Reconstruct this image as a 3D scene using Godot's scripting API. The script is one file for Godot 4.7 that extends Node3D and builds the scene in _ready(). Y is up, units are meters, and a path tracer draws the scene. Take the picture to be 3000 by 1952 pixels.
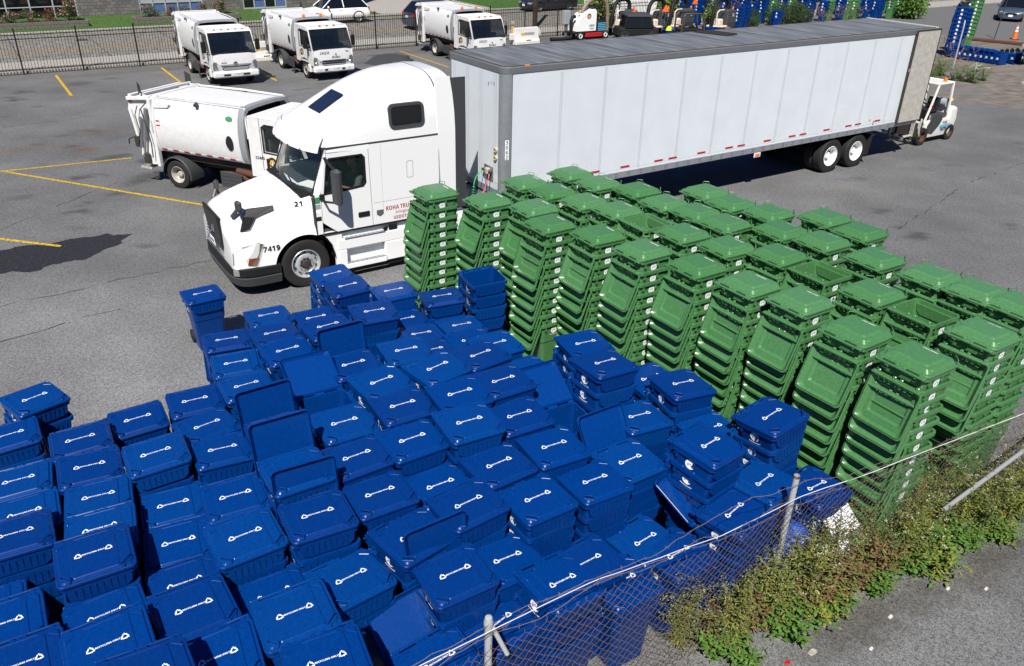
extends Node3D
# A city sanitation yard: stacked carts, a white tractor-trailer, small garbage trucks, a street behind an iron fence.

const PITCH_B := 0.205
const PITCH_G := 0.188
var M := {}
var used_names := {}
var rng := RandomNumberGenerator.new()

# ---------------------------------------------------------------- mesh builder
class MB:
	var t := PackedVector3Array()   # triangle soup
	func tri(a: Vector3, b: Vector3, c: Vector3) -> void:
		t.push_back(a); t.push_back(b); t.push_back(c)
	func quad(a: Vector3, b: Vector3, c: Vector3, d: Vector3) -> void:
		tri(a, b, c); tri(a, c, d)
	# box with optional chamfer; xf places it
	func box(c: Vector3, s: Vector3, b := 0.0, bas := Basis()) -> void:
		var h := s * 0.5
		if b <= 0.0:
			var p: Array[Vector3] = []
			for i in 8:
				p.append(c + bas * Vector3(h.x * (1 if i & 1 else -1), h.y * (1 if i & 2 else -1), h.z * (1 if i & 4 else -1)))
			quad(p[0], p[4], p[6], p[2]); quad(p[1], p[3], p[7], p[5])
			quad(p[0], p[1], p[5], p[4]); quad(p[2], p[6], p[7], p[3])
			quad(p[0], p[2], p[3], p[1]); quad(p[4], p[5], p[7], p[6])
			return
		b = minf(b, minf(h.x, minf(h.y, h.z)) * 0.98)
		var rings: Array = []
		for k in 4:
			var y: float = [-h.y, -h.y + b, h.y - b, h.y][k]
			var ins: float = b if (k == 0 or k == 3) else 0.0
			var r := PackedVector3Array()
			var x := h.x - ins
			var z := h.z - ins
			var bb := b * (0.6 if ins > 0.0 else 1.0)
			for q in [[x, z - bb], [x - bb, z], [-x + bb, z], [-x, z - bb], [-x, -z + bb], [-x + bb, -z], [x - bb, -z], [x, -z + bb]]:
				r.push_back(c + bas * Vector3(q[0], y, q[1]))
			rings.append(r)
		loft(rings, true, true)
	# rings of equal length joined; caps by fan
	func loft(rings: Array, closed := true, caps := true) -> void:
		for i in rings.size() - 1:
			var a: PackedVector3Array = rings[i]
			var b: PackedVector3Array = rings[i + 1]
			var n := a.size()
			for k in (n if closed else n - 1):
				var l := (k + 1) % n
				quad(a[k], b[k], b[l], a[l])
		if caps:
			fan(rings[0], true)
			fan(rings[rings.size() - 1], false)
	func fan(r: PackedVector3Array, flip := false) -> void:
		var c := Vector3.ZERO
		for p in r:
			c += p
		c /= r.size()
		for k in r.size():
			if flip:
				tri(c, r[k], r[(k + 1) % r.size()])
			else:
				tri(c, r[(k + 1) % r.size()], r[k])
	func cyl(a: Vector3, b: Vector3, r0: float, r1 := -1.0, seg := 10, caps := true) -> void:
		if r1 < 0.0:
			r1 = r0
		var d := (b - a).normalized()
		var u := d.cross(Vector3.UP if absf(d.y) < 0.9 else Vector3.RIGHT).normalized()
		var w := d.cross(u)
		var ra := PackedVector3Array()
		var rb := PackedVector3Array()
		for k in seg:
			var g := TAU * k / seg
			var o := u * cos(g) + w * sin(g)
			ra.push_back(a + o * r0); rb.push_back(b + o * r1)
		loft([ra, rb], true, caps)
	func tube(pts: PackedVector3Array, r: float, seg := 6, caps := true) -> void:
		var rings: Array = []
		var u := Vector3.ZERO
		for i in pts.size():
			var d := (pts[mini(i + 1, pts.size() - 1)] - pts[maxi(i - 1, 0)]).normalized()
			if i == 0:
				u = d.cross(Vector3.UP if absf(d.y) < 0.9 else Vector3.RIGHT).normalized()
			else:
				u = (u - d * u.dot(d)).normalized()
			var w := d.cross(u)
			var ring := PackedVector3Array()
			for k in seg:
				var g := TAU * k / seg
				ring.push_back(pts[i] + (u * cos(g) + w * sin(g)) * r)
			rings.append(ring)
		loft(rings, true, caps)
	# profile of (radius, along) turned about axis dir from origin o
	func lathe(prof: Array, o: Vector3, dir: Vector3, seg := 20, caps := false) -> void:
		var d := dir.normalized()
		var u := d.cross(Vector3.UP if absf(d.y) < 0.9 else Vector3.RIGHT).normalized()
		var w := d.cross(u)
		var rings: Array = []
		for p in prof:
			var ring := PackedVector3Array()
			for k in seg:
				var g := TAU * k / seg
				ring.push_back(o + d * float(p[1]) + (u * cos(g) + w * sin(g)) * float(p[0]))
			rings.append(ring)
		loft(rings, true, caps)
	# flat polygon (2d, star-shaped or convex-ish) extruded; xf maps (x,y,depth)
	func plate(poly: PackedVector2Array, xf: Transform3D, th: float) -> void:
		var ids := Geometry2D.triangulate_polygon(poly)
		for k in range(0, ids.size(), 3):
			var a := poly[ids[k]]; var b := poly[ids[k + 1]]; var c := poly[ids[k + 2]]
			tri(xf * Vector3(a.x, a.y, 0), xf * Vector3(b.x, b.y, 0), xf * Vector3(c.x, c.y, 0))
			if th > 0.0:
				tri(xf * Vector3(a.x, a.y, -th), xf * Vector3(c.x, c.y, -th), xf * Vector3(b.x, b.y, -th))
		if th > 0.0:
			for k in poly.size():
				var a := poly[k]; var b := poly[(k + 1) % poly.size()]
				quad(xf * Vector3(a.x, a.y, 0), xf * Vector3(b.x, b.y, 0), xf * Vector3(b.x, b.y, -th), xf * Vector3(a.x, a.y, -th))
	# plate with one hole: both outlines resampled by angle about the hole's middle
	func holed(outer: PackedVector2Array, hole: PackedVector2Array, xf: Transform3D, th: float) -> void:
		var c := Vector2.ZERO
		for p in hole:
			c += p
		c /= hole.size()
		var angs := []
		for p in outer:
			angs.append((p - c).angle())
		for p in hole:
			angs.append((p - c).angle())
		angs.sort()
		var ro := PackedVector2Array(); var ri := PackedVector2Array()
		for g in angs:
			var dd := Vector2.from_angle(g) * 100.0
			ro.push_back(hit(outer, c, dd)); ri.push_back(hit(hole, c, dd))
		var n := ro.size()
		for k in n:
			var l := (k + 1) % n
			var P := func(v: Vector2, z: float) -> Vector3: return xf * Vector3(v.x, v.y, z)
			quad(P.call(ro[k], 0.0), P.call(ri[k], 0.0), P.call(ri[l], 0.0), P.call(ro[l], 0.0))
			quad(P.call(ro[l], -th), P.call(ri[l], -th), P.call(ri[k], -th), P.call(ro[k], -th))
			quad(P.call(ro[k], -th), P.call(ro[k], 0.0), P.call(ro[l], 0.0), P.call(ro[l], -th))
			quad(P.call(ri[l], -th), P.call(ri[l], 0.0), P.call(ri[k], 0.0), P.call(ri[k], -th))
	func hit(poly: PackedVector2Array, c: Vector2, d: Vector2) -> Vector2:
		var best := 1e9
		var out := c
		for k in poly.size():
			var a := poly[k]; var b := poly[(k + 1) % poly.size()]
			var x = Geometry2D.segment_intersects_segment(c, c + d, a, b)
			if x != null and c.distance_to(x) < best:
				best = c.distance_to(x); out = x
		if best > 1e8:
			# numeric miss at a corner: nearest vertex by angle
			var ba := 9.0
			for p in poly:
				var da := absf((p - c).angle_to(d))
				if da < ba:
					ba = da; out = p
		return out
	func add(o: MB, xf: Transform3D) -> void:
		for p in o.t:
			t.push_back(xf * p)
	# finished mesh; crease: angle below which edges are smoothed (0 = flat)
	func mesh(crease := 35.0) -> ArrayMesh:
		var n := t.size() / 3
		var nor := PackedVector3Array(); nor.resize(t.size())
		var fn := PackedVector3Array(); fn.resize(n)
		for i in n:
			var c := (t[i * 3 + 2] - t[i * 3]).cross(t[i * 3 + 1] - t[i * 3])
			fn[i] = c
		if crease <= 0.0:
			for i in n:
				var u := fn[i].normalized()
				nor[i * 3] = u; nor[i * 3 + 1] = u; nor[i * 3 + 2] = u
		else:
			var by := {}
			for i in t.size():
				var key := Vector3i((t[i] * 4000.0).round())
				if not by.has(key):
					by[key] = PackedInt32Array()
				by[key].push_back(i / 3)
			var cc := cos(deg_to_rad(crease))
			for i in t.size():
				var f := fn[i / 3].normalized()
				var s := Vector3.ZERO
				for j in by[Vector3i((t[i] * 4000.0).round())]:
					if fn[j].normalized().dot(f) > cc:
						s += fn[j]
				nor[i] = s.normalized() if s.length_squared() > 1e-20 else (f if f.length_squared() > 0.1 else Vector3.UP)
		var arr := []
		arr.resize(Mesh.ARRAY_MAX)
		arr[Mesh.ARRAY_VERTEX] = t
		arr[Mesh.ARRAY_NORMAL] = nor
		var m := ArrayMesh.new()
		m.add_surface_from_arrays(Mesh.PRIMITIVE_TRIANGLES, arr)
		return m

# rounded rectangle ring in the xz plane
func rrect(w: float, d: float, r: float, y: float, cx := 0.0, cz := 0.0, seg := 3) -> PackedVector3Array:
	var p := PackedVector3Array()
	for q in 4:
		var sx: float = [1, -1, -1, 1][q]
		var sz: float = [1, 1, -1, -1][q]
		for k in seg + 1:
			var g := PI * 0.5 * (q + float(k) / seg)
			p.push_back(Vector3(cx + sx * (w * 0.5 - r) + cos(g) * r, y, cz + sz * (d * 0.5 - r) + sin(g) * r))
	return p

func rr2(w: float, h: float, r: float, c := Vector2.ZERO, seg := 4) -> PackedVector2Array:
	var p := PackedVector2Array()
	for v in rrect(w, h, r, 0.0, c.x, c.y, seg):
		p.push_back(Vector2(v.x, v.z))
	return p

func P2(a: Array) -> PackedVector2Array:
	var p := PackedVector2Array()
	for i in range(0, a.size(), 2):
		p.push_back(Vector2(a[i], a[i + 1]))
	return p

func P3(a: Array) -> PackedVector3Array:
	var p := PackedVector3Array()
	for i in range(0, a.size(), 3):
		p.push_back(Vector3(a[i], a[i + 1], a[i + 2]))
	return p

# ---------------------------------------------------------------- scene helpers
func numbered(n: String) -> String:
	var k: int = used_names.get(n, 0)
	used_names[n] = k + 1
	return n if k == 0 else "%s_%03d" % [n, k]

func obj(called: String, m: Mesh, mat: Material, parent: Node3D = null, at := Transform3D()) -> MeshInstance3D:
	var o := MeshInstance3D.new()
	o.mesh = m
	o.material_override = mat
	o.transform = at
	if parent == null:
		o.name = numbered(called)
		add_child(o)
	else:
		o.name = called
		parent.add_child(o, true)
	return o

func thing(called: String, label: String, category: String, at := Vector3.ZERO, turn := 0.0, group := "") -> Node3D:
	var o := Node3D.new()
	o.name = numbered(called)
	add_child(o)
	o.position = at
	o.rotation.y = turn
	tag(o, label, category, group)
	return o

func tag(o: Node3D, label: String, category: String, group := "") -> void:
	o.set_meta("label", label)
	o.set_meta("category", category)
	if group:
		o.set_meta("group", group)

func struct(o: Node3D) -> Node3D:
	o.set_meta("kind", "structure")
	return o

func lin(r: float, g: float, b: float) -> Color:
	return Color(r, g, b).linear_to_srgb()

func mat(key: String, c: Array, rough := 0.6, metal := 0.0) -> StandardMaterial3D:
	var m := StandardMaterial3D.new()
	m.resource_name = key
	m.albedo_color = lin(c[0], c[1], c[2])
	m.roughness = rough
	m.metallic = metal
	M[key] = m
	return m

func glass(key: String, c: Array, alpha: float) -> void:
	var m := mat(key, c, 0.04)
	m.albedo_color.a = alpha
	m.transparency = BaseMaterial3D.TRANSPARENCY_ALPHA
	m.metallic_specular = 0.6

# grey noise picture round a mean of 1, for multiplying into a colour
func grain_tex(size: int, freq: float, lo: float, hi: float, seed_: int, white := 0.0, oct := 3) -> ImageTexture:
	var n := FastNoiseLite.new()
	n.seed = seed_; n.frequency = freq; n.fractal_octaves = oct
	var im := n.get_seamless_image(size, size)
	im.convert(Image.FORMAT_L8)
	var d := im.get_data()
	var out := PackedByteArray()
	out.resize(size * size * 3)
	var r := RandomNumberGenerator.new()
	r.seed = seed_ + 5
	for i in size * size:
		var v := lerpf(lo, hi, d[i] / 255.0)
		if white > 0.0:
			v += (r.randf() - 0.5) * white
			if r.randf() < 0.03:
				v += white * 0.7
		var b := int(clampf(v, 0.0, 1.0) * 255.0)
		out[i * 3] = b; out[i * 3 + 1] = b; out[i * 3 + 2] = b
	return ImageTexture.create_from_image(Image.create_from_data(size, size, false, Image.FORMAT_RGB8, out))

func noise_normal(size: int, freq: float, strength: float, seed_: int) -> NoiseTexture2D:
	var n := FastNoiseLite.new()
	n.seed = seed_; n.frequency = freq; n.fractal_octaves = 4
	var t := NoiseTexture2D.new()
	t.width = size; t.height = size; t.seamless = true; t.as_normal_map = true; t.bump_strength = strength; t.noise = n
	return t

func triplanar(m: StandardMaterial3D, tex: Texture2D, scale: float, nrm: Texture2D = null, nscale := 0.5, world := true) -> void:
	m.albedo_texture = tex
	m.uv1_triplanar = true
	m.uv1_world_triplanar = world
	m.uv1_scale = Vector3.ONE * scale
	if nrm:
		m.normal_enabled = true
		m.normal_texture = nrm
		m.normal_scale = nscale

var font_sans: SystemFont
func text_mesh(s: String, height: float, depth := 0.002, bold := true, serif := false) -> TextMesh:
	var f := SystemFont.new()
	f.font_names = PackedStringArray(["Droid Serif" if serif else "Droid Sans"])
	if bold:
		f.font_weight = 700
	var t := TextMesh.new()
	t.text = s
	t.font = f
	t.font_size = 32
	t.pixel_size = height / 23.0     # capital height of about 23 units at size 32
	t.depth = depth
	t.curve_step = 2.0
	return t

# lettering placed at a point: right and up give its plane
func letter(s: String, height: float, at: Vector3, right: Vector3, up: Vector3, mat_key: String, parent: Node3D, called := "lettering", stretch := 1.0, bold := true) -> MeshInstance3D:
	var r := right.normalized()
	var u := up.normalized()
	var b := Basis(r * stretch, u, r.cross(u))
	return obj(called, text_mesh(s, height, 0.002, bold), M[mat_key], parent, Transform3D(b, at))

func make_materials() -> void:
	var fine := grain_tex(512, 0.02, 0.86, 1.0, 3)
	var dirtyw := grain_tex(512, 0.012, 0.90, 1.0, 21)
	var micro := noise_normal(256, 0.09, 3.0, 8)
	var m: StandardMaterial3D
	# the same plastic for lid and body; carts differ a little with age
	for k in 3:
		m = mat("blue_plastic%d" % k, [[0.0004, 0.037, 0.205], [0.0006, 0.032, 0.185], [0.0012, 0.044, 0.22]][k], [0.30, 0.36, 0.26][k]); m.metallic_specular = 0.32; triplanar(m, fine, 2.0, null, 0.0, false)
		m = mat("green_plastic%d" % k, [[0.072, 0.208, 0.076], [0.080, 0.220, 0.086], [0.067, 0.198, 0.068]][k], [0.27, 0.32, 0.25][k]); triplanar(m, fine, 2.0, null, 0.0, false)
	M["blue_plastic"] = M["blue_plastic0"]
	m = mat("white_paint", [0.82, 0.83, 0.84], 0.22); m.clearcoat_enabled = true; m.clearcoat = 0.5; m.clearcoat_roughness = 0.08
	m = mat("trailer_white", [0.66, 0.71, 0.76], 0.42); triplanar(m, grain_tex(512, 0.006, 0.97, 1.0, 31), 0.35)
	m = mat("truck_white", [0.72, 0.725, 0.73], 0.35); triplanar(m, grain_tex(512, 0.02, 0.94, 1.0, 22), 0.5, null, 0.0, false)
	m = mat("old_white", [0.62, 0.60, 0.55], 0.55); triplanar(m, grain_tex(512, 0.02, 0.62, 1.0, 77), 1.2, null, 0.0, false)
	mat("ink_white", [0.86, 0.88, 0.9], 0.5)
	mat("ink_black", [0.015, 0.015, 0.018], 0.5)
	mat("ink_red", [0.33, 0.02, 0.025], 0.5)
	mat("red_tape", [0.42, 0.012, 0.02], 0.3)
	mat("white_tape", [0.72, 0.72, 0.74], 0.3)
	mat("yellow_print", [0.75, 0.42, 0.02], 0.5)
	mat("orange", [0.80, 0.14, 0.015], 0.5)
	mat("amber", [0.75, 0.20, 0.01], 0.15)
	mat("red_lamp", [0.45, 0.01, 0.01], 0.15)
	m = mat("rubber", [0.022, 0.021, 0.020], 0.75); triplanar(m, grain_tex(256, 0.05, 0.55, 1.0, 5), 3.0, null, 0.0, false)
	mat("black_plastic", [0.014, 0.015, 0.016], 0.5).metallic_specular = 0.3
	mat("dark_grey_plastic", [0.045, 0.048, 0.052], 0.5)
	mat("grey_plastic", [0.10, 0.105, 0.11], 0.5)
	mat("blackout", [0.006, 0.006, 0.007], 0.8)
	mat("chrome", [0.75, 0.76, 0.78], 0.12, 1.0)
	m = mat("aluminium", [0.52, 0.55, 0.59], 0.36, 0.7); triplanar(m, grain_tex(256, 0.02, 0.93, 1.0, 41), 1.0, null, 0.0, false)
	m = mat("rail_metal", [0.19, 0.20, 0.215], 0.45, 0.3); triplanar(m, grain_tex(256, 0.02, 0.93, 1.0, 42), 1.0)
	m = mat("steel", [0.32, 0.33, 0.34], 0.45, 0.7)
	m = mat("galvanised", [0.42, 0.44, 0.46], 0.5, 0.0); triplanar(m, grain_tex(256, 0.04, 0.85, 1.0, 43), 4.0, null, 0.0, false)
	m = mat("rust", [0.16, 0.065, 0.03], 0.85); triplanar(m, grain_tex(256, 0.05, 0.45, 1.0, 44), 5.0, null, 0.0, false)
	m = mat("rusty_wire", [0.15, 0.105, 0.08], 0.7)
	m = mat("grimy", [0.07, 0.062, 0.055], 0.8); triplanar(m, grain_tex(256, 0.05, 0.35, 1.0, 45), 3.0, null, 0.0, false)
	glass("window_glass", [0.02, 0.035, 0.035], 0.38)
	glass("dark_glass", [0.008, 0.010, 0.012], 0.80)
	glass("lamp_glass", [0.6, 0.62, 0.62], 0.35)
	m = mat("black_glass", [0.006, 0.007, 0.009], 0.05); m.metallic_specular = 0.6
	m = mat("blue_glass", [0.01, 0.018, 0.04], 0.05)
	m = mat("plywood", [0.50, 0.48, 0.43], 0.6); triplanar(m, grain_tex(512, 0.01, 0.86, 1.0, 51), 1.0, null, 0.0)
	m = mat("roof_skin", [0.215, 0.235, 0.255], 0.6, 0.05); triplanar(m, grain_tex(512, 0.012, 0.60, 1.0, 52), 0.5); m.uv1_scale = Vector3(0.55, 0.5, 0.07)
	m = mat("tar_patch", [0.025, 0.024, 0.024], 0.85); triplanar(m, grain_tex(256, 0.05, 0.5, 1.0, 53), 2.0)
	m = mat("concrete", [0.44, 0.41, 0.37], 0.9); triplanar(m, grain_tex(512, 0.02, 0.68, 1.0, 61, 0.12), 0.7)
	m = mat("yellow_line", [0.78, 0.50, 0.015], 0.7); triplanar(m, grain_tex(512, 0.05, 0.40, 1.15, 62, 0.3), 0.5)
	m = mat("faded_line", [0.45, 0.28, 0.06], 0.8); triplanar(m, grain_tex(512, 0.03, 0.6, 1.0, 63, 0.2), 1.0)
	m = mat("iron", [0.012, 0.012, 0.013], 0.5, 0.2)
	m = mat("timber", [0.20, 0.20, 0.16], 0.85); triplanar(m, grain_tex(256, 0.03, 0.5, 1.0, 64), 1.5)
	m = mat("pole_wood", [0.055, 0.038, 0.03], 0.9); triplanar(m, grain_tex(256, 0.04, 0.5, 1.0, 65), 2.0)
	for k in 3:
		m = mat("block%d" % k, [[0.19, 0.185, 0.18], [0.165, 0.16, 0.158], [0.22, 0.21, 0.20]][k], 0.95); triplanar(m, grain_tex(256, 0.05, 0.65, 1.0, 66 + k, 0.2), 1.6)
	mat("mortar", [0.36, 0.34, 0.32], 0.95)
	mat("frame_alu", [0.42, 0.44, 0.46], 0.4, 0.3)
	m = mat("poster_blue", [0.07, 0.12, 0.26], 0.5)
	m = mat("poster_pale", [0.45, 0.50, 0.58], 0.5)
	m = mat("grey_film", [0.30, 0.33, 0.36], 0.3)
	m = mat("soil", [0.075, 0.055, 0.04], 0.95); triplanar(m, grain_tex(256, 0.05, 0.5, 1.0, 71, 0.3), 2.0)
	m = mat("bark", [0.06, 0.048, 0.036], 0.95)
	m = mat("dry_twig", [0.16, 0.11, 0.08], 0.95)
	m = mat("car_white", [0.80, 0.80, 0.80], 0.2); m.clearcoat_enabled = true; m.clearcoat = 0.8
	m = mat("car_black", [0.008, 0.008, 0.009], 0.18); m.clearcoat_enabled = true; m.clearcoat = 1.0
	m = mat("car_slate", [0.022, 0.030, 0.042], 0.25); m.clearcoat_enabled = true; m.clearcoat = 1.0
	m = mat("car_blue", [0.035, 0.055, 0.085], 0.25); m.clearcoat_enabled = true; m.clearcoat = 1.0
	m = mat("red_paint", [0.42, 0.012, 0.015], 0.35)
	m = mat("cream_paint", [0.66, 0.56, 0.48], 0.5)
	mat("tan_hose", [0.20, 0.16, 0.10], 0.55)
	mat("sky_blue", [0.10, 0.42, 0.62], 0.5)
	mat("fork_white", [0.66, 0.66, 0.62], 0.45).albedo_texture = null
	mat("hiviz", [0.62, 0.75, 0.03], 0.7)
	m = mat("barrier_white", [0.72, 0.71, 0.68], 0.5); triplanar(m, dirtyw, 1.0, null, 0.0, false)
	mat("skin", [0.36, 0.21, 0.14], 0.6)
	m = mat("shirt", [0.22, 0.33, 0.27], 0.9); triplanar(m, grain_tex(256, 0.06, 0.45, 1.0, 81), 6.0, null, 0.0, false)
	mat("trousers", [0.03, 0.03, 0.04], 0.9)
	mat("hair", [0.012, 0.010, 0.009], 0.8)
	mat("seat_fabric", [0.05, 0.055, 0.06], 0.9)
	mat("paper", [0.72, 0.78, 0.76], 0.8)
	mat("hose_green", [0.03, 0.42, 0.13], 0.4)
	mat("hose_red", [0.60, 0.06, 0.04], 0.4)
	mat("hose_blue", [0.03, 0.13, 0.40], 0.4)
	mat("sticker_green", [0.05, 0.24, 0.10], 0.5)
	mat("tarp_white", [0.75, 0.76, 0.78], 0.7)
	mat("bin_blue", [0.008, 0.06, 0.33], 0.5)
	for a in [["leaf_dark", [0.022, 0.050, 0.012]], ["leaf_mid", [0.058, 0.115, 0.020]], ["leaf_bright", [0.075, 0.155, 0.022]], ["leaf_yellow", [0.19, 0.195, 0.03]], ["leaf_olive", [0.115, 0.125, 0.034]], ["leaf_brown", [0.13, 0.072, 0.032]], ["leaf_grass", [0.045, 0.105, 0.014]]]:
		m = mat(a[0], a[1], 0.6)
		m.backlight_enabled = true
		m.backlight = lin(a[1][0] * 0.5, a[1][1] * 0.6, a[1][2] * 0.3)
		m.cull_mode = BaseMaterial3D.CULL_DISABLED
	mat("petal_white", [0.50, 0.50, 0.44], 0.8)
	mat("tension", [0.62, 0.64, 0.66], 0.5)
	mat("petal_red", [0.45, 0.03, 0.06], 0.7)
	mat("petal_pink", [0.55, 0.18, 0.22], 0.7)
	glass("windscreen_glass", [0.05, 0.10, 0.09], 0.16)
	glass("headlight_lens", [0.30, 0.31, 0.27], 0.22)
	mat("bright_rim", [0.62, 0.64, 0.66], 0.32, 0.55)
	mat("smoked", [0.045, 0.047, 0.040], 0.3)
	mat("dull_amber", [0.16, 0.05, 0.02], 0.3)
	mat("old_pipe", [0.22, 0.23, 0.24], 0.6)
const BLUE := [  # x, top of lid, z, turn, angle of the lid standing up behind, angle of the top cart's own lid
	[-6.77,1.40,3.72,-2,0,0], [-7.56,1.39,4.19,-7,0,0], [-6.99,1.62,4.78,-3,0,0], [-7.67,1.46,5.08,-10,0,0], [-7.07,1.74,5.58,1,0,0], [-7.75,1.52,5.85,-3,0,0],
	[-8.41,1.46,5.78,-4,0,0], [-8.46,1.57,6.61,8,0,0], [-5.34,1.47,2.85,0,0,0], [-5.32,1.50,3.50,-2,0,0], [-4.80,1.57,4.21,-6,0,0], [-5.55,1.77,5.13,-8,0,0],
	[-6.07,1.27,3.93,-6,0,0], [-6.41,1.88,5.44,0,0,0], [-6.49,1.82,6.54,-2,-100,0], [-4.14,1.50,4.68,-14,0,0], [-4.95,1.38,5.49,-6,0,0], [-5.70,1.80,6.52,-6,0,0],
	[-4.24,1.35,5.50,-4,0,0], [-4.95,1.87,7.26,4,0,0], [-5.75,2.04,7.52,8,0,0], [-6.43,1.93,7.30,6,0,0], [-5.16,2.00,8.17,-2,0,0], [-5.79,2.02,8.18,-4,0,0],
	[-6.45,1.94,7.95,-3,0,0], [-6.03,2.06,8.82,-5,0,0], [-5.34,1.91,8.82,-6,0,0], [-6.65,1.91,8.60,-1,0,0], [-5.28,1.83,9.45,-5,0,0], [-4.57,1.82,7.89,5,0,0],
	[-3.42,1.79,7.62,-8,0,0], [-3.96,2.16,8.69,-1,0,0], [-3.03,1.82,9.19,-8,0,0], [-3.82,1.63,9.27,-6,0,0], [-2.69,1.87,10.36,2,0,0], [-3.83,1.93,10.45,9,0,0],
	[-4.47,1.57,9.86,-1,-122,0], [-5.12,1.65,10.02,-3,0,0], [-3.27,1.44,10.85,9,0,0], [-2.35,1.12,10.95,0,0,0], [-7.17,1.90,7.88,0,0,0], [-7.30,1.88,8.54,-1,0,0],
	[-7.32,1.82,9.18,-2,0,0], [-8.03,1.93,9.29,-4,-96,0], [-6.62,1.65,9.20,-3,0,0], [-6.00,1.83,9.41,2,0,0], [-6.62,1.83,9.81,2,0,0], [-8.00,2.04,8.64,0,-106,0],
	[-7.26,1.71,9.82,10,0,0], [-7.99,1.63,9.96,7,0,0], [-7.13,1.65,10.44,-3,-93,0], [-8.64,1.50,9.66,-2,0,0], [-8.62,1.80,10.26,-4,0,0], [-8.58,1.83,10.91,-8,0,0],
	[-7.61,1.29,10.99,1,-138,0], [-10.18,1.30,4.36,19,0,0], [-10.53,1.25,5.07,0,0,0], [-9.80,1.54,6.09,-2,0,0], [-9.79,1.57,6.76,-4,0,0], [-9.79,1.59,7.41,-7,0,0],
	[-9.86,1.67,8.07,-8,0,0], [-9.97,1.88,8.67,-3,0,0], [-9.12,1.40,5.75,-1,0,0], [-9.13,1.74,7.14,-2,0,0], [-9.13,1.45,7.77,-7,0,0], [-9.22,1.48,8.44,-9,0,0],
	[-9.31,1.51,9.09,-4,0,0], [-9.34,1.73,9.67,2,0,0], [-10.04,1.93,9.92,0,0,0], [-10.00,1.64,9.26,2,0,0], [-8.44,1.61,7.26,-4,0,0], [-8.59,1.76,8.37,-6,0,0],
	[-8.69,1.78,9.04,0,0,0], [-10.49,1.50,6.53,-5,0,0], [-10.49,1.50,7.18,-3,0,0], [-10.58,1.70,7.76,-1,0,0], [-10.78,1.66,8.93,-1,0,0], [-9.30,1.71,10.31,-6,0,0],
	[-5.92,1.77,10.05,1,0,0], [-6.50,1.47,10.38,0,0,0], [-4.79,1.03,10.57,5,0,0], [-3.91,1.38,11.00,11,-150,0], [-6.26,1.54,10.98,5,0,0], [-6.90,1.22,10.85,10,0,0],
	[-5.40,1.06,10.92,-1,0,0], [-4.62,1.06,10.92,4,0,0], [-4.91,1.34,4.84,-3,0,0], [-5.10,1.45,6.15,-3,0,0], [-4.37,1.63,6.74,-3,0,0], [-3.04,1.46,9.78,-3,0,0],
	[-2.92,1.50,8.48,-3,0,0], [-5.65,1.20,10.63,-3,0,0], [-10.93,1.39,8.35,-3,0,0], [-7.84,1.80,7.48,-3,-96,0], [-4.44,1.44,6.15,-3,0,0], [-10.67,1.75,9.58,0,0,0],
	[-7.12,1.77,7.19,-3,0,-152], [-4.66,1.65,8.84,-5,0,-150], [-3.35,1.72,4.70,-8,0,-262], [-9.84,2.11,10.56,0,0,0],
]
const GREEN := [  # x, z, whole side in view, top cart open, row from the blue carts, place from the trailer
	[-3.37,2.95,1,0,0,0], [-2.74,3.83,1,0,0,1], [-2.27,4.55,1,0,0,2], [-2.51,5.33,1,0,0,3], [-2.10,6.11,1,0,0,4], [-1.92,6.98,1,0,0,5], [-1.62,7.85,1,0,0,6],
	[-1.46,8.68,1,0,0,7], [-1.26,9.43,1,0,0,8], [-1.40,10.37,1,0,0,9], [-1.36,11.20,1,0,0,10], [-1.59,3.28,0,0,1,0], [-1.45,3.98,0,0,1,1], [-1.28,4.71,0,0,1,2],
	[-1.10,5.35,0,0,1,3], [-0.99,5.99,0,1,1,4], [-0.90,6.76,0,0,1,5], [-0.68,7.51,0,0,1,6], [-0.25,8.15,0,0,1,7], [-0.14,8.88,0,1,1,8], [-0.16,9.74,0,0,1,9],
	[-0.06,10.46,0,1,1,10], [-0.03,11.23,0,0,1,11], [-0.52,3.24,0,0,2,0], [-0.41,3.98,0,0,2,1], [-0.07,4.67,0,0,2,2], [-0.11,5.45,0,0,2,3], [0.03,6.11,0,0,2,4],
	[0.06,6.75,0,0,2,5], [0.61,7.46,0,0,2,6], [0.83,8.13,0,0,2,7], [0.91,9.00,0,0,2,8], [1.08,9.81,0,0,2,9], [1.14,10.47,0,0,2,10], [1.21,11.02,0,0,2,11],
	[0.97,5.37,0,0,3,0], [0.94,6.07,0,0,3,1], [1.12,6.76,0,0,3,2], [1.80,7.42,0,0,4,0], [1.73,8.15,0,0,4,1],
]
const ORD := ["first", "second", "third", "fourth", "fifth", "sixth", "seventh", "eighth", "ninth", "tenth", "eleventh", "twelfth", "thirteenth", "fourteenth"]

# ---------------------------------------------------------------- wheeled carts
var cart_mesh := {}

func arrow_triangle(h: float) -> MB:
	# three chasing arrows of a recycling mark
	var mb := MB.new()
	for k in 3:
		var b := Basis(Vector3(0, 0, 1), TAU * k / 3.0)
		var xf := Transform3D(b, Vector3.ZERO)
		mb.plate(P2([-0.30 * h, -0.34 * h, 0.10 * h, -0.34 * h, 0.10 * h, -0.42 * h, 0.27 * h, -0.27 * h, 0.10 * h, -0.13 * h, 0.10 * h, -0.21 * h, -0.22 * h, -0.21 * h]), xf, 0.0)
		mb.plate(P2([-0.36 * h, -0.30 * h, -0.27 * h, -0.18 * h, -0.16 * h, 0.0, -0.27 * h, 0.05 * h, -0.46 * h, -0.22 * h]), xf, 0.0)
	return mb

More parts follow.
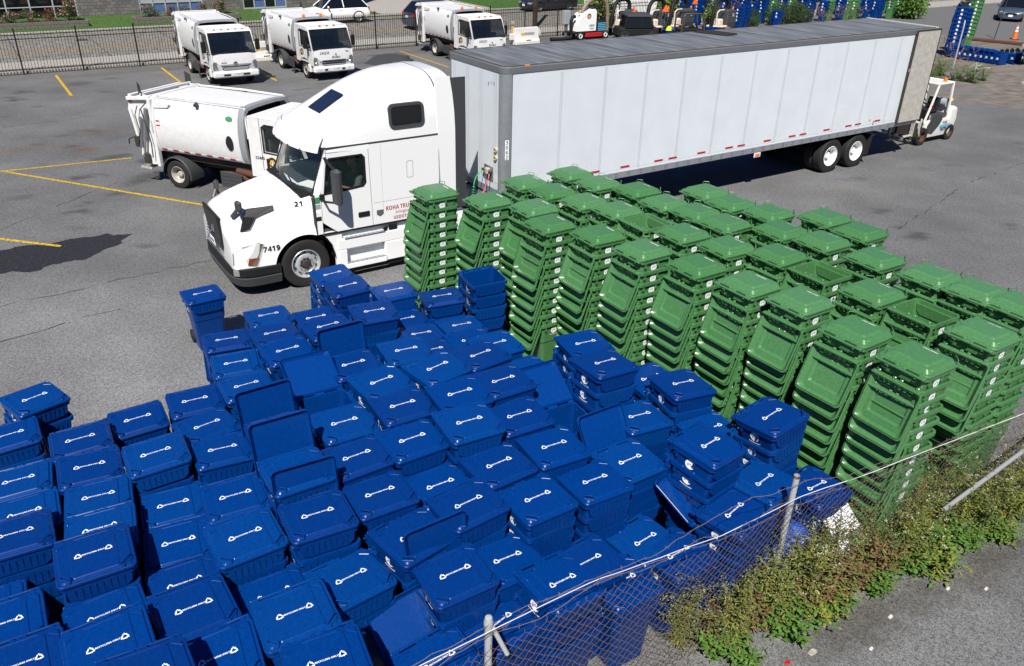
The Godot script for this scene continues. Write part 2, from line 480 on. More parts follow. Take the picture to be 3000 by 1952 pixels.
func build_cart_meshes() -> void:
	for col in ["blue", "green"]:
		var blue: bool = col == "blue"
		var b := MB.new()
		# outer shell from the foot up to the rolled rim, then down inside to the floor
		var rings: Array = []
		for r in [[0.0, 0.42, 0.38, 0.05], [0.02, 0.45, 0.41, 0.06], [0.30, 0.485, 0.445, 0.06], [0.62, 0.525, 0.49, 0.06], [0.635, 0.55, 0.515, 0.06], [0.78, 0.566, 0.53, 0.06], [0.90, 0.582, 0.545, 0.06], [0.935, 0.59, 0.55, 0.06], [0.938, 0.65, 0.602, 0.06], [0.985, 0.654, 0.606, 0.06], [0.998, 0.642, 0.594, 0.055], [0.995, 0.60, 0.548, 0.055], [0.96, 0.592, 0.54, 0.055], [0.30, 0.46, 0.42, 0.05], [0.06, 0.42, 0.37, 0.05]]:
			rings.append(rrect(r[1], r[2], r[3], r[0], 0.0, 0.03, 4))
		b.loft(rings, true, true)
		# front apron with slim ribs under the rim, cut back at the corners
		b.plate(P2([-0.27, 0.94, -0.26, 0.85, -0.20, 0.80, 0.20, 0.80, 0.26, 0.85, 0.27, 0.94]), Transform3D(Basis(), Vector3(0, 0, 0.330)), 0.06)
		for k in 8:
			var x := -0.205 + 0.058 * k
			b.plate(P2([0.0, 0.94, 0.0, 0.81, 0.004, 0.81, 0.012, 0.94]), Transform3D(Basis(Vector3(0, 0, 1), Vector3.UP, Vector3(1, 0, 0)), Vector3(x, 0, 0.329)), 0.005)
		# side lugs under the rim
		for s in [-1, 1]:
			for z in [-0.17, 0.07]:
				b.box(Vector3(s * 0.303, 0.90, z), Vector3(0.035, 0.08, 0.03), 0.006)
		# rear handle bar with its brackets: two slots stay open before it
		b.box(Vector3(0, 0.992, -0.332), Vector3(0.63, 0.03, 0.024), 0.008)
		for x in [-0.295, 0.0, 0.295]:
			b.box(Vector3(x, 0.985, -0.30), Vector3(0.045, 0.04, 0.06), 0.006)
		for x in [-0.19, 0.19]:
			b.box(Vector3(x, 0.915, -0.283), Vector3(0.05, 0.04, 0.045), 0.006)
		# moulded frame on the lower front
		b.box(Vector3(-0.06, 0.55, 0.262), Vector3(0.16, 0.025, 0.016), 0.004)
		b.box(Vector3(-0.135, 0.43, 0.252), Vector3(0.025, 0.24, 0.02), 0.004)
		b.box(Vector3(-0.06, 0.31, 0.25), Vector3(0.16, 0.025, 0.016), 0.004)
		cart_mesh[col + "_body"] = b.mesh(32)
		# lid, pivot at the hinge; front along +z, closed at rest
		var l := MB.new()
		if blue:
			l.loft([rrect(0.655, 0.61, 0.05, -0.008, 0, 0.318, 4), rrect(0.668, 0.628, 0.055, -0.004, 0, 0.32, 4), rrect(0.670, 0.63, 0.055, 0.020, 0, 0.32, 4), rrect(0.655, 0.615, 0.05, 0.030, 0, 0.32, 4), rrect(0.615, 0.575, 0.05, 0.030, 0, 0.325, 4), rrect(0.590, 0.55, 0.05, 0.044, 0, 0.328, 4), rrect(0.40, 0.53, 0.02, 0.046, 0, 0.328, 4), rrect(0.385, 0.515, 0.02, 0.054, 0, 0.328, 4)], true, false)
			l.fan(rrect(0.385, 0.515, 0.02, 0.054, 0, 0.328, 4))
			l.loft([rrect(0.64, 0.595, 0.05, -0.006, 0, 0.318, 4), rrect(0.575, 0.53, 0.05, 0.026, 0, 0.325, 4)], true, false)
			l.fan(rrect(0.575, 0.53, 0.05, 0.026, 0, 0.325, 4), true)
			l.box(Vector3(0, 0.046, 0.055), Vector3(0.30, 0.012, 0.018), 0.004)
		else:
			l.loft([rrect(0.645, 0.61, 0.06, -0.012, 0, 0.318, 4), rrect(0.672, 0.64, 0.065, -0.008, 0, 0.322, 4), rrect(0.676, 0.645, 0.07, 0.014, 0, 0.322, 4), rrect(0.66, 0.63, 0.065, 0.022, 0, 0.322, 4), rrect(0.60, 0.575, 0.06, 0.024, 0, 0.335, 4), rrect(0.545, 0.515, 0.05, 0.064, 0, 0.338, 4), rrect(0.47, 0.40, 0.04, 0.068, 0, 0.315, 4), rrect(0.42, 0.345, 0.035, 0.092, 0, 0.312, 4)], true, false)
			l.fan(rrect(0.42, 0.345, 0.035, 0.092, 0, 0.312, 4))
			l.loft([rrect(0.635, 0.60, 0.06, -0.010, 0, 0.318, 4), rrect(0.585, 0.555, 0.06, 0.016, 0, 0.328, 4), rrect(0.54, 0.505, 0.05, 0.050, 0, 0.335, 4), rrect(0.46, 0.39, 0.04, 0.054, 0, 0.315, 4), rrect(0.41, 0.335, 0.035, 0.076, 0, 0.312, 4)], true, false)
			l.fan(rrect(0.41, 0.335, 0.035, 0.076, 0, 0.312, 4), true)
			for k in 8:   # stiffeners along the hinge, seen when the lid hangs open
				l.box(Vector3(-0.245 + 0.07 * k, 0.014, 0.045), Vector3(0.006, 0.04, 0.05), 0.0)
		# hinge knuckles and strips
		for x in [-0.255, -0.045, 0.045, 0.255]:
			l.box(Vector3(x, 0.006, -0.008), Vector3(0.04, 0.026, 0.05), 0.006)
		for s in [-1, 1]:
			l.box(Vector3(s * 0.26, 0.046 if blue else 0.05, 0.11), Vector3(0.01, 0.012, 0.10), 0.003, Basis(Vector3.UP, s * 0.9))
		cart_mesh[col + "_lid"] = l.mesh(20)
		# grab loops at the two front corners
		for s in [-1, 1]:
			var g := MB.new()
			if blue:
				var c := Vector3(s * 0.25, 0.045, 0.565)
				var bs := Basis(Vector3.UP, s * 0.75)
				g.tube(P3([-0.055, -0.01, 0, -0.052, 0.03, 0, -0.03, 0.036, 0, 0.03, 0.036, 0, 0.052, 0.03, 0, 0.055, -0.01, 0]), 0.009, 6)
				g.box(Vector3(0, 0.0, 0.012), Vector3(0.12, 0.018, 0.03), 0.005)
				for i in g.t.size():
					g.t[i] = c + bs * g.t[i]
			else:
				var c := Vector3(s * 0.285, 0.024, 0.61)
				var bs := Basis(Vector3.UP, s * 0.78)
				g.tube(P3([-0.055, -0.02, 0, -0.055, 0.05, 0, -0.045, 0.062, 0, 0.045, 0.062, 0, 0.055, 0.05, 0, 0.055, -0.02, 0]), 0.006, 6)
				for i in g.t.size():
					g.t[i] = c + bs * g.t[i]
			cart_mesh["%s_grip%d" % [col, s]] = g.mesh(50)
	var w := MB.new()
	w.lathe([[0.03, -0.02], [0.105, -0.02], [0.125, -0.015], [0.125, 0.015], [0.105, 0.02], [0.09, 0.008], [0.03, 0.008], [0.03, 0.03], [0.0, 0.03]], Vector3.ZERO, Vector3.RIGHT, 18)
	cart_mesh["wheel"] = w.mesh(40)
	# print: lid lettering, end marks and the round side mark
	var rec := text_mesh("RECYCLING ONLY", 0.030, 0.001)
	rec.pixel_size *= 0.192 / rec.get_aabb().size.x
	cart_mesh["rec_text"] = rec
	var tt := text_mesh("TRASH ONLY", 0.024, 0.001)
	tt.pixel_size *= 0.20 / tt.get_aabb().size.x
	cart_mesh["trash_text"] = tt
	cart_mesh["rec_mark"] = arrow_triangle(0.074).mesh(0)
	var disc := MB.new()
	var ring := PackedVector3Array()
	for k in 24:
		ring.push_back(Vector3(cos(TAU * k / 24) * 0.062, sin(TAU * k / 24) * 0.062, 0))
	disc.fan(ring)
	# name lines curved above and below the mark
	for s in [-1, 1]:
		for k in 11:
			var a := (k - 5) * 0.115
			var pos := Vector3(sin(a) * 0.14, s * (0.085 - (1.0 - cos(a)) * 0.05), 0)
			disc.box(pos, Vector3(0.011, 0.009, 0.001))
	cart_mesh["disc"] = disc.mesh(0)
	var wing := MB.new()
	for q in [[-0.028, -0.010], [-0.012, 0.004], [0.008, 0.006], [0.026, -0.008]]:
		wing.plate(P2([q[0] - 0.006, q[1] - 0.014, q[0] + 0.003, q[1] - 0.012, q[0] + 0.006, q[1] + 0.014, q[0] - 0.003, q[1] + 0.012]), Transform3D(Basis(), Vector3(0, 0, 0.0015)), 0.0)
	cart_mesh["disc_wing"] = wing.mesh(0)

# one cart standing on the ground; the lid turns about its hinge, in degrees
func make_cart(col: String, lid_angle: float, print_lid: bool, wheels: bool, tone := 0) -> Node3D:
	var o := Node3D.new()
	var skin: Material = M["%s_plastic%d" % [col, tone]]
	var body := obj("body", cart_mesh[col + "_body"], skin, o)
	for s in [-1, 1]:
		var xf := Transform3D(Basis(Vector3(0, 0, -s), Vector3.UP, Vector3(s, 0, 0)), Vector3(s * 0.2915, 0.850, 0.01))
		xf.basis = Basis(Vector3(0, 0, 1), -0.065 * s) * xf.basis
		var d := obj("round_mark", cart_mesh["disc"], M["ink_white"], body, xf)
		obj("mark_detail", cart_mesh["disc_wing"], skin, body, xf)
	if wheels:
		for s in [-1, 1]:
			obj("wheel", cart_mesh["wheel"], M["rubber"], o, Transform3D(Basis(Vector3.UP, 0.0 if s > 0 else PI), Vector3(s * 0.235, 0.125, -0.25)))
	var lid := obj("lid", cart_mesh[col + "_lid"], skin, o, Transform3D(Basis(Vector3.RIGHT, deg_to_rad(lid_angle)), Vector3(0, 0.998, -0.285)))
	for s in [-1, 1]:
		obj("grip", cart_mesh["%s_grip%d" % [col, s]], skin, lid)
	if print_lid:
		var flat := Basis(Vector3.RIGHT, Vector3.FORWARD, Vector3.UP)
		if col == "blue":
			obj("lettering", cart_mesh["rec_text"], M["ink_white"], lid, Transform3D(flat, Vector3(0, 0.0560, 0.315)))
			for s in [-1, 1]:
				obj("recycling_mark", cart_mesh["rec_mark"], M["ink_white"], lid, Transform3D(flat, Vector3(0.130 * s, 0.0560, 0.315)))
		else:
			obj("lettering", cart_mesh["trash_text"], M["ink_white"], lid, Transform3D(flat, Vector3(0, 0.0690, 0.532)))
	return o

func put_cart(proto: Node3D, called: String, xf: Transform3D, label: String, group: String) -> Node3D:
	var o: Node3D = proto.duplicate()
	o.name = numbered(called)
	add_child(o)
	o.transform = xf
	tag(o, label, "cart", group)
	return o

func stuff_carts(called: String, col: String, list: Array[Transform3D], label: String) -> void:
	if list.is_empty():
		return
	var mm := MultiMesh.new()
	mm.transform_format = MultiMesh.TRANSFORM_3D
	mm.mesh = cart_mesh[col + "_body"]
	mm.instance_count = list.size()
	for i in list.size():
		mm.set_instance_transform(i, list[i])
	var n := MultiMeshInstance3D.new()
	n.multimesh = mm
	n.material_override = M[col + "_plastic0"]
	n.name = numbered(called)
	add_child(n)
	tag(n, label, "carts")
	n.set_meta("kind", "stuff")

func tilt(r: RandomNumberGenerator, deg: float) -> Basis:
	return Basis(Vector3.RIGHT, deg_to_rad(r.randf_range(-deg, deg))) * Basis(Vector3.BACK, deg_to_rad(r.randf_range(-deg, deg)))

var blue_line := {}

# where a blue stack stands: its line counted from the green carts, its place in the line from the tractor
func blue_place(i: int) -> String:
	if blue_line.is_empty():
		var lines := {}
		for k in BLUE.size():
			var c := clampi(int(round((-3.1 - BLUE[k][0]) / 0.70)), 0, 12)
			if not lines.has(c):
				lines[c] = []
			lines[c].append(k)
		var n := 0
		for c in range(0, 13):
			if lines.has(c):
				lines[c].sort_custom(func(p, q): return BLUE[p][2] < BLUE[q][2])
				for m in lines[c].size():
					blue_line[lines[c][m]] = "%s stack from the tractor, %s line from the green carts" % [ORD[m], ORD[n]]
				n += 1
	return blue_line[i]

func build_carts() -> void:
	build_cart_meshes()
	var r := RandomNumberGenerator.new()
	r.seed = 77
	var b_tops := []; var b_unders := []; var g_tops := []; var g_unders := []; var g_foots := []
	for k in 3:
		b_tops.append(make_cart("blue", 0.0, true, false, k)); b_unders.append(make_cart("blue", -266.0, false, false, k))
		g_tops.append(make_cart("green", 0.0, true, false, k)); g_unders.append(make_cart("green", -249.0 - 2.0 * k, false, false, k)); g_foots.append(make_cart("green", -249.0, false, true, k))
	var hidden_b: Array[Transform3D] = []
	var hidden_g: Array[Transform3D] = []
	# the lone blue cart by the tractor's nose
	put_cart(make_cart("blue", 0.0, true, true), "recycling_cart", Transform3D(Basis(Vector3.UP, deg_to_rad(1.5)), Vector3(-7.31, 0, 1.56)), "lone closed blue recycling cart standing on bare asphalt apart from the stacks", "blue recycling carts")
	for bi in BLUE.size():
		var a: Array = BLUE[bi]
		var top: float = a[1] - 1.048
		var n := 1 + int(round(top / PITCH_B))
		var pitch := top / maxf(n - 1, 1)
		var lean := tilt(r, 7.0 if a[2] > 10.2 else 2.6)
		for k in n:
			var turn := deg_to_rad(float(a[3]) + (0.0 if k == n - 1 else r.randf_range(-2, 2)))
			var off := Vector3.ZERO if k == n - 1 else Vector3(r.randf_range(-0.008, 0.008), 0, r.randf_range(-0.008, 0.008))
			var base := Vector3(a[0], top if n == 1 else pitch * k, a[2] - 0.03)
			if n == 1:
				base.y = 0.0
			var xf := Transform3D(Basis(Vector3.UP, turn), base + off)
			if n > 1 and k >= n - 2:   # the upper two lean; the lid keeps its place
				xf.basis = xf.basis * lean
				xf.origin += Vector3(0, 1.04, 0) - xf.basis * Vector3(0, 1.04, 0)
			if k == n - 1:
				if int(a[5]) != 0:
					put_cart(make_cart("blue", a[5], false, false), "recycling_cart", xf, "open blue cart topping the " + blue_place(bi), "open blue carts")
				else:
					put_cart(b_tops[r.randi() % 3], "recycling_cart", xf, "closed blue cart topping the " + blue_place(bi), "blue recycling carts")
			elif k == n - 2 and int(a[4]) != 0:
				put_cart(make_cart("blue", a[4], false, false), "recycling_cart", xf, "blue cart with raised lid, " + blue_place(bi), "blue carts with lid raised")
			elif k == n - 2:
				put_cart(b_unders[r.randi() % 3], "recycling_cart", xf, "blue cart second from top, " + blue_place(bi), "blue carts nested in the stacks")
			elif k == n - 3 and (a[0] > -3.7 or a[2] < 4.3 or a[0] < -9.4 and a[2] < 6.5):
				put_cart(b_unders[r.randi() % 3], "recycling_cart", xf, "blue cart third from top, " + blue_place(bi), "blue carts nested in the stacks")
			else:
				hidden_b.append(xf)
	for a in GREEN:
		var gp := "%s stack from the trailer, %s row from the blue carts" % [ORD[a[5]], ORD[a[4]]]
		var n := 9 + (1 if true else 0)
		var turn0 := PI / 2 + deg_to_rad(r.randf_range(-1.5, 1.5))
		var lx := r.randf_range(-0.012, 0.012)
		for k in n:
			var xf := Transform3D(Basis(Vector3.UP, turn0 + deg_to_rad(r.randf_range(-1.2, 1.2))), Vector3(a[0] + lx * k * 0.25 + r.randf_range(-0.006, 0.006), PITCH_G * k * 0.975, a[1] + r.randf_range(-0.008, 0.008)))
			if k == n - 1:
				if a[3] == 1:
					put_cart(g_unders[r.randi() % 3], "trash_cart", xf, "open green cart topping the " + gp, "open green carts")
				else:
					put_cart(g_tops[r.randi() % 3], "trash_cart", xf, "closed green cart topping the " + gp, "closed green trash carts")
			elif k >= n - (10 if a[2] == 1 else 4):
				put_cart(g_foots[0] if k == 0 else g_unders[r.randi() % 3], "trash_cart", xf, "green cart %s from top, %s" % [ORD[n - 1 - k], gp], "green carts nested in the stacks")
			else:
				hidden_g.append(xf)
	stuff_carts("nested_blue_carts", "blue", hidden_b, "blue carts nested out of sight at the bottom of the stacks")
	stuff_carts("nested_green_carts", "green", hidden_g, "green carts nested out of sight at the bottom of the stacks")

# ---------------------------------------------------------------- the ground
# [x, z, half length, half width, turn, tint r, g, b, hardness]: oil, rust and damp marks copied from the asphalt
const STAINS := [
	[-7.26, -13.67, 0.45, 0.30, 0, 1.15, 0.72, 0.52, 2.0], [-7.53, -14.25, 0.42, 0.22, 0, 0.55, 0.52, 0.5, 2.5], [-8.8, -14.6, 1.7, 0.7, 5, 1.08, 0.88, 0.70, 0.9], [-6.3, -16.0, 1.2, 0.7, 10, 1.02, 0.84, 0.68, 0.9],
	[-8.09, -24.1, 0.5, 0.4, 0, 0.6, 0.6, 0.6, 2.0], [-7.9, -20.95, 0.25, 0.18, 0, 0.55, 0.55, 0.55, 2.5], [-5.98, -25.0, 0.6, 0.5, 0, 0.6, 0.58, 0.57, 2.0], [-5.5, -26.9, 3.5, 0.6, 0, 0.78, 0.70, 0.62, 0.8], [-1.5, -26.9, 3.0, 0.6, 0, 0.78, 0.68, 0.60, 0.8],
	[-6.67, -12.3, 1.0, 0.28, 12, 0.55, 0.52, 0.5, 2.0], [-6.06, -9.6, 1.1, 0.5, 30, 0.55, 0.52, 0.5, 1.6], [-7.8, -10.47, 0.4, 0.22, 0, 0.45, 0.43, 0.42, 2.0], [-8.32, -7.36, 0.35, 0.20, 0, 0.42, 0.40, 0.40, 2.4], [-8.1, -7.9, 0.3, 0.12, 20, 0.5, 0.5, 0.5, 2.0], [-5.75, -11.36, 0.6, 0.3, 0, 0.5, 0.48, 0.46, 2.0], [-9.4, -9.3, 0.7, 0.25, 0, 0.65, 0.62, 0.6, 1.5],
	[10.32, 3.16, 0.36, 0.24, 20, 0.55, 0.54, 0.55, 3.0], [9.56, 4.83, 0.40, 0.20, 10, 0.5, 0.48, 0.48, 3.0], [9.58, 4.13, 0.30, 0.16, 0, 0.65, 0.62, 0.62, 2.0], [9.98, 3.9, 0.25, 0.14, 0, 0.7, 0.66, 0.64, 2.0], [12.46, 5.62, 0.5, 0.12, 30, 0.6, 0.6, 0.6, 2.0], [11.07, 1.52, 0.5, 0.4, 0, 1.0, 0.92, 0.82, 1.2], [15.5, 0.7, 0.8, 0.4, 0, 1.22, 1.18, 1.12, 1.2],
	[9.24, -26.3, 1.4, 0.4, 0, 0.45, 0.42, 0.4, 2.0], [11.2, -26.4, 2.2, 0.8, 0, 0.85, 0.72, 0.6, 1.0], [2.9, -19.8, 1.0, 0.3, 10, 0.88, 0.78, 0.68, 1.4], [2.1, -19.6, 0.7, 0.12, 5, 0.55, 0.52, 0.5, 2.0], [3.6, -20.4, 0.8, 0.1, -5, 0.6, 0.58, 0.56, 2.0], [7.5, -24.5, 1.4, 0.5, 0, 0.75, 0.70, 0.66, 1.2], [0.3, -24.0, 0.9, 1.6, 0, 0.7, 0.68, 0.66, 1.2], [4.0, -24.0, 0.9, 1.6, 0, 0.7, 0.68, 0.66, 1.2],
	[13.0, -2.2, 5.5, 0.6, 0, 0.85, 0.82, 0.8, 1.0], [18.5, 1.5, 2.2, 1.0, -15, 0.85, 0.84, 0.84, 1.0], [-2.6, 12.15, 1.6, 0.4, 0, 0.55, 0.52, 0.46, 1.4], [-0.5, 12.4, 1.2, 0.35, 0, 0.6, 0.55, 0.48, 1.4],
]

var drips: Array = []

func ground_tint(n1: FastNoiseLite, n2: FastNoiseLite, x: float, z: float) -> Color:
	var v := 1.0 + n1.get_noise_2d(x, z) * 0.30 + n2.get_noise_2d(x, z) * 0.14
	var c := Vector3(0.170, 0.172, 0.175) * v
	# the gravelly, paler surfacing on this side of the lot
	c *= 1.0 + 0.30 * clampf((z + 5.5 + n1.get_noise_2d(x * 0.7, z * 0.7) * 4.0) / 3.5, 0.0, 1.0) * clampf((0.5 - x) / 4.0, 0.0, 1.0)
	# older, browner asphalt towards the iron fence and the dirt by the weeds
	var brown := clampf((-21.0 - z) / 9.0, 0.0, 1.0) * 0.55
	c = c.lerp(c * Vector3(0.92, 0.82, 0.72), brown * (0.6 + n1.get_noise_2d(x + 40, z)))
	if x > 24.0:
		var d := clampf((x - 25.5 + n1.get_noise_2d(x * 1.7, z * 1.7) * 5.0 - absf(z + 5.0) * 0.25) / 4.0, 0.0, 1.0)
		c = c.lerp(Vector3(0.215, 0.185, 0.155) * (1.0 + n2.get_noise_2d(x * 2.0, z * 2.0) * 0.7), d)
	for s in STAINS + drips:
		var dx: float = x - s[0]
		var dz: float = z - s[1]
		var rr: float = s[2] + s[3] + 1.5
		if absf(dx) > rr or absf(dz) > rr:
			continue
		var g := deg_to_rad(s[4])
		var u := (dx * cos(g) - dz * sin(g)) / float(s[2])
		var w := (dx * sin(g) + dz * cos(g)) / float(s[3])
		var e := 1.0 - sqrt(u * u + w * w) + n2.get_noise_2d(x * 3.0, z * 3.0) * 0.55
		var k := clampf(e * float(s[8]), 0.0, 1.0)
		if k > 0.0:
			c = c.lerp(c * Vector3(s[5], s[6], s[7]), k)
	return Color(c.x, c.y, c.z)

func steps(a: float, b: float, fine: float, lo: float, hi: float) -> PackedFloat32Array:
	var p := PackedFloat32Array()
	var x := lo
	while x < hi + 0.001:
		p.push_back(x)
		if x < a - 0.01:
			x = minf(a, x + maxf(2.0, (a - x) * 0.4))
		elif x < b - 0.01:
			x += fine
		else:
			x = minf(x + maxf(2.0, (x - b) * 0.5), hi) if x < hi - 0.01 else hi + 1.0
	return p

func build_ground() -> void:
	var n1 := FastNoiseLite.new(); n1.seed = 4; n1.frequency = 0.16; n1.fractal_octaves = 4
	var n2 := FastNoiseLite.new(); n2.seed = 9; n2.frequency = 0.75; n2.fractal_octaves = 3
	var dr := RandomNumberGenerator.new(); dr.seed = 303
	for i in 70:   # oil drips and scuffs scattered over the parking side
		var k := dr.randf_range(0.45, 0.8)
		drips.append([dr.randf_range(-12, 14), dr.randf_range(-26.5, -2.5), dr.randf_range(0.15, 0.5), dr.randf_range(0.10, 0.24), dr.randf_range(-40, 40), k, k * 0.97, k * 0.95, 2.2])
	for i in 14:
		var k := dr.randf_range(0.6, 0.85)
		drips.append([dr.randf_range(5, 22), dr.randf_range(0.5, 7), dr.randf_range(0.2, 0.6), dr.randf_range(0.12, 0.25), dr.randf_range(-40, 40), k, k, k, 2.0])
	var xs := steps(-13.0, 36.0, 0.2, -300.0, 400.0)
	var zs := steps(-29.0, 15.0, 0.2, -400.0, 300.0)
	var v := PackedVector3Array(); var col := PackedColorArray(); var nor := PackedVector3Array(); var idx := PackedInt32Array()
	for z in zs:
		for x in xs:
			v.push_back(Vector3(x, 0, z)); nor.push_back(Vector3.UP)
			# small parts out of the picture keep the plain tone
			col.push_back(ground_tint(n1, n2, x, z) if x > -20 and x < 80 and z > -32 and z < 22 else Color(0.165, 0.163, 0.16))
	var w := xs.size()
	for j in zs.size() - 1:
		for i in w - 1:
			var a := j * w + i
			idx.append_array([a, a + 1, a + w + 1, a, a + w + 1, a + w])
	var arr := []; arr.resize(Mesh.ARRAY_MAX)
	arr[Mesh.ARRAY_VERTEX] = v; arr[Mesh.ARRAY_NORMAL] = nor; arr[Mesh.ARRAY_COLOR] = col; arr[Mesh.ARRAY_INDEX] = idx
	var am := ArrayMesh.new()
	am.add_surface_from_arrays(Mesh.PRIMITIVE_TRIANGLES, arr)
	var m := StandardMaterial3D.new()
	m.resource_name = "asphalt"
	m.vertex_color_use_as_albedo = true
	m.roughness = 0.88
	triplanar(m, grain_tex(1024, 0.12, 0.70, 0.96, 91, 0.62), 0.11)
	struct(obj("ground", am, m))
	# the wet look of the oil pool is a thin film of its own
	var pool := MB.new()
	var edge := P2([-11.4, -5.3, -10.63, -5.35, -10.22, -5.35, -9.8, -5.43, -9.33, -5.21, -8.81, -5.36, -8.07, -5.3, -7.49, -5.02, -7.8, -4.53, -8.25, -4.15, -8.65, -3.86, -9.21, -3.82, -9.68, -3.75, -10.32, -3.95, -11.4, -4.1])
	var fine_edge := PackedVector2Array()
	for k in edge.size():
		for f in 8:
			var p := edge[k].lerp(edge[(k + 1) % edge.size()], f / 8.0)
			fine_edge.push_back(p + Vector2(n2.get_noise_2d(p.x * 2.5, p.y * 2.5), n2.get_noise_2d(p.x * 2.5 + 50, p.y * 2.5)) * 0.16)
	pool.plate(fine_edge, Transform3D(Basis(Vector3.RIGHT, Vector3.BACK, Vector3.UP), Vector3(0, 0.004, 0)), 0.0)
	var pm := StandardMaterial3D.new()
	pm.resource_name = "oil_film"
	pm.albedo_color = lin(0.034, 0.034, 0.036)
	triplanar(pm, grain_tex(512, 0.05, 0.45, 1.0, 97, 0.4), 0.4)
	pm.roughness = 0.6
	struct(obj("oil_puddle", pool.mesh(0), pm))
	# cracks: thin sunk seams filled with tar
	var cr := MB.new()
	var r := RandomNumberGenerator.new(); r.seed = 12
	for line in [[-11.5, -2.0, -5.6, -2.5], [-11.8, -0.3, -8.4, -0.85], [-10.6, -6.5, -7.0, -9.5], [9.5, 4.3, 15.0, 2.9], [15.0, 2.9, 22.0, 2.2], [-9.5, -18.0, -3.0, -18.6], [0.0, -18.5, 8.0, -18.2]]:
		var a := Vector2(line[0], line[1]); var b := Vector2(line[2], line[3])
		var n := int(a.distance_to(b) / 0.25)
		var prev := a
		for k in n:
			var p := a.lerp(b, float(k + 1) / n) + Vector2(r.randf_range(-0.05, 0.05), r.randf_range(-0.07, 0.07))
			var d := (p - prev).normalized().orthogonal() * r.randf_range(0.004, 0.014)
			if r.randf() < 0.8:
				cr.quad(Vector3(prev.x - d.x, 0.003, prev.y - d.y), Vector3(prev.x + d.x, 0.003, prev.y + d.y), Vector3(p.x + d.x, 0.003, p.y + d.y), Vector3(p.x - d.x, 0.003, p.y - d.y))
			prev = p
	struct(obj("asphalt_cracks", cr.mesh(0), M["tar_patch"]))
	# painted lines, each a strip just above the asphalt
	for l in [[-6.53, -27.5, -6.53, -22.5, 0.11], [-2.0, -27.4, -2.06, -22.4, 0.11], [1.93, -27.4, 1.78, -21.9, 0.10], [5.9, -27.4, 5.8, -22.0, 0.10], [10.42, -27.0, 10.42, -21.5, 0.10], [14.9, -27.0, 14.8, -21.5, 0.10], [-12.5, -12.45, -6.2, -11.9, 0.09], [-9.62, -12.1, -4.4, -4.9, 0.10], [-12.5, -8.6, -9.02, -4.98, 0.10]]:
		var a := Vector3(l[0], 0.005, l[1]); var b := Vector3(l[2], 0.005, l[3])
		var d := (b - a).normalized().cross(Vector3.UP) * float(l[4]) * 0.5
		var sb := MB.new()
		var n := int(a.distance_to(b) / 0.3)
		for k in n:
			var p := a.lerp(b, float(k) / n); var q := a.lerp(b, float(k + 1) / n)
			sb.quad(p - d, p + d, q + d, q - d)
		struct(obj("painted_line", sb.mesh(0), M["yellow_line"]))

	# beyond the iron fence: kerb, sidewalk, street, far kerb, grass
	var sw := MB.new()
	sw.box(Vector3(40, 0.06, -29.75), Vector3(200, 0.12, 2.7), 0.02)
	struct(obj("sidewalk", sw.mesh(30), M["concrete"]))
	var street := MB.new()
	street.box(Vector3(40, -0.055, -36.2), Vector3(200, 0.13, 10.1))
	var rm := mat("street_concrete", [0.255, 0.24, 0.21], 0.9)
	triplanar(rm, grain_tex(1024, 0.01, 0.66, 1.0, 93, 0.16), 0.22, noise_normal(256, 0.16, 4.0, 94), 0.5)
	struct(obj("street", street.mesh(0), rm))
	for z in [-35.0, -34.7]:
		var cl := MB.new()
		cl.box(Vector3(40, 0.013, z), Vector3(200, 0.004, 0.11))
		struct(obj("centre_line", cl.mesh(0), M["faded_line"]))
	var seam := MB.new()
	for x in range(-24, 44, 4):
		seam.box(Vector3(x + 0.5, 0.0115, -36.2), Vector3(0.035, 0.003, 9.9))
	seam.box(Vector3(20, 0.0115, -33.0), Vector3(120, 0.003, 0.04))
	seam.box(Vector3(20, 0.0115, -38.6), Vector3(120, 0.003, 0.04))
	struct(obj("street_joints", seam.mesh(0), M["tar_patch"]))
	var kb := MB.new()
	kb.box(Vector3(40, 0.075, -41.35), Vector3(200, 0.15, 0.2), 0.02)
	struct(obj("kerb", kb.mesh(30), M["concrete"]))
	var mh := MB.new()
	mh.lathe([[0.0, 0.018], [0.34, 0.018], [0.36, 0.012]], Vector3(-4.0, 0, -38.0), Vector3.UP, 20)
	tag(obj("manhole_cover", mh.mesh(30), M["grimy"]), "round dark manhole cover in the street surface", "manhole")
	var lawn := MB.new()
	lawn.box(Vector3(-20, 0.09, -44.9), Vector3(72, 0.14, 6.8))
	lawn.box(Vector3(35.5, 0.09, -44.9), Vector3(20, 0.14, 6.8))
	struct(obj("lawn", lawn.mesh(0), M["leaf_grass"]))
	var drive := MB.new()
	drive.box(Vector3(20.7, 0.08, -50), Vector3(9.4, 0.16, 17.0))
	struct(obj("driveway", drive.mesh(0), M["concrete"]))

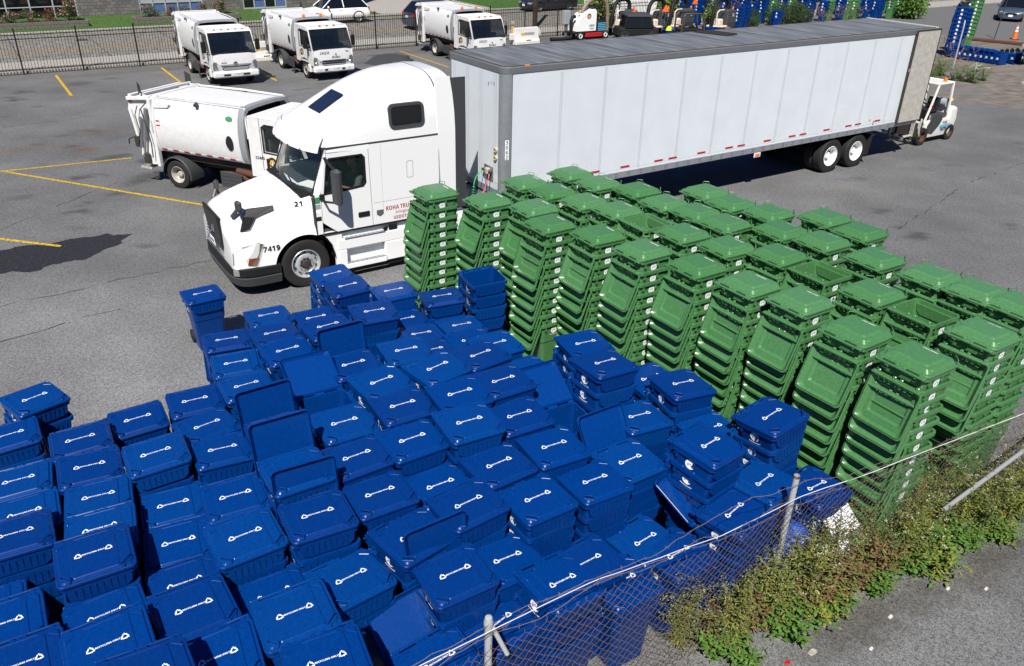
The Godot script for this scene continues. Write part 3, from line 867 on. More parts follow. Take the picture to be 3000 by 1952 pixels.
# ---------------------------------------------------------------- wheels
func truck_wheel_meshes() -> void:
	# tyre and rim turned about x, outer face at +x; radius 0.52
	var t := MB.new()
	t.lathe([[0.30, -0.13], [0.38, -0.145], [0.46, -0.15], [0.505, -0.135], [0.52, -0.11], [0.52, -0.062], [0.508, -0.058], [0.508, -0.05], [0.52, -0.046], [0.52, -0.006], [0.508, -0.002], [0.508, 0.006], [0.52, 0.01], [0.52, 0.05], [0.508, 0.054], [0.508, 0.062], [0.52, 0.066], [0.52, 0.11], [0.505, 0.135], [0.46, 0.15], [0.38, 0.145], [0.30, 0.13]], Vector3.ZERO, Vector3.RIGHT, 40)
	cart_mesh["truck_tyre"] = t.mesh(32)
	var d := MB.new()   # dished rim, as on the outer wheel of a pair
	d.lathe([[0.315, 0.13], [0.305, 0.14], [0.29, 0.13], [0.275, 0.09], [0.265, -0.02], [0.23, -0.06], [0.12, -0.075], [0.115, -0.03], [0.10, 0.03], [0.085, 0.04], [0.0, 0.04]], Vector3.ZERO, Vector3.RIGHT, 32)
	cart_mesh["dished_rim"] = d.mesh(40)
	var hh := MB.new()  # dark discs on the rim stand for the shade in its hand holes
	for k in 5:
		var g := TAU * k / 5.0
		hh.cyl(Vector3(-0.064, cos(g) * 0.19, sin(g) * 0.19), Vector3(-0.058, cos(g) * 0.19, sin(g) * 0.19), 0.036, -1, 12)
	cart_mesh["hand_hole_discs"] = hh.mesh(30)
	var nuts := MB.new()
	for k in 10:
		var g := TAU * k / 10.0 + 0.15
		nuts.cyl(Vector3(-0.07, cos(g) * 0.143, sin(g) * 0.143), Vector3(-0.035, cos(g) * 0.143, sin(g) * 0.143), 0.016, -1, 6)
	cart_mesh["rim_nuts"] = nuts.mesh(30)
	var f := MB.new()   # front rim standing proud
	f.lathe([[0.315, 0.13], [0.305, 0.142], [0.29, 0.13], [0.28, 0.06], [0.265, 0.04], [0.20, 0.10], [0.15, 0.105], [0.12, 0.105]], Vector3.ZERO, Vector3.RIGHT, 32)
	cart_mesh["steer_rim"] = f.mesh(40)
	var h2 := MB.new()  # discs again in place of shaded openings, nothing is cut
	for k in 10:
		var g := TAU * k / 10.0
		h2.cyl(Vector3(0.06, cos(g) * 0.228, sin(g) * 0.228), Vector3(0.086, cos(g) * 0.226, sin(g) * 0.226), 0.026, -1, 10)
	cart_mesh["steer_hole_discs"] = h2.mesh(30)
	var n2 := MB.new()
	for k in 10:
		var g := TAU * (k + 0.5) / 10.0
		n2.cyl(Vector3(0.1, cos(g) * 0.143, sin(g) * 0.143), Vector3(0.135, cos(g) * 0.143, sin(g) * 0.143), 0.016, -1, 6)
	cart_mesh["steer_nuts"] = n2.mesh(30)
	var hub := MB.new()
	hub.lathe([[0.12, 0.105], [0.095, 0.11], [0.085, 0.17], [0.06, 0.18], [0.0, 0.18]], Vector3.ZERO, Vector3.RIGHT, 18)
	cart_mesh["steer_hub"] = hub.mesh(40)

# wheel under a vehicle; out: +1 faces local +x, -1 the other way. kind: "dished", "steer", "inner"
func add_wheel(parent: Node3D, c: Vector3, axis: Vector3, kind: String, rim := "white_paint", s := 1.0, rusty := false) -> void:
	var x := axis.normalized()
	var z := x.cross(Vector3.UP)
	var b := Basis(x, Vector3.UP, z).scaled(Vector3.ONE * s)
	var w := obj("wheel", cart_mesh["truck_tyre"], M["rubber"], parent, Transform3D(b, c))
	w.set_meta("label", "black tyre on its rim")
	if kind == "inner":
		return
	if kind == "dished":
		obj("rim", cart_mesh["dished_rim"], M[rim], w)
		obj("hand_hole_shade", cart_mesh["hand_hole_discs"], M["grimy"], w)  # shade of the openings put into the dark colour of the discs
		obj("wheel_nuts", cart_mesh["rim_nuts"], M["rust" if rusty else "grimy"], w)
	else:
		obj("rim", cart_mesh["steer_rim"], M[rim], w)
		obj("hand_hole_shade", cart_mesh["steer_hole_discs"], M["grimy"], w)  # dark colour stands for shade inside the holes
		obj("wheel_nuts", cart_mesh["steer_nuts"], M["steel"], w)
		obj("hub", cart_mesh["steer_hub"], M["grimy"], w)

func rounded_box_ring(x0: float, x1: float, z0: float, z1: float, r: float, y: float) -> PackedVector3Array:
	# plan outline with round corners at the front (x0) only
	var p := PackedVector3Array()
	for k in 7:
		var g := PI * 0.5 * k / 6.0
		p.push_back(Vector3(x0 + r - sin(g) * r, y, z1 - r + cos(g) * r))
	for k in 7:
		var g := PI * 0.5 * k / 6.0
		p.push_back(Vector3(x0 + r - cos(g) * r, y, z0 + r - sin(g) * r))
	p.push_back(Vector3(x1, y, z0)); p.push_back(Vector3(x1, y, z1))
	return p

func build_trailer() -> void:
	var t := thing("box_trailer", "long white box trailer with grey roof behind the white tractor", "trailer")
	var L := 16.29
	var Wd := 2.59
	# floor and underside
	var b := MB.new()
	b.box(Vector3(8.2, 1.19, -Wd / 2), Vector3(16.1, 0.14, Wd - 0.08))
	obj("floor", b.mesh(0), M["grimy"], t)
	# inner shell: roof liner and walls give the open back its dark inside
	b = MB.new()
	for z in [-0.06, -Wd + 0.06]:
		b.box(Vector3(8.25, 2.62, z), Vector3(16.0, 2.7, 0.03))
	b.box(Vector3(0.22, 2.62, -Wd / 2), Vector3(0.03, 2.7, Wd - 0.2))
	obj("lining", b.mesh(0), M["plywood"], t)
	# side panels, one by one, both sides
	for i in 13:
		var x0 := 0.24 if i == 0 else 0.287 + 1.291 * i
		var x1 := 0.287 + 1.291 * (i + 1) if i < 12 else L - 0.1
		if i == 0:
			x0 = 0.24
		for s in 2:
			var mb := MB.new()
			mb.box(Vector3((x0 + x1) / 2, 2.615, -0.018 if s == 0 else -Wd + 0.018), Vector3(x1 - x0 - 0.006, 2.70, 0.03), 0.004)
			obj("side_panel", mb.mesh(30), M["trailer_white"], t)
	# joint strips with two rows of rivets
	var rv := MB.new()
	for i in range(1, 13):
		var x := 0.287 + 1.291 * i
		var mb := MB.new()
		mb.box(Vector3(x, 2.615, -0.0035), Vector3(0.075, 2.70, 0.004), 0.0)
		obj("joint_strip", mb.mesh(30), M["trailer_white"], t)
		for sx in [-0.024, 0.024]:
			for k in 58:
				rv.box(Vector3(x + sx, 1.32 + 0.0452 * k, 0.001), Vector3(0.013, 0.013, 0.006))
	for k in 210:
		rv.box(Vector3(0.35 + 0.0755 * k, 1.34, -0.001), Vector3(0.011, 0.011, 0.008))
		rv.box(Vector3(0.35 + 0.0755 * k, 4.005, 0.004), Vector3(0.012, 0.012, 0.008))
		if k % 4 == 0:
			rv.box(Vector3(0.35 + 0.0755 * k, 1.55, -0.001), Vector3(0.011, 0.011, 0.008))
	# front wall: rows of rivets
	for z in [-0.32, -0.40, -0.95, -1.03, -1.56, -1.64, -2.19, -2.27]:
		for k in 58:
			rv.box(Vector3(-0.002, 1.32 + 0.0452 * k, z), Vector3(0.006, 0.012, 0.012))
	var rivets := obj("rivet_rows", rv.mesh(0), mat("rivet", [0.16, 0.17, 0.18], 0.6, 0.0), t)
	rivets.set_meta("kind", "stuff")
	b = MB.new()
	b.box(Vector3(0.012, 2.615, -Wd / 2), Vector3(0.024, 2.70, Wd - 0.42), 0.003)
	obj("front_wall", b.mesh(30), M["trailer_white"], t)
	# rounded aluminium corner posts
	for s in [1, -1]:
		var ra := PackedVector3Array(); var rb := PackedVector3Array()
		for k in 9:
			var g := PI * 0.5 * k / 8.0
			var p := Vector3(0.215 - sin(g) * 0.215, 0, (-0.212 if s > 0 else -Wd + 0.212) + s * cos(g) * 0.218)
			ra.push_back(p + Vector3(0, 1.26, 0)); rb.push_back(p + Vector3(0, 3.97, 0))
		var mb := MB.new()
		if s > 0:
			mb.loft([rb, ra], false, false)
		else:
			mb.loft([ra, rb], false, false)
		obj("corner_post", mb.mesh(60), M["aluminium"], t)
	b = MB.new()
	for k in 60:
		b.box(Vector3(0.225, 1.3 + 0.0448 * k, 0.006), Vector3(0.010, 0.010, 0.004))
		b.box(Vector3(-0.004, 1.3 + 0.0448 * k, -0.222), Vector3(0.004, 0.010, 0.010))
	obj("post_rivets", b.mesh(0), M["steel"], t).set_meta("kind", "stuff")
	# top rail band all round, gasket line, roof skin with bows
	b = MB.new()
	b.loft([rounded_box_ring(-0.012, L, -Wd - 0.012, 0.012, 0.22, 3.965), rounded_box_ring(-0.014, L, -Wd - 0.014, 0.014, 0.22, 4.09), rounded_box_ring(-0.002, L, -Wd - 0.002, 0.002, 0.22, 4.105), rounded_box_ring(0.03, L - 0.02, -Wd + 0.03, -0.03, 0.2, 4.108)], true, false)
	obj("top_rail", b.mesh(30), M["rail_metal"], t)
	b = MB.new()
	b.loft([rounded_box_ring(0.02, L - 0.01, -Wd + 0.02, -0.02, 0.2, 4.1085), rounded_box_ring(0.025, L - 0.015, -Wd + 0.025, -0.025, 0.2, 4.122), rounded_box_ring(0.06, L - 0.03, -Wd + 0.06, -0.06, 0.18, 4.122), rounded_box_ring(0.07, L - 0.04, -Wd + 0.07, -0.07, 0.18, 4.110)], true, false)
	obj("roof_gasket", b.mesh(30), mat("gasket", [0.05, 0.04, 0.035], 0.8), t)
	b = MB.new()
	var nx := 150
	var rn := FastNoiseLite.new(); rn.seed = 3; rn.frequency = 0.5
	for i in nx:
		for j in 10:
			var q: Array[Vector3] = []
			for c: Vector2 in [Vector2(0, 0), Vector2(1, 0), Vector2(1, 1), Vector2(0, 1)]:
				var x := 0.05 + (L - 0.1) * (i + c.x) / nx
				var z := -0.05 - (Wd - 0.1) * (j + c.y) / 10.0
				var inner := sin(PI * clampf((j + c.y) / 10.0, 0, 1))
				q.append(Vector3(x, 4.114 + inner * (0.010 * pow(absf(sin(PI * x / 0.61)), 6.0) + 0.010 * rn.get_noise_2d(x, z * 0.4)), z))
			b.quad(q[0], q[3], q[2], q[1])
	obj("roof_skin", b.mesh(60), M["roof_skin"], t)
	b = MB.new()
	b.plate(P2([8.0, 2.50, 8.75, 2.53, 8.95, 1.66, 8.85, 1.50, 8.36, 1.46, 8.2, 1.6]), Transform3D(Basis(Vector3.RIGHT, Vector3.FORWARD, Vector3.UP), Vector3(0, 4.136, 0)), 0.004)
	obj("roof_patch", b.mesh(0), M["tar_patch"], t)
	# bottom rail with groups of rivet heads
	b = MB.new()
	b.box(Vector3(L / 2 + 0.1, 1.185, 0.0), Vector3(L - 0.2, 0.16, 0.035), 0.006)
	b.box(Vector3(L / 2 + 0.1, 1.185, -Wd), Vector3(L - 0.2, 0.16, 0.035), 0.006)
	b.box(Vector3(0.02, 1.185, -Wd / 2), Vector3(0.035, 0.16, Wd - 0.1), 0.006)
	obj("bottom_rail", b.mesh(30), M["aluminium"], t)
	b = MB.new()
	for k in 38:
		for dx in [-0.03, 0.03]:
			for dy in [-0.032, 0.032]:
				b.box(Vector3(0.5 + 0.42 * k + dx, 1.185 + dy, 0.019), Vector3(0.018, 0.026, 0.004))
	obj("rail_fasteners", b.mesh(0), M["blackout"], t).set_meta("kind", "stuff")
	# conspicuity tape
	for x in [2.74, 3.72, 4.87, 5.37, 6.42, 7.49, 7.97, 9.04, 10.11, 10.59, 11.67, 12.71, 13.18, 14.16]:
		var mb := MB.new()
		mb.box(Vector3(x, 1.37 + x * 0.003, 0.0015), Vector3(0.30, 0.05, 0.003))
		obj("red_reflector", mb.mesh(0), M["red_tape"], t)
	b = MB.new(); b.box(Vector3(13.76, 1.47, 0.0015), Vector3(0.10, 0.06, 0.003)); obj("yellow_sticker", b.mesh(0), M["yellow_print"], t)
	b = MB.new(); b.box(Vector3(13.96, 1.36, 0.002), Vector3(0.03, 0.13, 0.004)); obj("dark_sticker", b.mesh(0), M["ink_black"], t)
	b = MB.new(); b.box(Vector3(8.69, 1.03, 0.012), Vector3(0.26, 0.13, 0.02), 0.004); var sl := obj("marker_light", b.mesh(30), M["white_tape"], t)
	b = MB.new(); b.box(Vector3(8.69, 1.03, 0.025), Vector3(0.18, 0.075, 0.02), 0.008); obj("lens", b.mesh(30), M["amber"], sl)
	b = MB.new(); b.box(Vector3(0.62, 4.115, -0.02), Vector3(0.12, 0.03, 0.05), 0.008); obj("roof_light", b.mesh(30), M["amber"], t)
	# unit number, one digit above the other, on the round corner post
	var cn := Vector3(-0.45, 0, 0.89).normalized()
	for k in 4:
		var y := 2.44 - 0.115 * k
		var pc := Vector3(0.215, y, -0.212) + cn * 0.2205
		var rt := Vector3.UP.cross(cn)
		var mb := MB.new()
		mb.box(pc, Vector3(0.085, 0.108, 0.003), 0.0, Basis(rt, Vector3.UP, cn))
		var pl := obj("number_plate", mb.mesh(0), M["ink_white"], t)
		letter("3062"[k], 0.082, pc + cn * 0.003, rt, Vector3.UP, "ink_black", t, "digit")
	# front wall fittings: two worn ports, hose box, dents and marks
	for y in [2.22, 2.03]:
		var mb := MB.new()
		mb.lathe([[0.035, -0.03], [0.04, -0.045], [0.062, -0.04], [0.066, 0.0]], Vector3(0.0, y, -0.30), Vector3.RIGHT, 16)
		var pt := obj("port_ring", mb.mesh(40), mat("worn_cream", [0.45, 0.38, 0.24], 0.7), t)
		mb = MB.new()
		mb.lathe([[0.0, -0.012], [0.04, -0.014]], Vector3(0.0, y, -0.30), Vector3.RIGHT, 14)
		obj("port_socket", mb.mesh(0), M["grimy"], pt)
	b = MB.new()
	b.box(Vector3(-0.004, 1.60, -0.62), Vector3(0.01, 0.36, 0.40), 0.0)
	var hb := obj("hose_plate", b.mesh(0), M["steel"], t)
	b = MB.new()
	b.box(Vector3(-0.05, 1.66, -0.60), Vector3(0.10, 0.14, 0.12), 0.012)
	obj("socket_box", b.mesh(30), M["old_white"], t)
	for z in [-0.76, -0.46]:
		b = MB.new()
		b.lathe([[0.0, -0.10], [0.035, -0.10], [0.04, -0.06], [0.03, -0.05], [0.03, 0.0]], Vector3(0, 1.66, z), Vector3.RIGHT, 12)
		obj("gladhand", b.mesh(40), M["rust"], t)
	b = MB.new()
	b.box(Vector3(-0.003, 1.52, -0.28), Vector3(0.004, 0.16, 0.14)); obj("notice_plate", b.mesh(0), M["white_tape"], t)
	for q in [[3.66, -0.46, 0.028, 0.07], [3.70, -0.34, 0.018, 0.05], [3.70, -0.22, 0.024, 0.08]]:
		var mb := MB.new()
		mb.box(Vector3(-0.001, q[0], q[1] - 0.2), Vector3(0.003, q[3], q[2]), 0.0)
		obj("scuff", mb.mesh(0), M["grimy"], t)
	# faint ghost letters left on the side by an old decal
	var ghost := mat("ghost_print", [0.635, 0.685, 0.735], 0.42)
	for q in [["A R T", 11.7, 3.1, 0.30], ["H E S", 12.9, 2.55, 0.32], ["nails", 12.3, 2.05, 0.16], ["V3", 10.2, 2.9, 0.36]]:
		letter(q[0], q[3], Vector3(q[1], q[2], -0.0022), Vector3.RIGHT, Vector3.UP, "ghost_print", t, "faded_print")
	# open rear door folded flat along the side
	b = MB.new()
	b.box(Vector3(15.68, 2.66, 0.10), Vector3(1.20, 2.82, 0.045), 0.006)
	var door := obj("rear_door", b.mesh(30), M["plywood"], t)
	door.set_meta("label", "weathered off-white rear door folded flat along the side")
	b = MB.new()
	for x in [15.075, 16.285]:
		b.box(Vector3(x, 2.66, 0.105), Vector3(0.035, 2.86, 0.06), 0.006)
	for y in [1.24, 4.08]:
		b.box(Vector3(15.68, y, 0.105), Vector3(1.2, 0.035, 0.06), 0.006)
	obj("edge_trim", b.mesh(30), M["grimy"], door)
	b = MB.new()
	for y in [1.45, 2.1, 2.75, 3.4, 3.95]:
		b.cyl(Vector3(16.29, y - 0.06, 0.07), Vector3(16.29, y + 0.06, 0.07), 0.025, -1, 8)
	b.box(Vector3(15.06, 2.9, 0.13), Vector3(0.05, 0.1, 0.05), 0.01)
	obj("hinge", b.mesh(30), M["steel"], door)
	# rear frame, header and underride guard
	b = MB.new()
	for z in [-0.05, -Wd + 0.05]:
		b.box(Vector3(L - 0.04, 2.62, z), Vector3(0.1, 2.98, 0.11), 0.01)
	b.box(Vector3(L - 0.04, 4.05, -Wd / 2), Vector3(0.14, 0.16, Wd), 0.01)
	b.box(Vector3(L - 0.04, 1.15, -Wd / 2), Vector3(0.1, 0.12, Wd), 0.01)
	obj("rear_frame", b.mesh(30), M["old_white"], t)
	b = MB.new()
	b.box(Vector3(L - 0.15, 0.52, -Wd / 2), Vector3(0.1, 0.1, 2.2), 0.01)
	for z in [-0.7, -1.9]:
		b.box(Vector3(L - 0.2, 0.8, z), Vector3(0.08, 0.55, 0.1), 0.01)
	obj("underride_guard", b.mesh(30), M["steel"], t)
	# sliding bogie, axles, tyres, mud flaps
	b = MB.new()
	for z in [-0.75, -1.84]:
		b.box(Vector3(12.8, 1.0, z), Vector3(3.4, 0.22, 0.12))
		b.box(Vector3(12.8, 0.78, z), Vector3(1.5, 0.14, 0.1))
	obj("bogie", b.mesh(0), M["grimy"], t)
	for ax in [12.17, 13.42]:
		b = MB.new()
		b.cyl(Vector3(ax, 0.52, -0.3), Vector3(ax, 0.52, -Wd + 0.3), 0.065, -1, 12)
		b.cyl(Vector3(ax, 0.52, -0.55), Vector3(ax, 0.52, -0.75), 0.2, -1, 16)
		obj("axle", b.mesh(30), M["grimy"], t)
		add_wheel(t, Vector3(ax, 0.52, -0.16), Vector3(0, 0, 1), "dished", "white_paint", 1.0, ax > 13)
		add_wheel(t, Vector3(ax, 0.52, -0.50), Vector3(0, 0, 1), "inner")
		add_wheel(t, Vector3(ax, 0.52, -Wd + 0.16), Vector3(0, 0, -1), "dished")
		add_wheel(t, Vector3(ax, 0.52, -Wd + 0.50), Vector3(0, 0, -1), "inner")
	for z in [-0.33, -Wd + 0.33]:
		b = MB.new()
		b.box(Vector3(14.12, 0.62, z), Vector3(0.012, 0.66, 0.6), 0.0, Basis(Vector3.BACK, -0.12))
		obj("mud_flap", b.mesh(0), M["rubber"], t)
	# landing gear
	for z in [-0.55, -2.04]:
		b = MB.new()
		b.box(Vector3(2.9, 0.62, z), Vector3(0.12, 1.0, 0.12), 0.01)
		b.box(Vector3(2.9, 0.06, z), Vector3(0.28, 0.03, 0.28), 0.005)
		obj("landing_leg", b.mesh(30), M["grimy"], t)
	b = MB.new()
	b.box(Vector3(2.9, 0.55, -1.295), Vector3(0.06, 0.06, 1.4))
	b.box(Vector3(3.5, 0.8, -0.55), Vector3(1.3, 0.04, 0.04), 0.0, Basis(Vector3.BACK, 0.5))
	obj("leg_brace", b.mesh(0), M["grimy"], t)
	# coiled air hoses and cable to the tractor
	hose("air_hose", "green coiled air hose between tractor and trailer", [-0.08, 1.64, -0.76, -0.30, 1.52, -0.70, -0.42, 1.34, -0.62], [-0.42, 1.34, -0.62, -0.66, 0.98, -0.42], "hose_green")
	hose("air_hose", "red air hose between tractor and trailer", [-0.08, 1.64, -0.46, -0.18, 1.45, -0.40, -0.42, 1.10, -0.36, -0.75, 0.92, -0.36], [], "hose_red")
	hose("air_hose", "blue electric cable hanging under the trailer's socket box", [-0.07, 1.60, -0.60, -0.11, 1.40, -0.58, -0.13, 1.26, -0.55, -0.25, 1.12, -0.5, -0.60, 0.95, -0.5], [], "hose_blue")

func hose(called: String, label: String, path: Array, coil: Array, key: String) -> void:
	var mb := MB.new()
	var c := Curve3D.new()
	var pp := P3(path)
	for i in pp.size():
		var tn := (pp[mini(i + 1, pp.size() - 1)] - pp[maxi(i - 1, 0)]) * 0.22
		c.add_point(pp[i], -tn, tn)
	mb.tube(c.tessellate(4, 6), 0.013, 6)
	if coil.size() == 6:
		var a := Vector3(coil[0], coil[1], coil[2]); var b := Vector3(coil[3], coil[4], coil[5])
		var d := (b - a).normalized(); var u := d.cross(Vector3.UP).normalized(); var w := d.cross(u)
		var pts := PackedVector3Array()
		for k in 97:
			var f := k / 96.0
			var g := TAU * 7.0 * f
			pts.push_back(a.lerp(b, f) + (u * cos(g) + w * sin(g)) * 0.055 * minf(1.0, f * 12.0))
		mb.tube(pts, 0.012, 5)
	tag(obj(called, mb.mesh(60), M[key]), label, "hose")

# ---------------------------------------------------------------- white sleeper tractor (local z = 0 on its centre line, nose towards -x)
const HX := [-6.33, -6.29, -6.15, -5.85, -5.55, -5.25, -4.95, -4.60]
const HWF := [0.98, 1.08, 1.14, 1.19, 1.22, 1.235, 1.24, 1.24]
const HWU := [0.58, 0.64, 0.72, 0.82, 0.90, 0.97, 1.04, 1.12]
const HH := [1.56, 1.63, 1.69, 1.78, 1.84, 1.89, 1.94, 1.985]

func hood_at(arr: Array, x: float) -> float:
	for i in HX.size() - 1:
		if x <= HX[i + 1]:
			return lerpf(arr[i], arr[i + 1], clampf((x - HX[i]) / (HX[i + 1] - HX[i]), 0, 1))
	return arr[HX.size() - 1]

func hood_profile(x: float) -> PackedVector2Array:
	# (z, y) from the lower edge up to the centre line
	var wf := hood_at(HWF, x); var wu := hood_at(HWU, x); var h := hood_at(HH, x)
	var bot := 0.64
	var d := x + 4.87
	if absf(d) < 0.66:
		bot = maxf(0.64 if d < 0 else 0.5, 0.52 + sqrt(0.66 * 0.66 - d * d))
	elif d > 0:
		bot = 0.62
	var b1 := maxf(bot + 0.02, 0.95)
	var b2 := maxf(bot + 0.05, 1.14)
	var b3 := maxf(bot + 0.09, 1.25)
	return PackedVector2Array([Vector2(wf + 0.006, bot), Vector2(wf, b1), Vector2(wf - 0.015, b2), Vector2(lerpf(wf, wu, 0.35), b3), Vector2(wu + 0.02, b3 + 0.06), Vector2(wu, h - 0.22), Vector2(wu - 0.05, h - 0.10), Vector2(wu - 0.17, h - 0.025), Vector2(wu * 0.5, h), Vector2(0, h + 0.012)])

func hood_z(x: float, y: float) -> float:
	var p := hood_profile(x)
	for i in p.size() - 1:
		if y <= p[i + 1].y:
			return lerpf(p[i].x, p[i + 1].x, clampf((y - p[i].y) / maxf(p[i + 1].y - p[i].y, 0.001), 0, 1))
	return 0.0

# plate whose 2d points (x, y) hug the hood's flank, standing proud by off
func hood_plate(mb: MB, pts: PackedVector2Array, off: float, s: float) -> void:
	var ids := Geometry2D.triangulate_polygon(pts)
	for k in range(0, ids.size(), 3):
		var v: Array[Vector3] = []
		for j in 3:
			var p := pts[ids[k + j]]
			v.append(Vector3(p.x, p.y, s * (hood_z(p.x, p.y) + off)))
		mb.tri(v[0], v[1], v[2])
	for k in pts.size():
		var a := pts[k]; var b := pts[(k + 1) % pts.size()]
		var za := hood_z(a.x, a.y); var zb := hood_z(b.x, b.y)
		mb.quad(Vector3(a.x, a.y, s * (za + off)), Vector3(b.x, b.y, s * (zb + off)), Vector3(b.x, b.y, s * (zb - 0.02)), Vector3(a.x, a.y, s * (za - 0.02)))

func side_xf(z: float, s: int) -> Transform3D:
	return Transform3D(Basis(Vector3.RIGHT, Vector3.UP, Vector3(0, 0, s)), Vector3(0, 0, z * s))

func roof_ring(x: float, h: float, w: float, y0: float, n := 3.0) -> PackedVector3Array:
	var p := PackedVector3Array()
	for k in 25:
		var g := PI * k / 24.0
		var c := cos(g); var s := sin(g)
		p.push_back(Vector3(x, y0 + (h - y0) * pow(absf(s), 2.0 / n), signf(c) * w * pow(absf(c), 2.0 / n)))
	return p

func build_tractor() -> void:
	var t := thing("tractor_unit", "white sleeper-cab tractor unit hitched to the long box trailer", "truck", Vector3(0, 0, -1.15))
	var b := MB.new()
	# chassis
	for z in [-0.42, 0.42]:
		b.box(Vector3(-2.4, 0.82, z), Vector3(6.9, 0.28, 0.09))
	b.box(Vector3(-5.9, 0.55, 0), Vector3(0.5, 0.35, 1.6))
	b.box(Vector3(-5.2, 1.1, 0), Vector3(1.4, 0.6, 0.9))
	obj("chassis", b.mesh(0), M["grimy"], t)
	b = MB.new()
	b.box(Vector3(-0.35, 1.02, 0), Vector3(1.6, 0.03, 1.0))
	for k in 14:
		b.box(Vector3(-1.0 + 0.1 * k, 1.04, 0), Vector3(0.03, 0.02, 0.95))
	obj("catwalk", b.mesh(0), M["steel"], t)
	# axles and wheels
	for s in [-1, 1]:
		add_wheel(t, Vector3(-4.87, 0.52, s * 1.06), Vector3(0, 0, s), "steer", "bright_rim")
		for x in [-0.55, 0.78]:
			add_wheel(t, Vector3(x, 0.52, s * 1.06), Vector3(0, 0, s), "dished", "aluminium")
			add_wheel(t, Vector3(x, 0.52, s * 0.72), Vector3(0, 0, s), "inner")
	b = MB.new()
	for x in [-4.87, -0.55, 0.78]:
		b.cyl(Vector3(x, 0.52, -1.0), Vector3(x, 0.52, 1.0), 0.07, -1, 10)
	obj("axle", b.mesh(30), M["grimy"], t)
	# hood
	b = MB.new()
	var rings: Array = []
	var xs: Array = []
	var x := -6.33
	while x < -4.6:
		xs.append(x)
		x += 0.045
	xs.append(-4.60)
	for xx in xs:
		var p := hood_profile(xx)
		var ring := PackedVector3Array()
		for i in p.size():
			ring.push_back(Vector3(xx, p[i].y, p[i].x))
		for i in range(p.size() - 2, -1, -1):
			ring.push_back(Vector3(xx, p[i].y, -p[i].x))
		rings.append(ring)
	b.loft(rings, false, false)
	b.fan(rings[0], true)
	obj("hood", b.mesh(38), M["white_paint"], t)
	# wheel-arch liners
	for s in [-1, 1]:
		b = MB.new()
		var ra := PackedVector3Array(); var rb := PackedVector3Array()
		for k in 15:
			var g := PI * (k / 14.0) * 1.02
			ra.push_back(Vector3(-4.87 + cos(g) * 0.652, 0.52 + sin(g) * 0.652, s * 1.235)); rb.push_back(Vector3(-4.87 + cos(g) * 0.652, 0.52 + sin(g) * 0.652, s * 0.6))
		b.loft([ra, rb], false, false)
		obj("arch_liner", b.mesh(60), M["black_plastic"], t)
	# grille: dark bed, cross bars, bright frame strips and slash, badge and plate
	var slope := Basis(Vector3.BACK, 0.10)
	b = MB.new()
	b.box(Vector3(-6.335, 1.20, 0), Vector3(0.05, 0.84, 1.08), 0.01, slope)
	var gr := obj("grille", b.mesh(30), M["blackout"], t)
	b = MB.new()
	for k in 13:
		b.box(Vector3(-6.366 - 0.10 * (k - 6) * -0.062, 0.83 + 0.062 * k, 0), Vector3(0.012, 0.012, 1.04))
	for k in 17:
		b.box(Vector3(-6.366, 1.20, -0.48 + 0.06 * k), Vector3(0.010, 0.80, 0.012), 0.0, slope)
	obj("mesh_bars", b.mesh(0), M["dark_grey_plastic"], gr)
	b = MB.new()
	b.cyl(Vector3(-6.41, 0.86, -0.46), Vector3(-6.34, 1.56, 0.46), 0.018, -1, 8)
	b.lathe([[0.0, 0.02], [0.06, 0.02], [0.085, 0.0]], Vector3(-6.375, 1.21, 0), Vector3(-1, 0, 0), 18)
	obj("slash_trim", b.mesh(40), M["chrome"], gr)
	b = MB.new()
	b.box(Vector3(-6.425, 0.98, 0.05), Vector3(0.01, 0.16, 0.31), 0.0, slope)
	var np := obj("number_plate", b.mesh(0), M["ink_white"], t)
	b = MB.new()
	b.box(Vector3(-6.432, 0.98, 0.05), Vector3(0.003, 0.055, 0.22), 0.0, slope)
	obj("plate_print", b.mesh(0), M["poster_blue"], np)
	# bumper: black upper shelf and grey chin, wrapped round the corners
	for q in [["bumper", 0.47, 0.66, 0.0, "black_plastic"], ["chin", 0.24, 0.465, 0.01, "dark_grey_plastic"]]:
		b = MB.new()
		var r2: Array = []
		for yy in [q[1], q[1] + 0.02, q[2] - 0.02, q[2]]:
			var ring := PackedVector3Array()
			var inset: float = 0.03 if (yy == q[1] or yy == q[2]) else 0.0
			inset += 0.06 * clampf((0.40 - yy) / 0.16, 0, 1)
			for k in 21:
				var f := -1.0 + 2.0 * k / 20.0
				var g := f * PI * 0.5
				var zz := signf(sin(g)) * pow(absf(sin(g)), 0.42) * (1.255 - inset)
				var xx := -5.42 - pow(absf(cos(g)), 0.36) * (0.97 + float(q[3]) - inset)
				ring.push_back(Vector3(xx, yy, zz))
			r2.append(ring)
		b.loft(r2, false, false)
		b.fan(r2[3]); b.fan(r2[0], true)
		obj(q[0], b.mesh(40), M[q[4]], t)
	for s in [-1, 1]:
		b = MB.new()
		b.box(Vector3(-6.27, 0.56, s * 1.06), Vector3(0.06, 0.13, 0.14), 0.01, Basis(Vector3.UP, s * 0.75))
		obj("fog_light", b.mesh(30), M["lamp_glass"], t)
		# headlight: housing, lens and amber corner
		b = MB.new()
		hood_plate(b, P2([-6.31, 0.74, -5.90, 0.70, -5.72, 1.13, -5.80, 1.16, -6.10, 1.12, -6.30, 0.98]), 0.012, s)
		var hl := obj("headlight", b.mesh(40), M["smoked"], t)
		b = MB.new()
		hood_plate(b, P2([-6.315, 0.73, -5.89, 0.69, -5.705, 1.135, -5.80, 1.17, -6.10, 1.13, -6.305, 0.99]), 0.035, s)
		obj("lens", b.mesh(60), M["headlight_lens"], hl)
		b = MB.new()
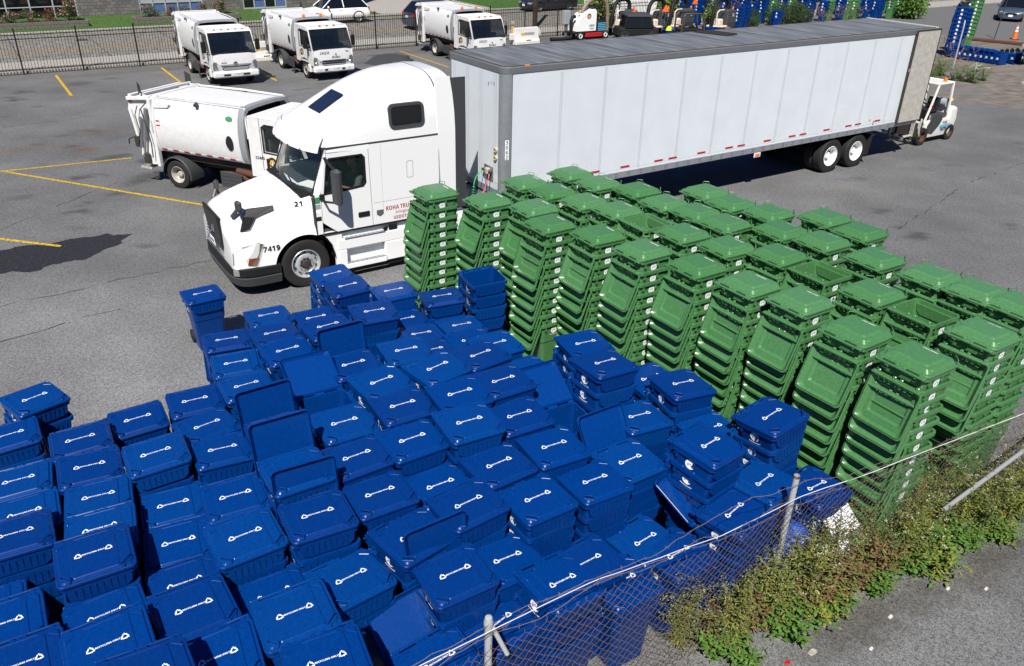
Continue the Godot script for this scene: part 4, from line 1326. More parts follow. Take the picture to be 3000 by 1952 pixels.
		hood_plate(b, P2([-6.06, 0.725, -5.90, 0.71, -5.83, 0.86, -6.02, 0.86]), 0.020, s)
		obj("turn_lamp", b.mesh(40), M["dull_amber"], hl)
		# black flank vent and the mirror standing on the hood
		b = MB.new()
		hood_plate(b, P2([-6.03, 1.32, -5.86, 1.36, -5.72, 1.60, -5.36, 1.72, -5.34, 1.79, -5.83, 1.74, -5.93, 1.62]), 0.045, s)
		obj("hood_vent", b.mesh(0), M["black_plastic"], t)
		b = MB.new()
		b.box(Vector3(-6.0, 1.86, s * 0.80), Vector3(0.10, 0.20, 0.17), 0.035, Basis(Vector3.UP, s * 0.3))
		b.cyl(Vector3(-6.0, 1.82, s * 0.80), Vector3(-6.12, 1.62, s * 0.70), 0.035, 0.05, 8)
		b.cyl(Vector3(-6.0, 1.80, s * 0.82), Vector3(-5.96, 1.58, s * 0.80), 0.02, 0.03, 8)
		obj("hood_mirror", b.mesh(40), M["dark_grey_plastic"], t)
		# panel line between hood and cab
		b = MB.new()
		b.box(Vector3(-4.588, 1.55, s * 1.19), Vector3(0.012, 0.86, 0.12))
		obj("hood_gap", b.mesh(0), M["blackout"], t)
	letter("21", 0.105, Vector3(-4.86, 1.79, hood_z(-4.86, 1.79) + 0.02), Vector3(1, 0, 0.24), Vector3(0, 1, -0.25), "ink_black", t, "fleet_number", 1.15)
	letter("7419", 0.115, Vector3(-5.56, 1.01, hood_z(-5.56, 1.01) + 0.008), Vector3(1, 0.03, 0.10), Vector3.UP, "ink_black", t, "fleet_number")
	# cab and sleeper walls
	for s: int in [-1, 1]:
		# quarter panel before the door, under the pillar
		b = MB.new()
		b.plate(P2([-4.585, 1.12, -4.455, 1.12, -4.445, 1.98, -4.585, 1.98]), side_xf(1.235, s), 0.04)
		obj("cowl_panel", b.mesh(0), M["white_paint"], t)
		b = MB.new()
		b.holed(P2([-4.44, 1.36, -4.15, 1.12, -3.34, 1.12, -3.36, 2.78, -4.25, 2.78, -4.43, 2.10]), P2([-4.36, 1.97, -3.95, 1.99, -3.52, 2.03, -3.46, 2.10, -3.46, 2.60, -3.52, 2.67, -4.20, 2.67, -4.26, 2.60]), side_xf(1.245, s), 0.05)
		var door := obj("door", b.mesh(0), M["white_paint"], t)
		b = MB.new()
		b.holed(P2([-4.385, 1.945, -3.95, 1.965, -3.50, 2.00, -3.435, 2.08, -3.435, 2.62, -3.50, 2.695, -4.22, 2.695, -4.285, 2.62]), P2([-4.35, 1.98, -3.95, 2.0, -3.53, 2.035, -3.47, 2.105, -3.47, 2.595, -3.53, 2.66, -4.19, 2.66, -4.25, 2.595]), side_xf(1.252, s), 0.045)
		obj("window_seal", b.mesh(0), M["black_plastic"], door)
		b = MB.new()
		b.plate(P2([-4.34, 1.99, -3.95, 2.01, -3.48, 2.05, -3.48, 2.65, -4.22, 2.65]), side_xf(1.225, s), 0.0)
		obj("window", b.mesh(0), M["window_glass"], door)
		b = MB.new()
		b.box(Vector3(-3.53, 1.40, s * 1.25), Vector3(0.26, 0.11, 0.03), 0.012)
		obj("handle", b.mesh(30), M["black_plastic"], door)
		# sleeper side in two panels with a dark joint strip between them and the roof
		b = MB.new()
		b.plate(P2([-3.325, 1.12, -1.66, 1.12, -1.72, 2.86, -3.345, 2.86]), side_xf(1.245, s), 0.05)
		obj("sleeper_side", b.mesh(0), M["white_paint"], t)
		b = MB.new()
		b.box(Vector3(-3.0, 2.885, s * 1.232), Vector3(2.66, 0.035, 0.02))
		obj("drip_rail", b.mesh(0), M["dark_grey_plastic"], t)
		b = MB.new()
		b.box(Vector3(-3.0, 1.095, s * 1.21), Vector3(2.9, 0.045, 0.05))
		b.box(Vector3(-3.335, 2.0, s * 1.20), Vector3(0.03, 1.74, 0.03))
		obj("panel_gap", b.mesh(0), M["blackout"], t)
		b = MB.new()
		b.holed(rr2(0.15, 0.36, 0.03, Vector2(-2.42, 2.22)), rr2(0.138, 0.348, 0.026, Vector2(-2.42, 2.22)), side_xf(1.2475, s), 0.002)
		obj("hatch_line", b.mesh(0), M["dark_grey_plastic"], t)
		b = MB.new()
		b.box(Vector3(-3.08, 2.09, s * 1.2462), Vector3(0.002, 1.5, 0.003))
		b.box(Vector3(-2.5, 1.60, s * 1.2462), Vector3(1.6, 0.004, 0.002))
		obj("panel_line", b.mesh(0), M["grey_plastic"], t)
		# side skirt with two treads
		b = MB.new()
		b.box(Vector3(-2.62, 0.80, s * 1.17), Vector3(3.12, 0.26, 0.14), 0.03)
		b.box(Vector3(-2.62, 1.0, s * 1.12), Vector3(3.12, 0.17, 0.10), 0.02)
		b.plate(P2([-4.22, 0.30, -4.22, 0.62, -4.27, 0.84, -4.37, 1.0, -4.50, 1.13, -4.05, 1.13, -4.05, 0.30]), side_xf(1.215, s), 0.05)
		b.box(Vector3(-2.05, 0.46, s * 1.19), Vector3(2.06, 0.44, 0.12), 0.02)
		b.box(Vector3(-4.06, 0.46, s * 1.19), Vector3(0.20, 0.44, 0.12), 0.02)
		b.box(Vector3(-3.54, 0.30, s * 1.21), Vector3(0.96, 0.13, 0.14), 0.02)
		b.box(Vector3(-3.54, 0.50, s * 1.09), Vector3(0.96, 0.38, 0.02))
		obj("side_skirt", b.mesh(30), M["white_paint"], t)
		for q in [[0.935, 1.20], [0.369, 1.215]]:
			var tb := MB.new()
			for k in 9:
				for j in 3:
					tb.box(Vector3(-3.93 + 0.10 * k, q[0], s * (float(q[1]) - 0.035 + 0.035 * j)), Vector3(0.07, 0.008, 0.018), 0.002)
			tb.box(Vector3(-3.54, float(q[0]) - 0.003, s * float(q[1])), Vector3(0.94, 0.004, 0.12))
			obj("step_tread", tb.mesh(0), M["aluminium"], t)
		b = MB.new()
		b.box(Vector3(-2.5, 0.17, s * 1.16), Vector3(3.1, 0.10, 0.06), 0.01)
		obj("skirt_lip", b.mesh(30), M["black_plastic"], t)
		b = MB.new()
		b.box(Vector3(-3.06, 0.99, s * 1.235), Vector3(0.10, 0.10, 0.02), 0.008, Basis(Vector3.BACK, 0.5))
		b.box(Vector3(-2.88, 1.0, s * 1.235), Vector3(0.20, 0.12, 0.02), 0.009)
		obj("fuel_cap_recess", b.mesh(30), M["black_plastic"], t)
		# rear wing: white leaf, then a dark flexible edge
		b = MB.new()
		var wr: Array = []
		for k in 9:
			var yy := 1.16 + (4.06 - 1.16) * k / 8.0
			var up := clampf((yy - 2.9) / 1.2, 0, 1)
			wr.append(PackedVector3Array([Vector3(-1.72 - 0.05 * up, yy, s * (1.245 - 0.02 * up)), Vector3(-1.30 - 0.12 * up * up, yy, s * (1.245 - 0.02 * up)), Vector3(-1.30 - 0.12 * up * up, yy, s * (1.21 - 0.02 * up)), Vector3(-1.72 - 0.05 * up, yy, s * (1.21 - 0.02 * up))]))
		b.loft(wr, true, true)
		obj("side_wing", b.mesh(30), M["white_paint"], t)
		b = MB.new()
		wr = []
		for k in 9:
			var yy := 1.16 + (4.02 - 1.16) * k / 8.0
			var up := clampf((yy - 2.9) / 1.2, 0, 1)
			wr.append(PackedVector3Array([Vector3(-1.305 - 0.12 * up * up, yy, s * (1.238 - 0.02 * up)), Vector3(-1.03, yy, s * (1.235 - 0.02 * up)), Vector3(-1.03, yy, s * 1.20), Vector3(-1.305 - 0.12 * up * up, yy, s * (1.20 - 0.02 * up))]))
		b.loft(wr, true, true)
		obj("wing_edge", b.mesh(30), M["dark_grey_plastic"], t)
		# door mirrors
		b = MB.new()
		b.box(Vector3(-4.20, 2.17, s * 1.55), Vector3(0.16, 0.74, 0.24), 0.05, Basis(Vector3.UP, s * 0.35))
		var mr := obj("door_mirror", b.mesh(40), M["dark_grey_plastic"], t)
		b = MB.new()
		b.tube(P3([-4.30, 2.70, s * 1.26, -4.32, 2.68, s * 1.42, -4.22, 2.52, s * 1.52]), 0.035, 8)
		b.tube(P3([-4.42, 1.90, s * 1.25, -4.42, 1.86, s * 1.40, -4.26, 1.84, s * 1.50, -4.18, 1.90, s * 1.52]), 0.025, 8)
		b.box(Vector3(-4.43, 1.92, s * 1.26), Vector3(0.10, 0.12, 0.05), 0.015)
		obj("mirror_arm", b.mesh(40), M["black_plastic"], mr)
	# stickers by the near door
	for q in [["green_sticker", 1.855, 0.13, "sticker_green"], ["grey_sticker", 1.72, 0.10, "grey_film"], ["white_sticker", 1.60, 0.07, "ink_white"], ["dark_sticker", 1.46, 0.09, "ink_black"]]:
		b = MB.new()
		b.box(Vector3(-4.52, q[1], 1.2365), Vector3(0.11, q[2], 0.003))
		obj(q[0], b.mesh(0), M[q[3]], t)
	# owner's lettering on the sleeper
	letter("ROHA TRUCKING LLC", 0.095, Vector3(-2.46, 1.43, 1.2465), Vector3(1, 0, 0), Vector3.UP, "ink_red", t, "lettering", 0.86)
	letter("Arlington, VA", 0.06, Vector3(-2.56, 1.315, 1.2465), Vector3(1, 0, 0), Vector3.UP, "ink_red", t, "lettering", 1.0, false)
	letter("USDOT: 3760981", 0.075, Vector3(-2.48, 1.20, 1.2465), Vector3(1, 0, 0), Vector3.UP, "ink_red", t, "lettering", 0.95)
	b = MB.new()
	b.plate(P2([-3.24, 1.43, -3.24, 1.33, -3.16, 1.28, -3.08, 1.33, -3.08, 1.43]), side_xf(1.248, 1), 0.002)
	obj("crest", b.mesh(0), M["grey_plastic"], t)
	# roof cap
	b = MB.new()
	rings = []
	for q in [[-4.50, 2.98, 0.98], [-4.44, 3.06, 1.08], [-4.34, 3.14, 1.15], [-4.15, 3.26, 1.20], [-3.9, 3.40, 1.225], [-3.6, 3.57, 1.235], [-3.3, 3.73, 1.238], [-3.0, 3.87, 1.24], [-2.7, 3.98, 1.24], [-2.4, 4.06, 1.24], [-2.1, 4.10, 1.24], [-1.71, 4.12, 1.235]]:
		rings.append(roof_ring(q[0], q[1], q[2], 2.90, 3.4))
	b.loft(rings, false, false)
	b.fan(rings[0], true)
	obj("roof_cap", b.mesh(50), M["white_paint"], t)
	b = MB.new()
	b.fan(roof_ring(-1.72, 4.09, 1.2, 2.90, 3.4))
	b.box(Vector3(-1.74, 2.0, 0), Vector3(0.03, 1.85, 2.42))
	obj("sleeper_back", b.mesh(0), M["truck_white"], t)
	# raised tail of the roof, dark inside
	b = MB.new()
	b.loft([roof_ring(-1.71, 4.13, 1.235, 3.3, 3.4), roof_ring(-1.30, 4.10, 1.22, 3.3, 3.4)], false, false)
	obj("roof_tail", b.mesh(50), M["white_paint"], t)
	b = MB.new()
	b.plate(P2([-2.35, 4.02, -2.10, 4.16, -1.75, 4.20, -1.25, 4.12, -1.15, 3.95, -1.8, 3.9]), Transform3D(Basis(Vector3.RIGHT, Vector3.UP, Vector3.BACK), Vector3(0, 0.02, -0.98)), 0.05)
	obj("roof_fin", b.mesh(0), M["dark_grey_plastic"], t)
	# visor over the windscreen
	b = MB.new()
	rings = []
	for q in [[0.0, 3.13, 0.0], [0.10, 3.06, 0.02], [0.17, 2.94, 0.05], [0.20, 2.84, 0.07], [0.17, 2.835, 0.07], [0.12, 2.95, 0.04]]:
		var ring := PackedVector3Array()
		for k in 17:
			var f := -1.0 + k / 8.0
			ring.push_back(Vector3(-4.42 - float(q[0]) - 0.14 + 0.30 * pow(absf(f), 2.6), q[1] - 0.02 * f * f, f * (1.17 + float(q[2]))))
		rings.append(ring)
	b.loft(rings, false, false)
	for i in [0, 16]:
		var cap := PackedVector3Array()
		for rg in rings:
			cap.push_back(rg[i])
		b.fan(cap, i == 0)
	var vis := obj("sun_visor", b.mesh(50), M["white_paint"], t)
	for k in 5:
		var f := -0.7 + 0.35 * k
		var rb := MB.new()
		rb.box(Vector3(-4.765 + 0.30 * pow(absf(f), 2.6), 2.85, f * 1.2), Vector3(0.02, 0.02, 0.06), 0.006)
		obj("marker_light", rb.mesh(30), M["red_lamp"], vis)
	# windscreen, pillars, interior
	var rows: Array = []
	for q in [[0.0], [0.33], [0.66], [1.0]]:
		var f0: float = q[0]
		var ring := PackedVector3Array()
		for k in 17:
			var f := -1.0 + k / 8.0
			ring.push_back(Vector3(lerpf(-4.82, -4.46, f0) + 0.24 * f * f, lerpf(1.985, 2.87, f0), f * lerpf(1.15, 1.08, f0)))
		rows.append(ring)
	b = MB.new()
	b.loft(rows, false, false)
	obj("windscreen", b.mesh(60), M["windscreen_glass"], t)
	b = MB.new()
	for k in 16:
		for rr in [[0, 0.0], [3, 0.0]]:
			b.cyl(rows[rr[0]][k], rows[rr[0]][k + 1], 0.022, -1, 6)
	for k in 3:
		b.cyl(rows[k][0], rows[k + 1][0], 0.024, -1, 6); b.cyl(rows[k][16], rows[k + 1][16], 0.024, -1, 6)
	obj("windscreen_seal", b.mesh(40), M["black_plastic"], t)
	for s in [-1, 1]:
		b = MB.new()
		var i := 16 if s > 0 else 0
		b.quad(rows[0][i], rows[3][i], Vector3(-4.25, 2.87, s * 1.235), Vector3(-4.45, 1.98, s * 1.235))
		b.quad(rows[0][i], Vector3(-4.45, 1.98, s * 1.235), Vector3(-4.58, 1.9, s * 1.24), Vector3(-4.60, 1.9, s * 1.12))
		b.quad(Vector3(-4.25, 2.80, s * 1.24), Vector3(-4.25, 2.92, s * 1.22), Vector3(-3.34, 2.92, s * 1.24), Vector3(-3.34, 2.77, s * 1.245))
		obj("pillar", b.mesh(0), M["white_paint"], t)
	b = MB.new()   # cowl under the screen with wipers
	b.loft([rows[0], PackedVector3Array(Array(rows[0]).map(func(v): return Vector3(-4.58, 1.95, v.z)))], false, false)
	b.box(Vector3(-4.70, 1.955, 0), Vector3(0.26, 0.06, 2.1), 0.02)
	obj("cowl", b.mesh(40), M["black_plastic"], t)
	for s in [-0.15, 0.75]:
		b = MB.new()
		b.cyl(Vector3(-4.80, 2.0, s), Vector3(-4.72, 2.12, s - 0.62), 0.014, -1, 6)
		obj("wiper", b.mesh(40), M["black_plastic"], t)
	b = MB.new()
	b.box(Vector3(-4.30, 1.86, 0), Vector3(0.60, 0.24, 2.2), 0.05)
	b.box(Vector3(-4.02, 1.99, 0.65), Vector3(0.26, 0.12, 0.6), 0.04)
	obj("dashboard", b.mesh(30), M["dark_grey_plastic"], t)
	b = MB.new()
	b.box(Vector3(-4.40, 1.995, 0.55), Vector3(0.34, 0.012, 0.5), 0.0, Basis(Vector3.UP, 0.4))
	b.box(Vector3(-4.36, 2.02, 0.95), Vector3(0.16, 0.03, 0.2), 0.0, Basis(Vector3.UP, -0.5))
	obj("papers", b.mesh(0), M["paper"], t)
	b = MB.new()
	b.box(Vector3(-3.2, 1.15, 0), Vector3(2.8, 0.08, 2.35))
	b.box(Vector3(-2.9, 2.0, -0.2), Vector3(0.04, 1.7, 1.9))
	b.box(Vector3(-3.6, 2.90, 0), Vector3(1.6, 0.03, 2.2))
	obj("cab_lining", b.mesh(0), M["seat_fabric"], t)
	for z in [0.72, -0.72]:
		b = MB.new()
		b.box(Vector3(-3.52, 1.56, z), Vector3(0.52, 0.16, 0.52), 0.05)
		b.box(Vector3(-3.25, 2.02, z), Vector3(0.16, 0.86, 0.50), 0.06, Basis(Vector3.BACK, -0.12))
		b.box(Vector3(-3.52, 1.33, z), Vector3(0.4, 0.3, 0.4))
		obj("seat", b.mesh(30), M["seat_fabric"], t)
	b = MB.new()
	var wh := PackedVector3Array()
	for k in 25:
		var g := TAU * k / 24.0
		wh.push_back(Vector3(-4.02, 2.06, 0.72) + Basis(Vector3.BACK, -0.65) * Vector3(0, sin(g) * 0.22, cos(g) * 0.22))
	b.tube(wh, 0.016, 6)
	b.cyl(Vector3(-4.02, 2.06, 0.72), Vector3(-4.2, 1.9, 0.72), 0.03, -1, 8)
	obj("steering_wheel", b.mesh(40), M["black_plastic"], t)
	# skylight and sleeper windows
	b = MB.new()
	var q4: Array[Vector3] = []
	for c in [[-3.98, 0.30], [-3.42, 0.30], [-3.42, -0.36], [-3.98, -0.36]]:
		var xx: float = c[0]
		q4.append(Vector3(xx, lerpf(3.345, 3.662, (xx + 4.0) / 0.55) + 0.022, c[1]))
	b.quad(q4[0], q4[1], q4[2], q4[3])
	obj("skylight", b.mesh(0), M["blue_glass"], t)
	for s in [-1, 1]:
		b = MB.new()
		b.holed(rr2(0.82, 0.50, 0.12, Vector2(-2.44, 3.36)), rr2(0.70, 0.38, 0.07, Vector2(-2.44, 3.36)), Transform3D(Basis(Vector3.RIGHT, Vector3(0, 1, -0.10 * s), Vector3(0, 0, s)), Vector3(0, 0, s * (1.236 + 0.335))), 0.05)
		var sw := obj("sleeper_window", b.mesh(0), M["dark_grey_plastic"], t)
		b = MB.new()
		b.plate(rr2(0.72, 0.40, 0.07, Vector2(-2.44, 3.36)), Transform3D(Basis(Vector3.RIGHT, Vector3(0, 1, -0.10 * s), Vector3(0, 0, s)), Vector3(0, 0, s * (1.226 + 0.335))), 0.02)
		obj("pane", b.mesh(0), M["black_glass"], sw)
	# fifth wheel tail and lights
	b = MB.new()
	b.box(Vector3(-1.06, 1.02, 1.10), Vector3(0.05, 0.06, 0.16), 0.01)
	obj("tail_lamp", b.mesh(30), M["red_lamp"], t)
	build_driver()

# ---------------------------------------------------------------- people: tapered bones meshed as one surface
# bones: [ax, ay, az, ar, bx, by, bz, br]; surface nets over the smooth minimum of their distances
func sdf(bones: Array, p: Vector3, k: float) -> float:
	var d := 1e3
	for b in bones:
		var a: Vector3 = b[0]; var ab: Vector3 = b[2] - a
		var h := clampf((p - a).dot(ab) / maxf(ab.length_squared(), 1e-9), 0, 1)
		var e := (p - a - ab * h).length() - lerpf(b[1], b[3], h)
		var m := clampf(0.5 + 0.5 * (d - e) / k, 0, 1)
		d = lerpf(d, e, m) - k * m * (1.0 - m)
	return d

func bone(a: Vector3, ar: float, b: Vector3, br: float) -> Array:
	return [a, ar, b, br]

func surface_net(mb: MB, bones: Array, cell: float, k: float) -> void:
	var lo := Vector3.ONE * 1e9; var hi := -lo
	for b in bones:
		for j in [0, 2]:
			var r := Vector3.ONE * (maxf(b[1], b[3]) + cell * 2.0)
			lo = lo.min(b[j] - r); hi = hi.max(b[j] + r)
	var n := Vector3i(((hi - lo) / cell).ceil()) + Vector3i.ONE
	var f := PackedFloat32Array(); f.resize(n.x * n.y * n.z)
	for z in n.z:
		for y in n.y:
			for x in n.x:
				f[(z * n.y + y) * n.x + x] = sdf(bones, lo + Vector3(x, y, z) * cell, k)
	var at := func(x: int, y: int, z: int) -> int: return (z * n.y + y) * n.x + x
	var vert := {}
	for z in n.z - 1:
		for y in n.y - 1:
			for x in n.x - 1:
				var s := Vector3.ZERO; var c := 0
				for e in [[0, 0, 0, 1, 0, 0], [0, 1, 0, 1, 1, 0], [0, 0, 1, 1, 0, 1], [0, 1, 1, 1, 1, 1], [0, 0, 0, 0, 1, 0], [1, 0, 0, 1, 1, 0], [0, 0, 1, 0, 1, 1], [1, 0, 1, 1, 1, 1], [0, 0, 0, 0, 0, 1], [1, 0, 0, 1, 0, 1], [0, 1, 0, 0, 1, 1], [1, 1, 0, 1, 1, 1]]:
					var a := f[at.call(x + e[0], y + e[1], z + e[2])]; var b := f[at.call(x + e[3], y + e[4], z + e[5])]
					if (a < 0) != (b < 0):
						var h := a / (a - b)
						s += Vector3(e[0], e[1], e[2]).lerp(Vector3(e[3], e[4], e[5]), h); c += 1
				if c:
					vert[Vector3i(x, y, z)] = lo + (Vector3(x, y, z) + s / c) * cell
	for v in vert:
		for ax in 3:
			var u := Vector3i.ZERO; u[(ax + 1) % 3] = 1
			var w := Vector3i.ZERO; w[(ax + 2) % 3] = 1
			var d := Vector3i.ZERO; d[ax] = 1
			if v[(ax + 1) % 3] == 0 or v[(ax + 2) % 3] == 0:
				continue
			var a := f[at.call(v.x, v.y, v.z)]; var b := f[at.call(v.x + d.x, v.y + d.y, v.z + d.z)]
			if (a < 0) == (b < 0):
				continue
			if not (vert.has(v - u) and vert.has(v - w) and vert.has(v - u - w)):
				continue
			if a < 0:
				mb.quad(vert[v], vert[v - w], vert[v - u - w], vert[v - u])
			else:
				mb.quad(vert[v], vert[v - u], vert[v - u - w], vert[v - w])

func build_driver() -> void:
	# seated behind the wheel, facing -x, hands on the wheel
	var o := thing("person", "driver in a patterned green shirt sitting at the tractor's wheel", "person", Vector3(-3.50, 1.64, -0.43))
	var V := func(x: float, y: float, z: float) -> Vector3: return Vector3(x, y, z)
	var skin := MB.new()
	var bn := [bone(V.call(0.02, 0.72, 0), 0.092, V.call(0.03, 0.82, 0), 0.098), bone(V.call(-0.03, 0.70, 0), 0.06, V.call(-0.05, 0.78, 0), 0.07), bone(V.call(0.06, 0.50, 0), 0.062, V.call(0.03, 0.66, 0), 0.058),
		bone(V.call(-0.075, 0.715, 0), 0.016, V.call(-0.11, 0.70, 0), 0.014), bone(V.call(0.02, 0.74, 0.095), 0.022, V.call(0.025, 0.71, 0.095), 0.016), bone(V.call(0.02, 0.74, -0.095), 0.022, V.call(0.025, 0.71, -0.095), 0.016),
		bone(V.call(0.06, 0.50, 0), 0.08, V.call(0.10, 0.30, 0), 0.10)]
	for s in [-1, 1]:
		bn.append(bone(V.call(0.06, 0.44, 0.16 * s), 0.05, V.call(-0.05, 0.20, 0.25 * s), 0.045))
		bn.append(bone(V.call(-0.05, 0.20, 0.25 * s), 0.043, V.call(-0.36, 0.32, 0.19 * s), 0.030))
	surface_net(skin, bn, 0.022, 0.03)
	for s in [-1, 1]:   # hands on a grid of their own: palm, four fingers round the rim, thumb at the side
		var hb := [bone(V.call(-0.36, 0.32, 0.19 * s), 0.028, V.call(-0.43, 0.365, 0.19 * s), 0.030)]
		for k in 4:
			var zz: float = (0.155 + 0.023 * k) * s
			hb.append(bone(V.call(-0.44, 0.375, zz), 0.0095, V.call(-0.485, 0.41, zz), 0.0088))
			hb.append(bone(V.call(-0.485, 0.41, zz), 0.0088, V.call(-0.52 + 0.005 * absi(k - 1), 0.385, zz), 0.008))
		hb.append(bone(V.call(-0.40, 0.36, 0.155 * s), 0.012, V.call(-0.46, 0.355, 0.135 * s), 0.009))
		surface_net(skin, hb, 0.009, 0.008)
	obj("body", skin.mesh(60), M["skin"], o)
	var sh := MB.new()
	var sb := [bone(V.call(0.10, 0.02, 0), 0.165, V.call(0.08, 0.40, 0), 0.15), bone(V.call(0.06, 0.45, -0.15), 0.075, V.call(0.06, 0.45, 0.15), 0.075), bone(V.call(0.09, 0.2, -0.06), 0.13, V.call(0.09, 0.2, 0.06), 0.13)]
	for s in [-1, 1]:
		sb.append(bone(V.call(0.06, 0.45, 0.17 * s), 0.078, V.call(-0.03, 0.245, 0.245 * s), 0.068))
	surface_net(sh, sb, 0.028, 0.05)
	obj("shirt", sh.mesh(60), M["shirt"], o)
	var tr := MB.new()
	var tb := [bone(V.call(0.10, 0.05, 0), 0.15, V.call(0.08, 0.05, 0), 0.15)]
	for s in [-1, 1]:
		tb.append(bone(V.call(0.08, 0.06, 0.09 * s), 0.085, V.call(-0.36, 0.10, 0.12 * s), 0.065))
		tb.append(bone(V.call(-0.36, 0.10, 0.12 * s), 0.062, V.call(-0.46, -0.28, 0.12 * s), 0.045))
		tb.append(bone(V.call(-0.46, -0.33, 0.12 * s), 0.045, V.call(-0.60, -0.36, 0.12 * s), 0.035))
	surface_net(tr, tb, 0.03, 0.03)
	obj("trousers", tr.mesh(60), M["trousers"], o)
	var hr := MB.new()
	surface_net(hr, [bone(V.call(0.045, 0.80, 0), 0.103, V.call(0.05, 0.84, 0), 0.092), bone(V.call(0.07, 0.74, 0), 0.07, V.call(0.07, 0.78, 0), 0.08)], 0.025, 0.03)
	obj("hair", hr.mesh(60), M["hair"], o)

# ---------------------------------------------------------------- small rear-loading garbage trucks (local +z forward, origin under the rear axle)
func packer_half() -> Array:
	return [[0.90, 1.00], [0.985, 1.18], [1.03, 1.50], [1.03, 1.85], [0.985, 2.15], [0.90, 2.38], [0.82, 2.45], [0.4, 2.475], [0.0, 2.48]]

func packer_ring(z: float, grow := 0.0) -> PackedVector3Array:
	var p := PackedVector3Array()
	var h := packer_half()
	for q in h:
		p.push_back(Vector3(q[0] + (grow if q[0] > 0.5 else 0.0), q[1] + (grow if q[1] > 2.3 else 0.0), z))
	for i in range(h.size() - 2, -1, -1):
		p.push_back(Vector3(-h[i][0] - (grow if h[i][0] > 0.5 else 0.0), h[i][1] + (grow if h[i][1] > 2.3 else 0.0), z))
	return p

func packer_x(y: float) -> float:
	var h := packer_half()
	for i in h.size() - 1:
		if y <= h[i + 1][1]:
			return lerpf(h[i][0], h[i + 1][0], clampf((y - h[i][1]) / (h[i + 1][1] - h[i][1]), 0, 1))
	return 0.0

# emblem of the yard's fleet: black disc, gold ring and the gold battle monument between flags
func fleet_seal(parent: Node3D, at: Vector3, right: Vector3, r: float) -> void:
	var rt := right.normalized()
	var xf := Transform3D(Basis(rt, Vector3.UP, rt.cross(Vector3.UP)), at)
	var d := MB.new(); var d2 := MB.new()
	for q in [[d, r, 0.0], [d2, r * 0.90, 0.002]]:
		var ring := PackedVector3Array()
		for k in 24:
			ring.push_back(xf * Vector3(cos(TAU * k / 24) * q[1], sin(TAU * k / 24) * q[1], q[2]))
		q[0].fan(ring)
	var seal := obj("fleet_seal", d.mesh(0), M["yellow_print"], parent)
	obj("disc", d2.mesh(0), M["ink_black"], seal)
	var g := MB.new()
	var xf2 := Transform3D(xf.basis, xf * Vector3(0, 0, 0.004))
	for q in [[-0.62, -0.3, -0.42, -0.52, -0.12, 0.35, -0.32, 0.50], [0.62, -0.3, 0.42, -0.52, 0.12, 0.35, 0.32, 0.50], [-0.30, -0.55, -0.16, -0.55, -0.1, -0.1, -0.22, -0.1], [0.30, -0.55, 0.16, -0.55, 0.1, -0.1, 0.22, -0.1]]:
		var a := []
		for v in q:
			a.append(v * r)
		g.plate(P2(a), xf2, 0.0)
	obj("seal_flags", g.mesh(0), M["yellow_print"], seal)
	var w := MB.new()
	w.plate(P2([-0.14 * r, -0.55 * r, 0.14 * r, -0.55 * r, 0.06 * r, 0.5 * r, -0.06 * r, 0.5 * r]), Transform3D(xf.basis, xf * Vector3(0, 0, 0.006)), 0.0)
	obj("seal_column", w.mesh(0), M["white_tape"], seal)

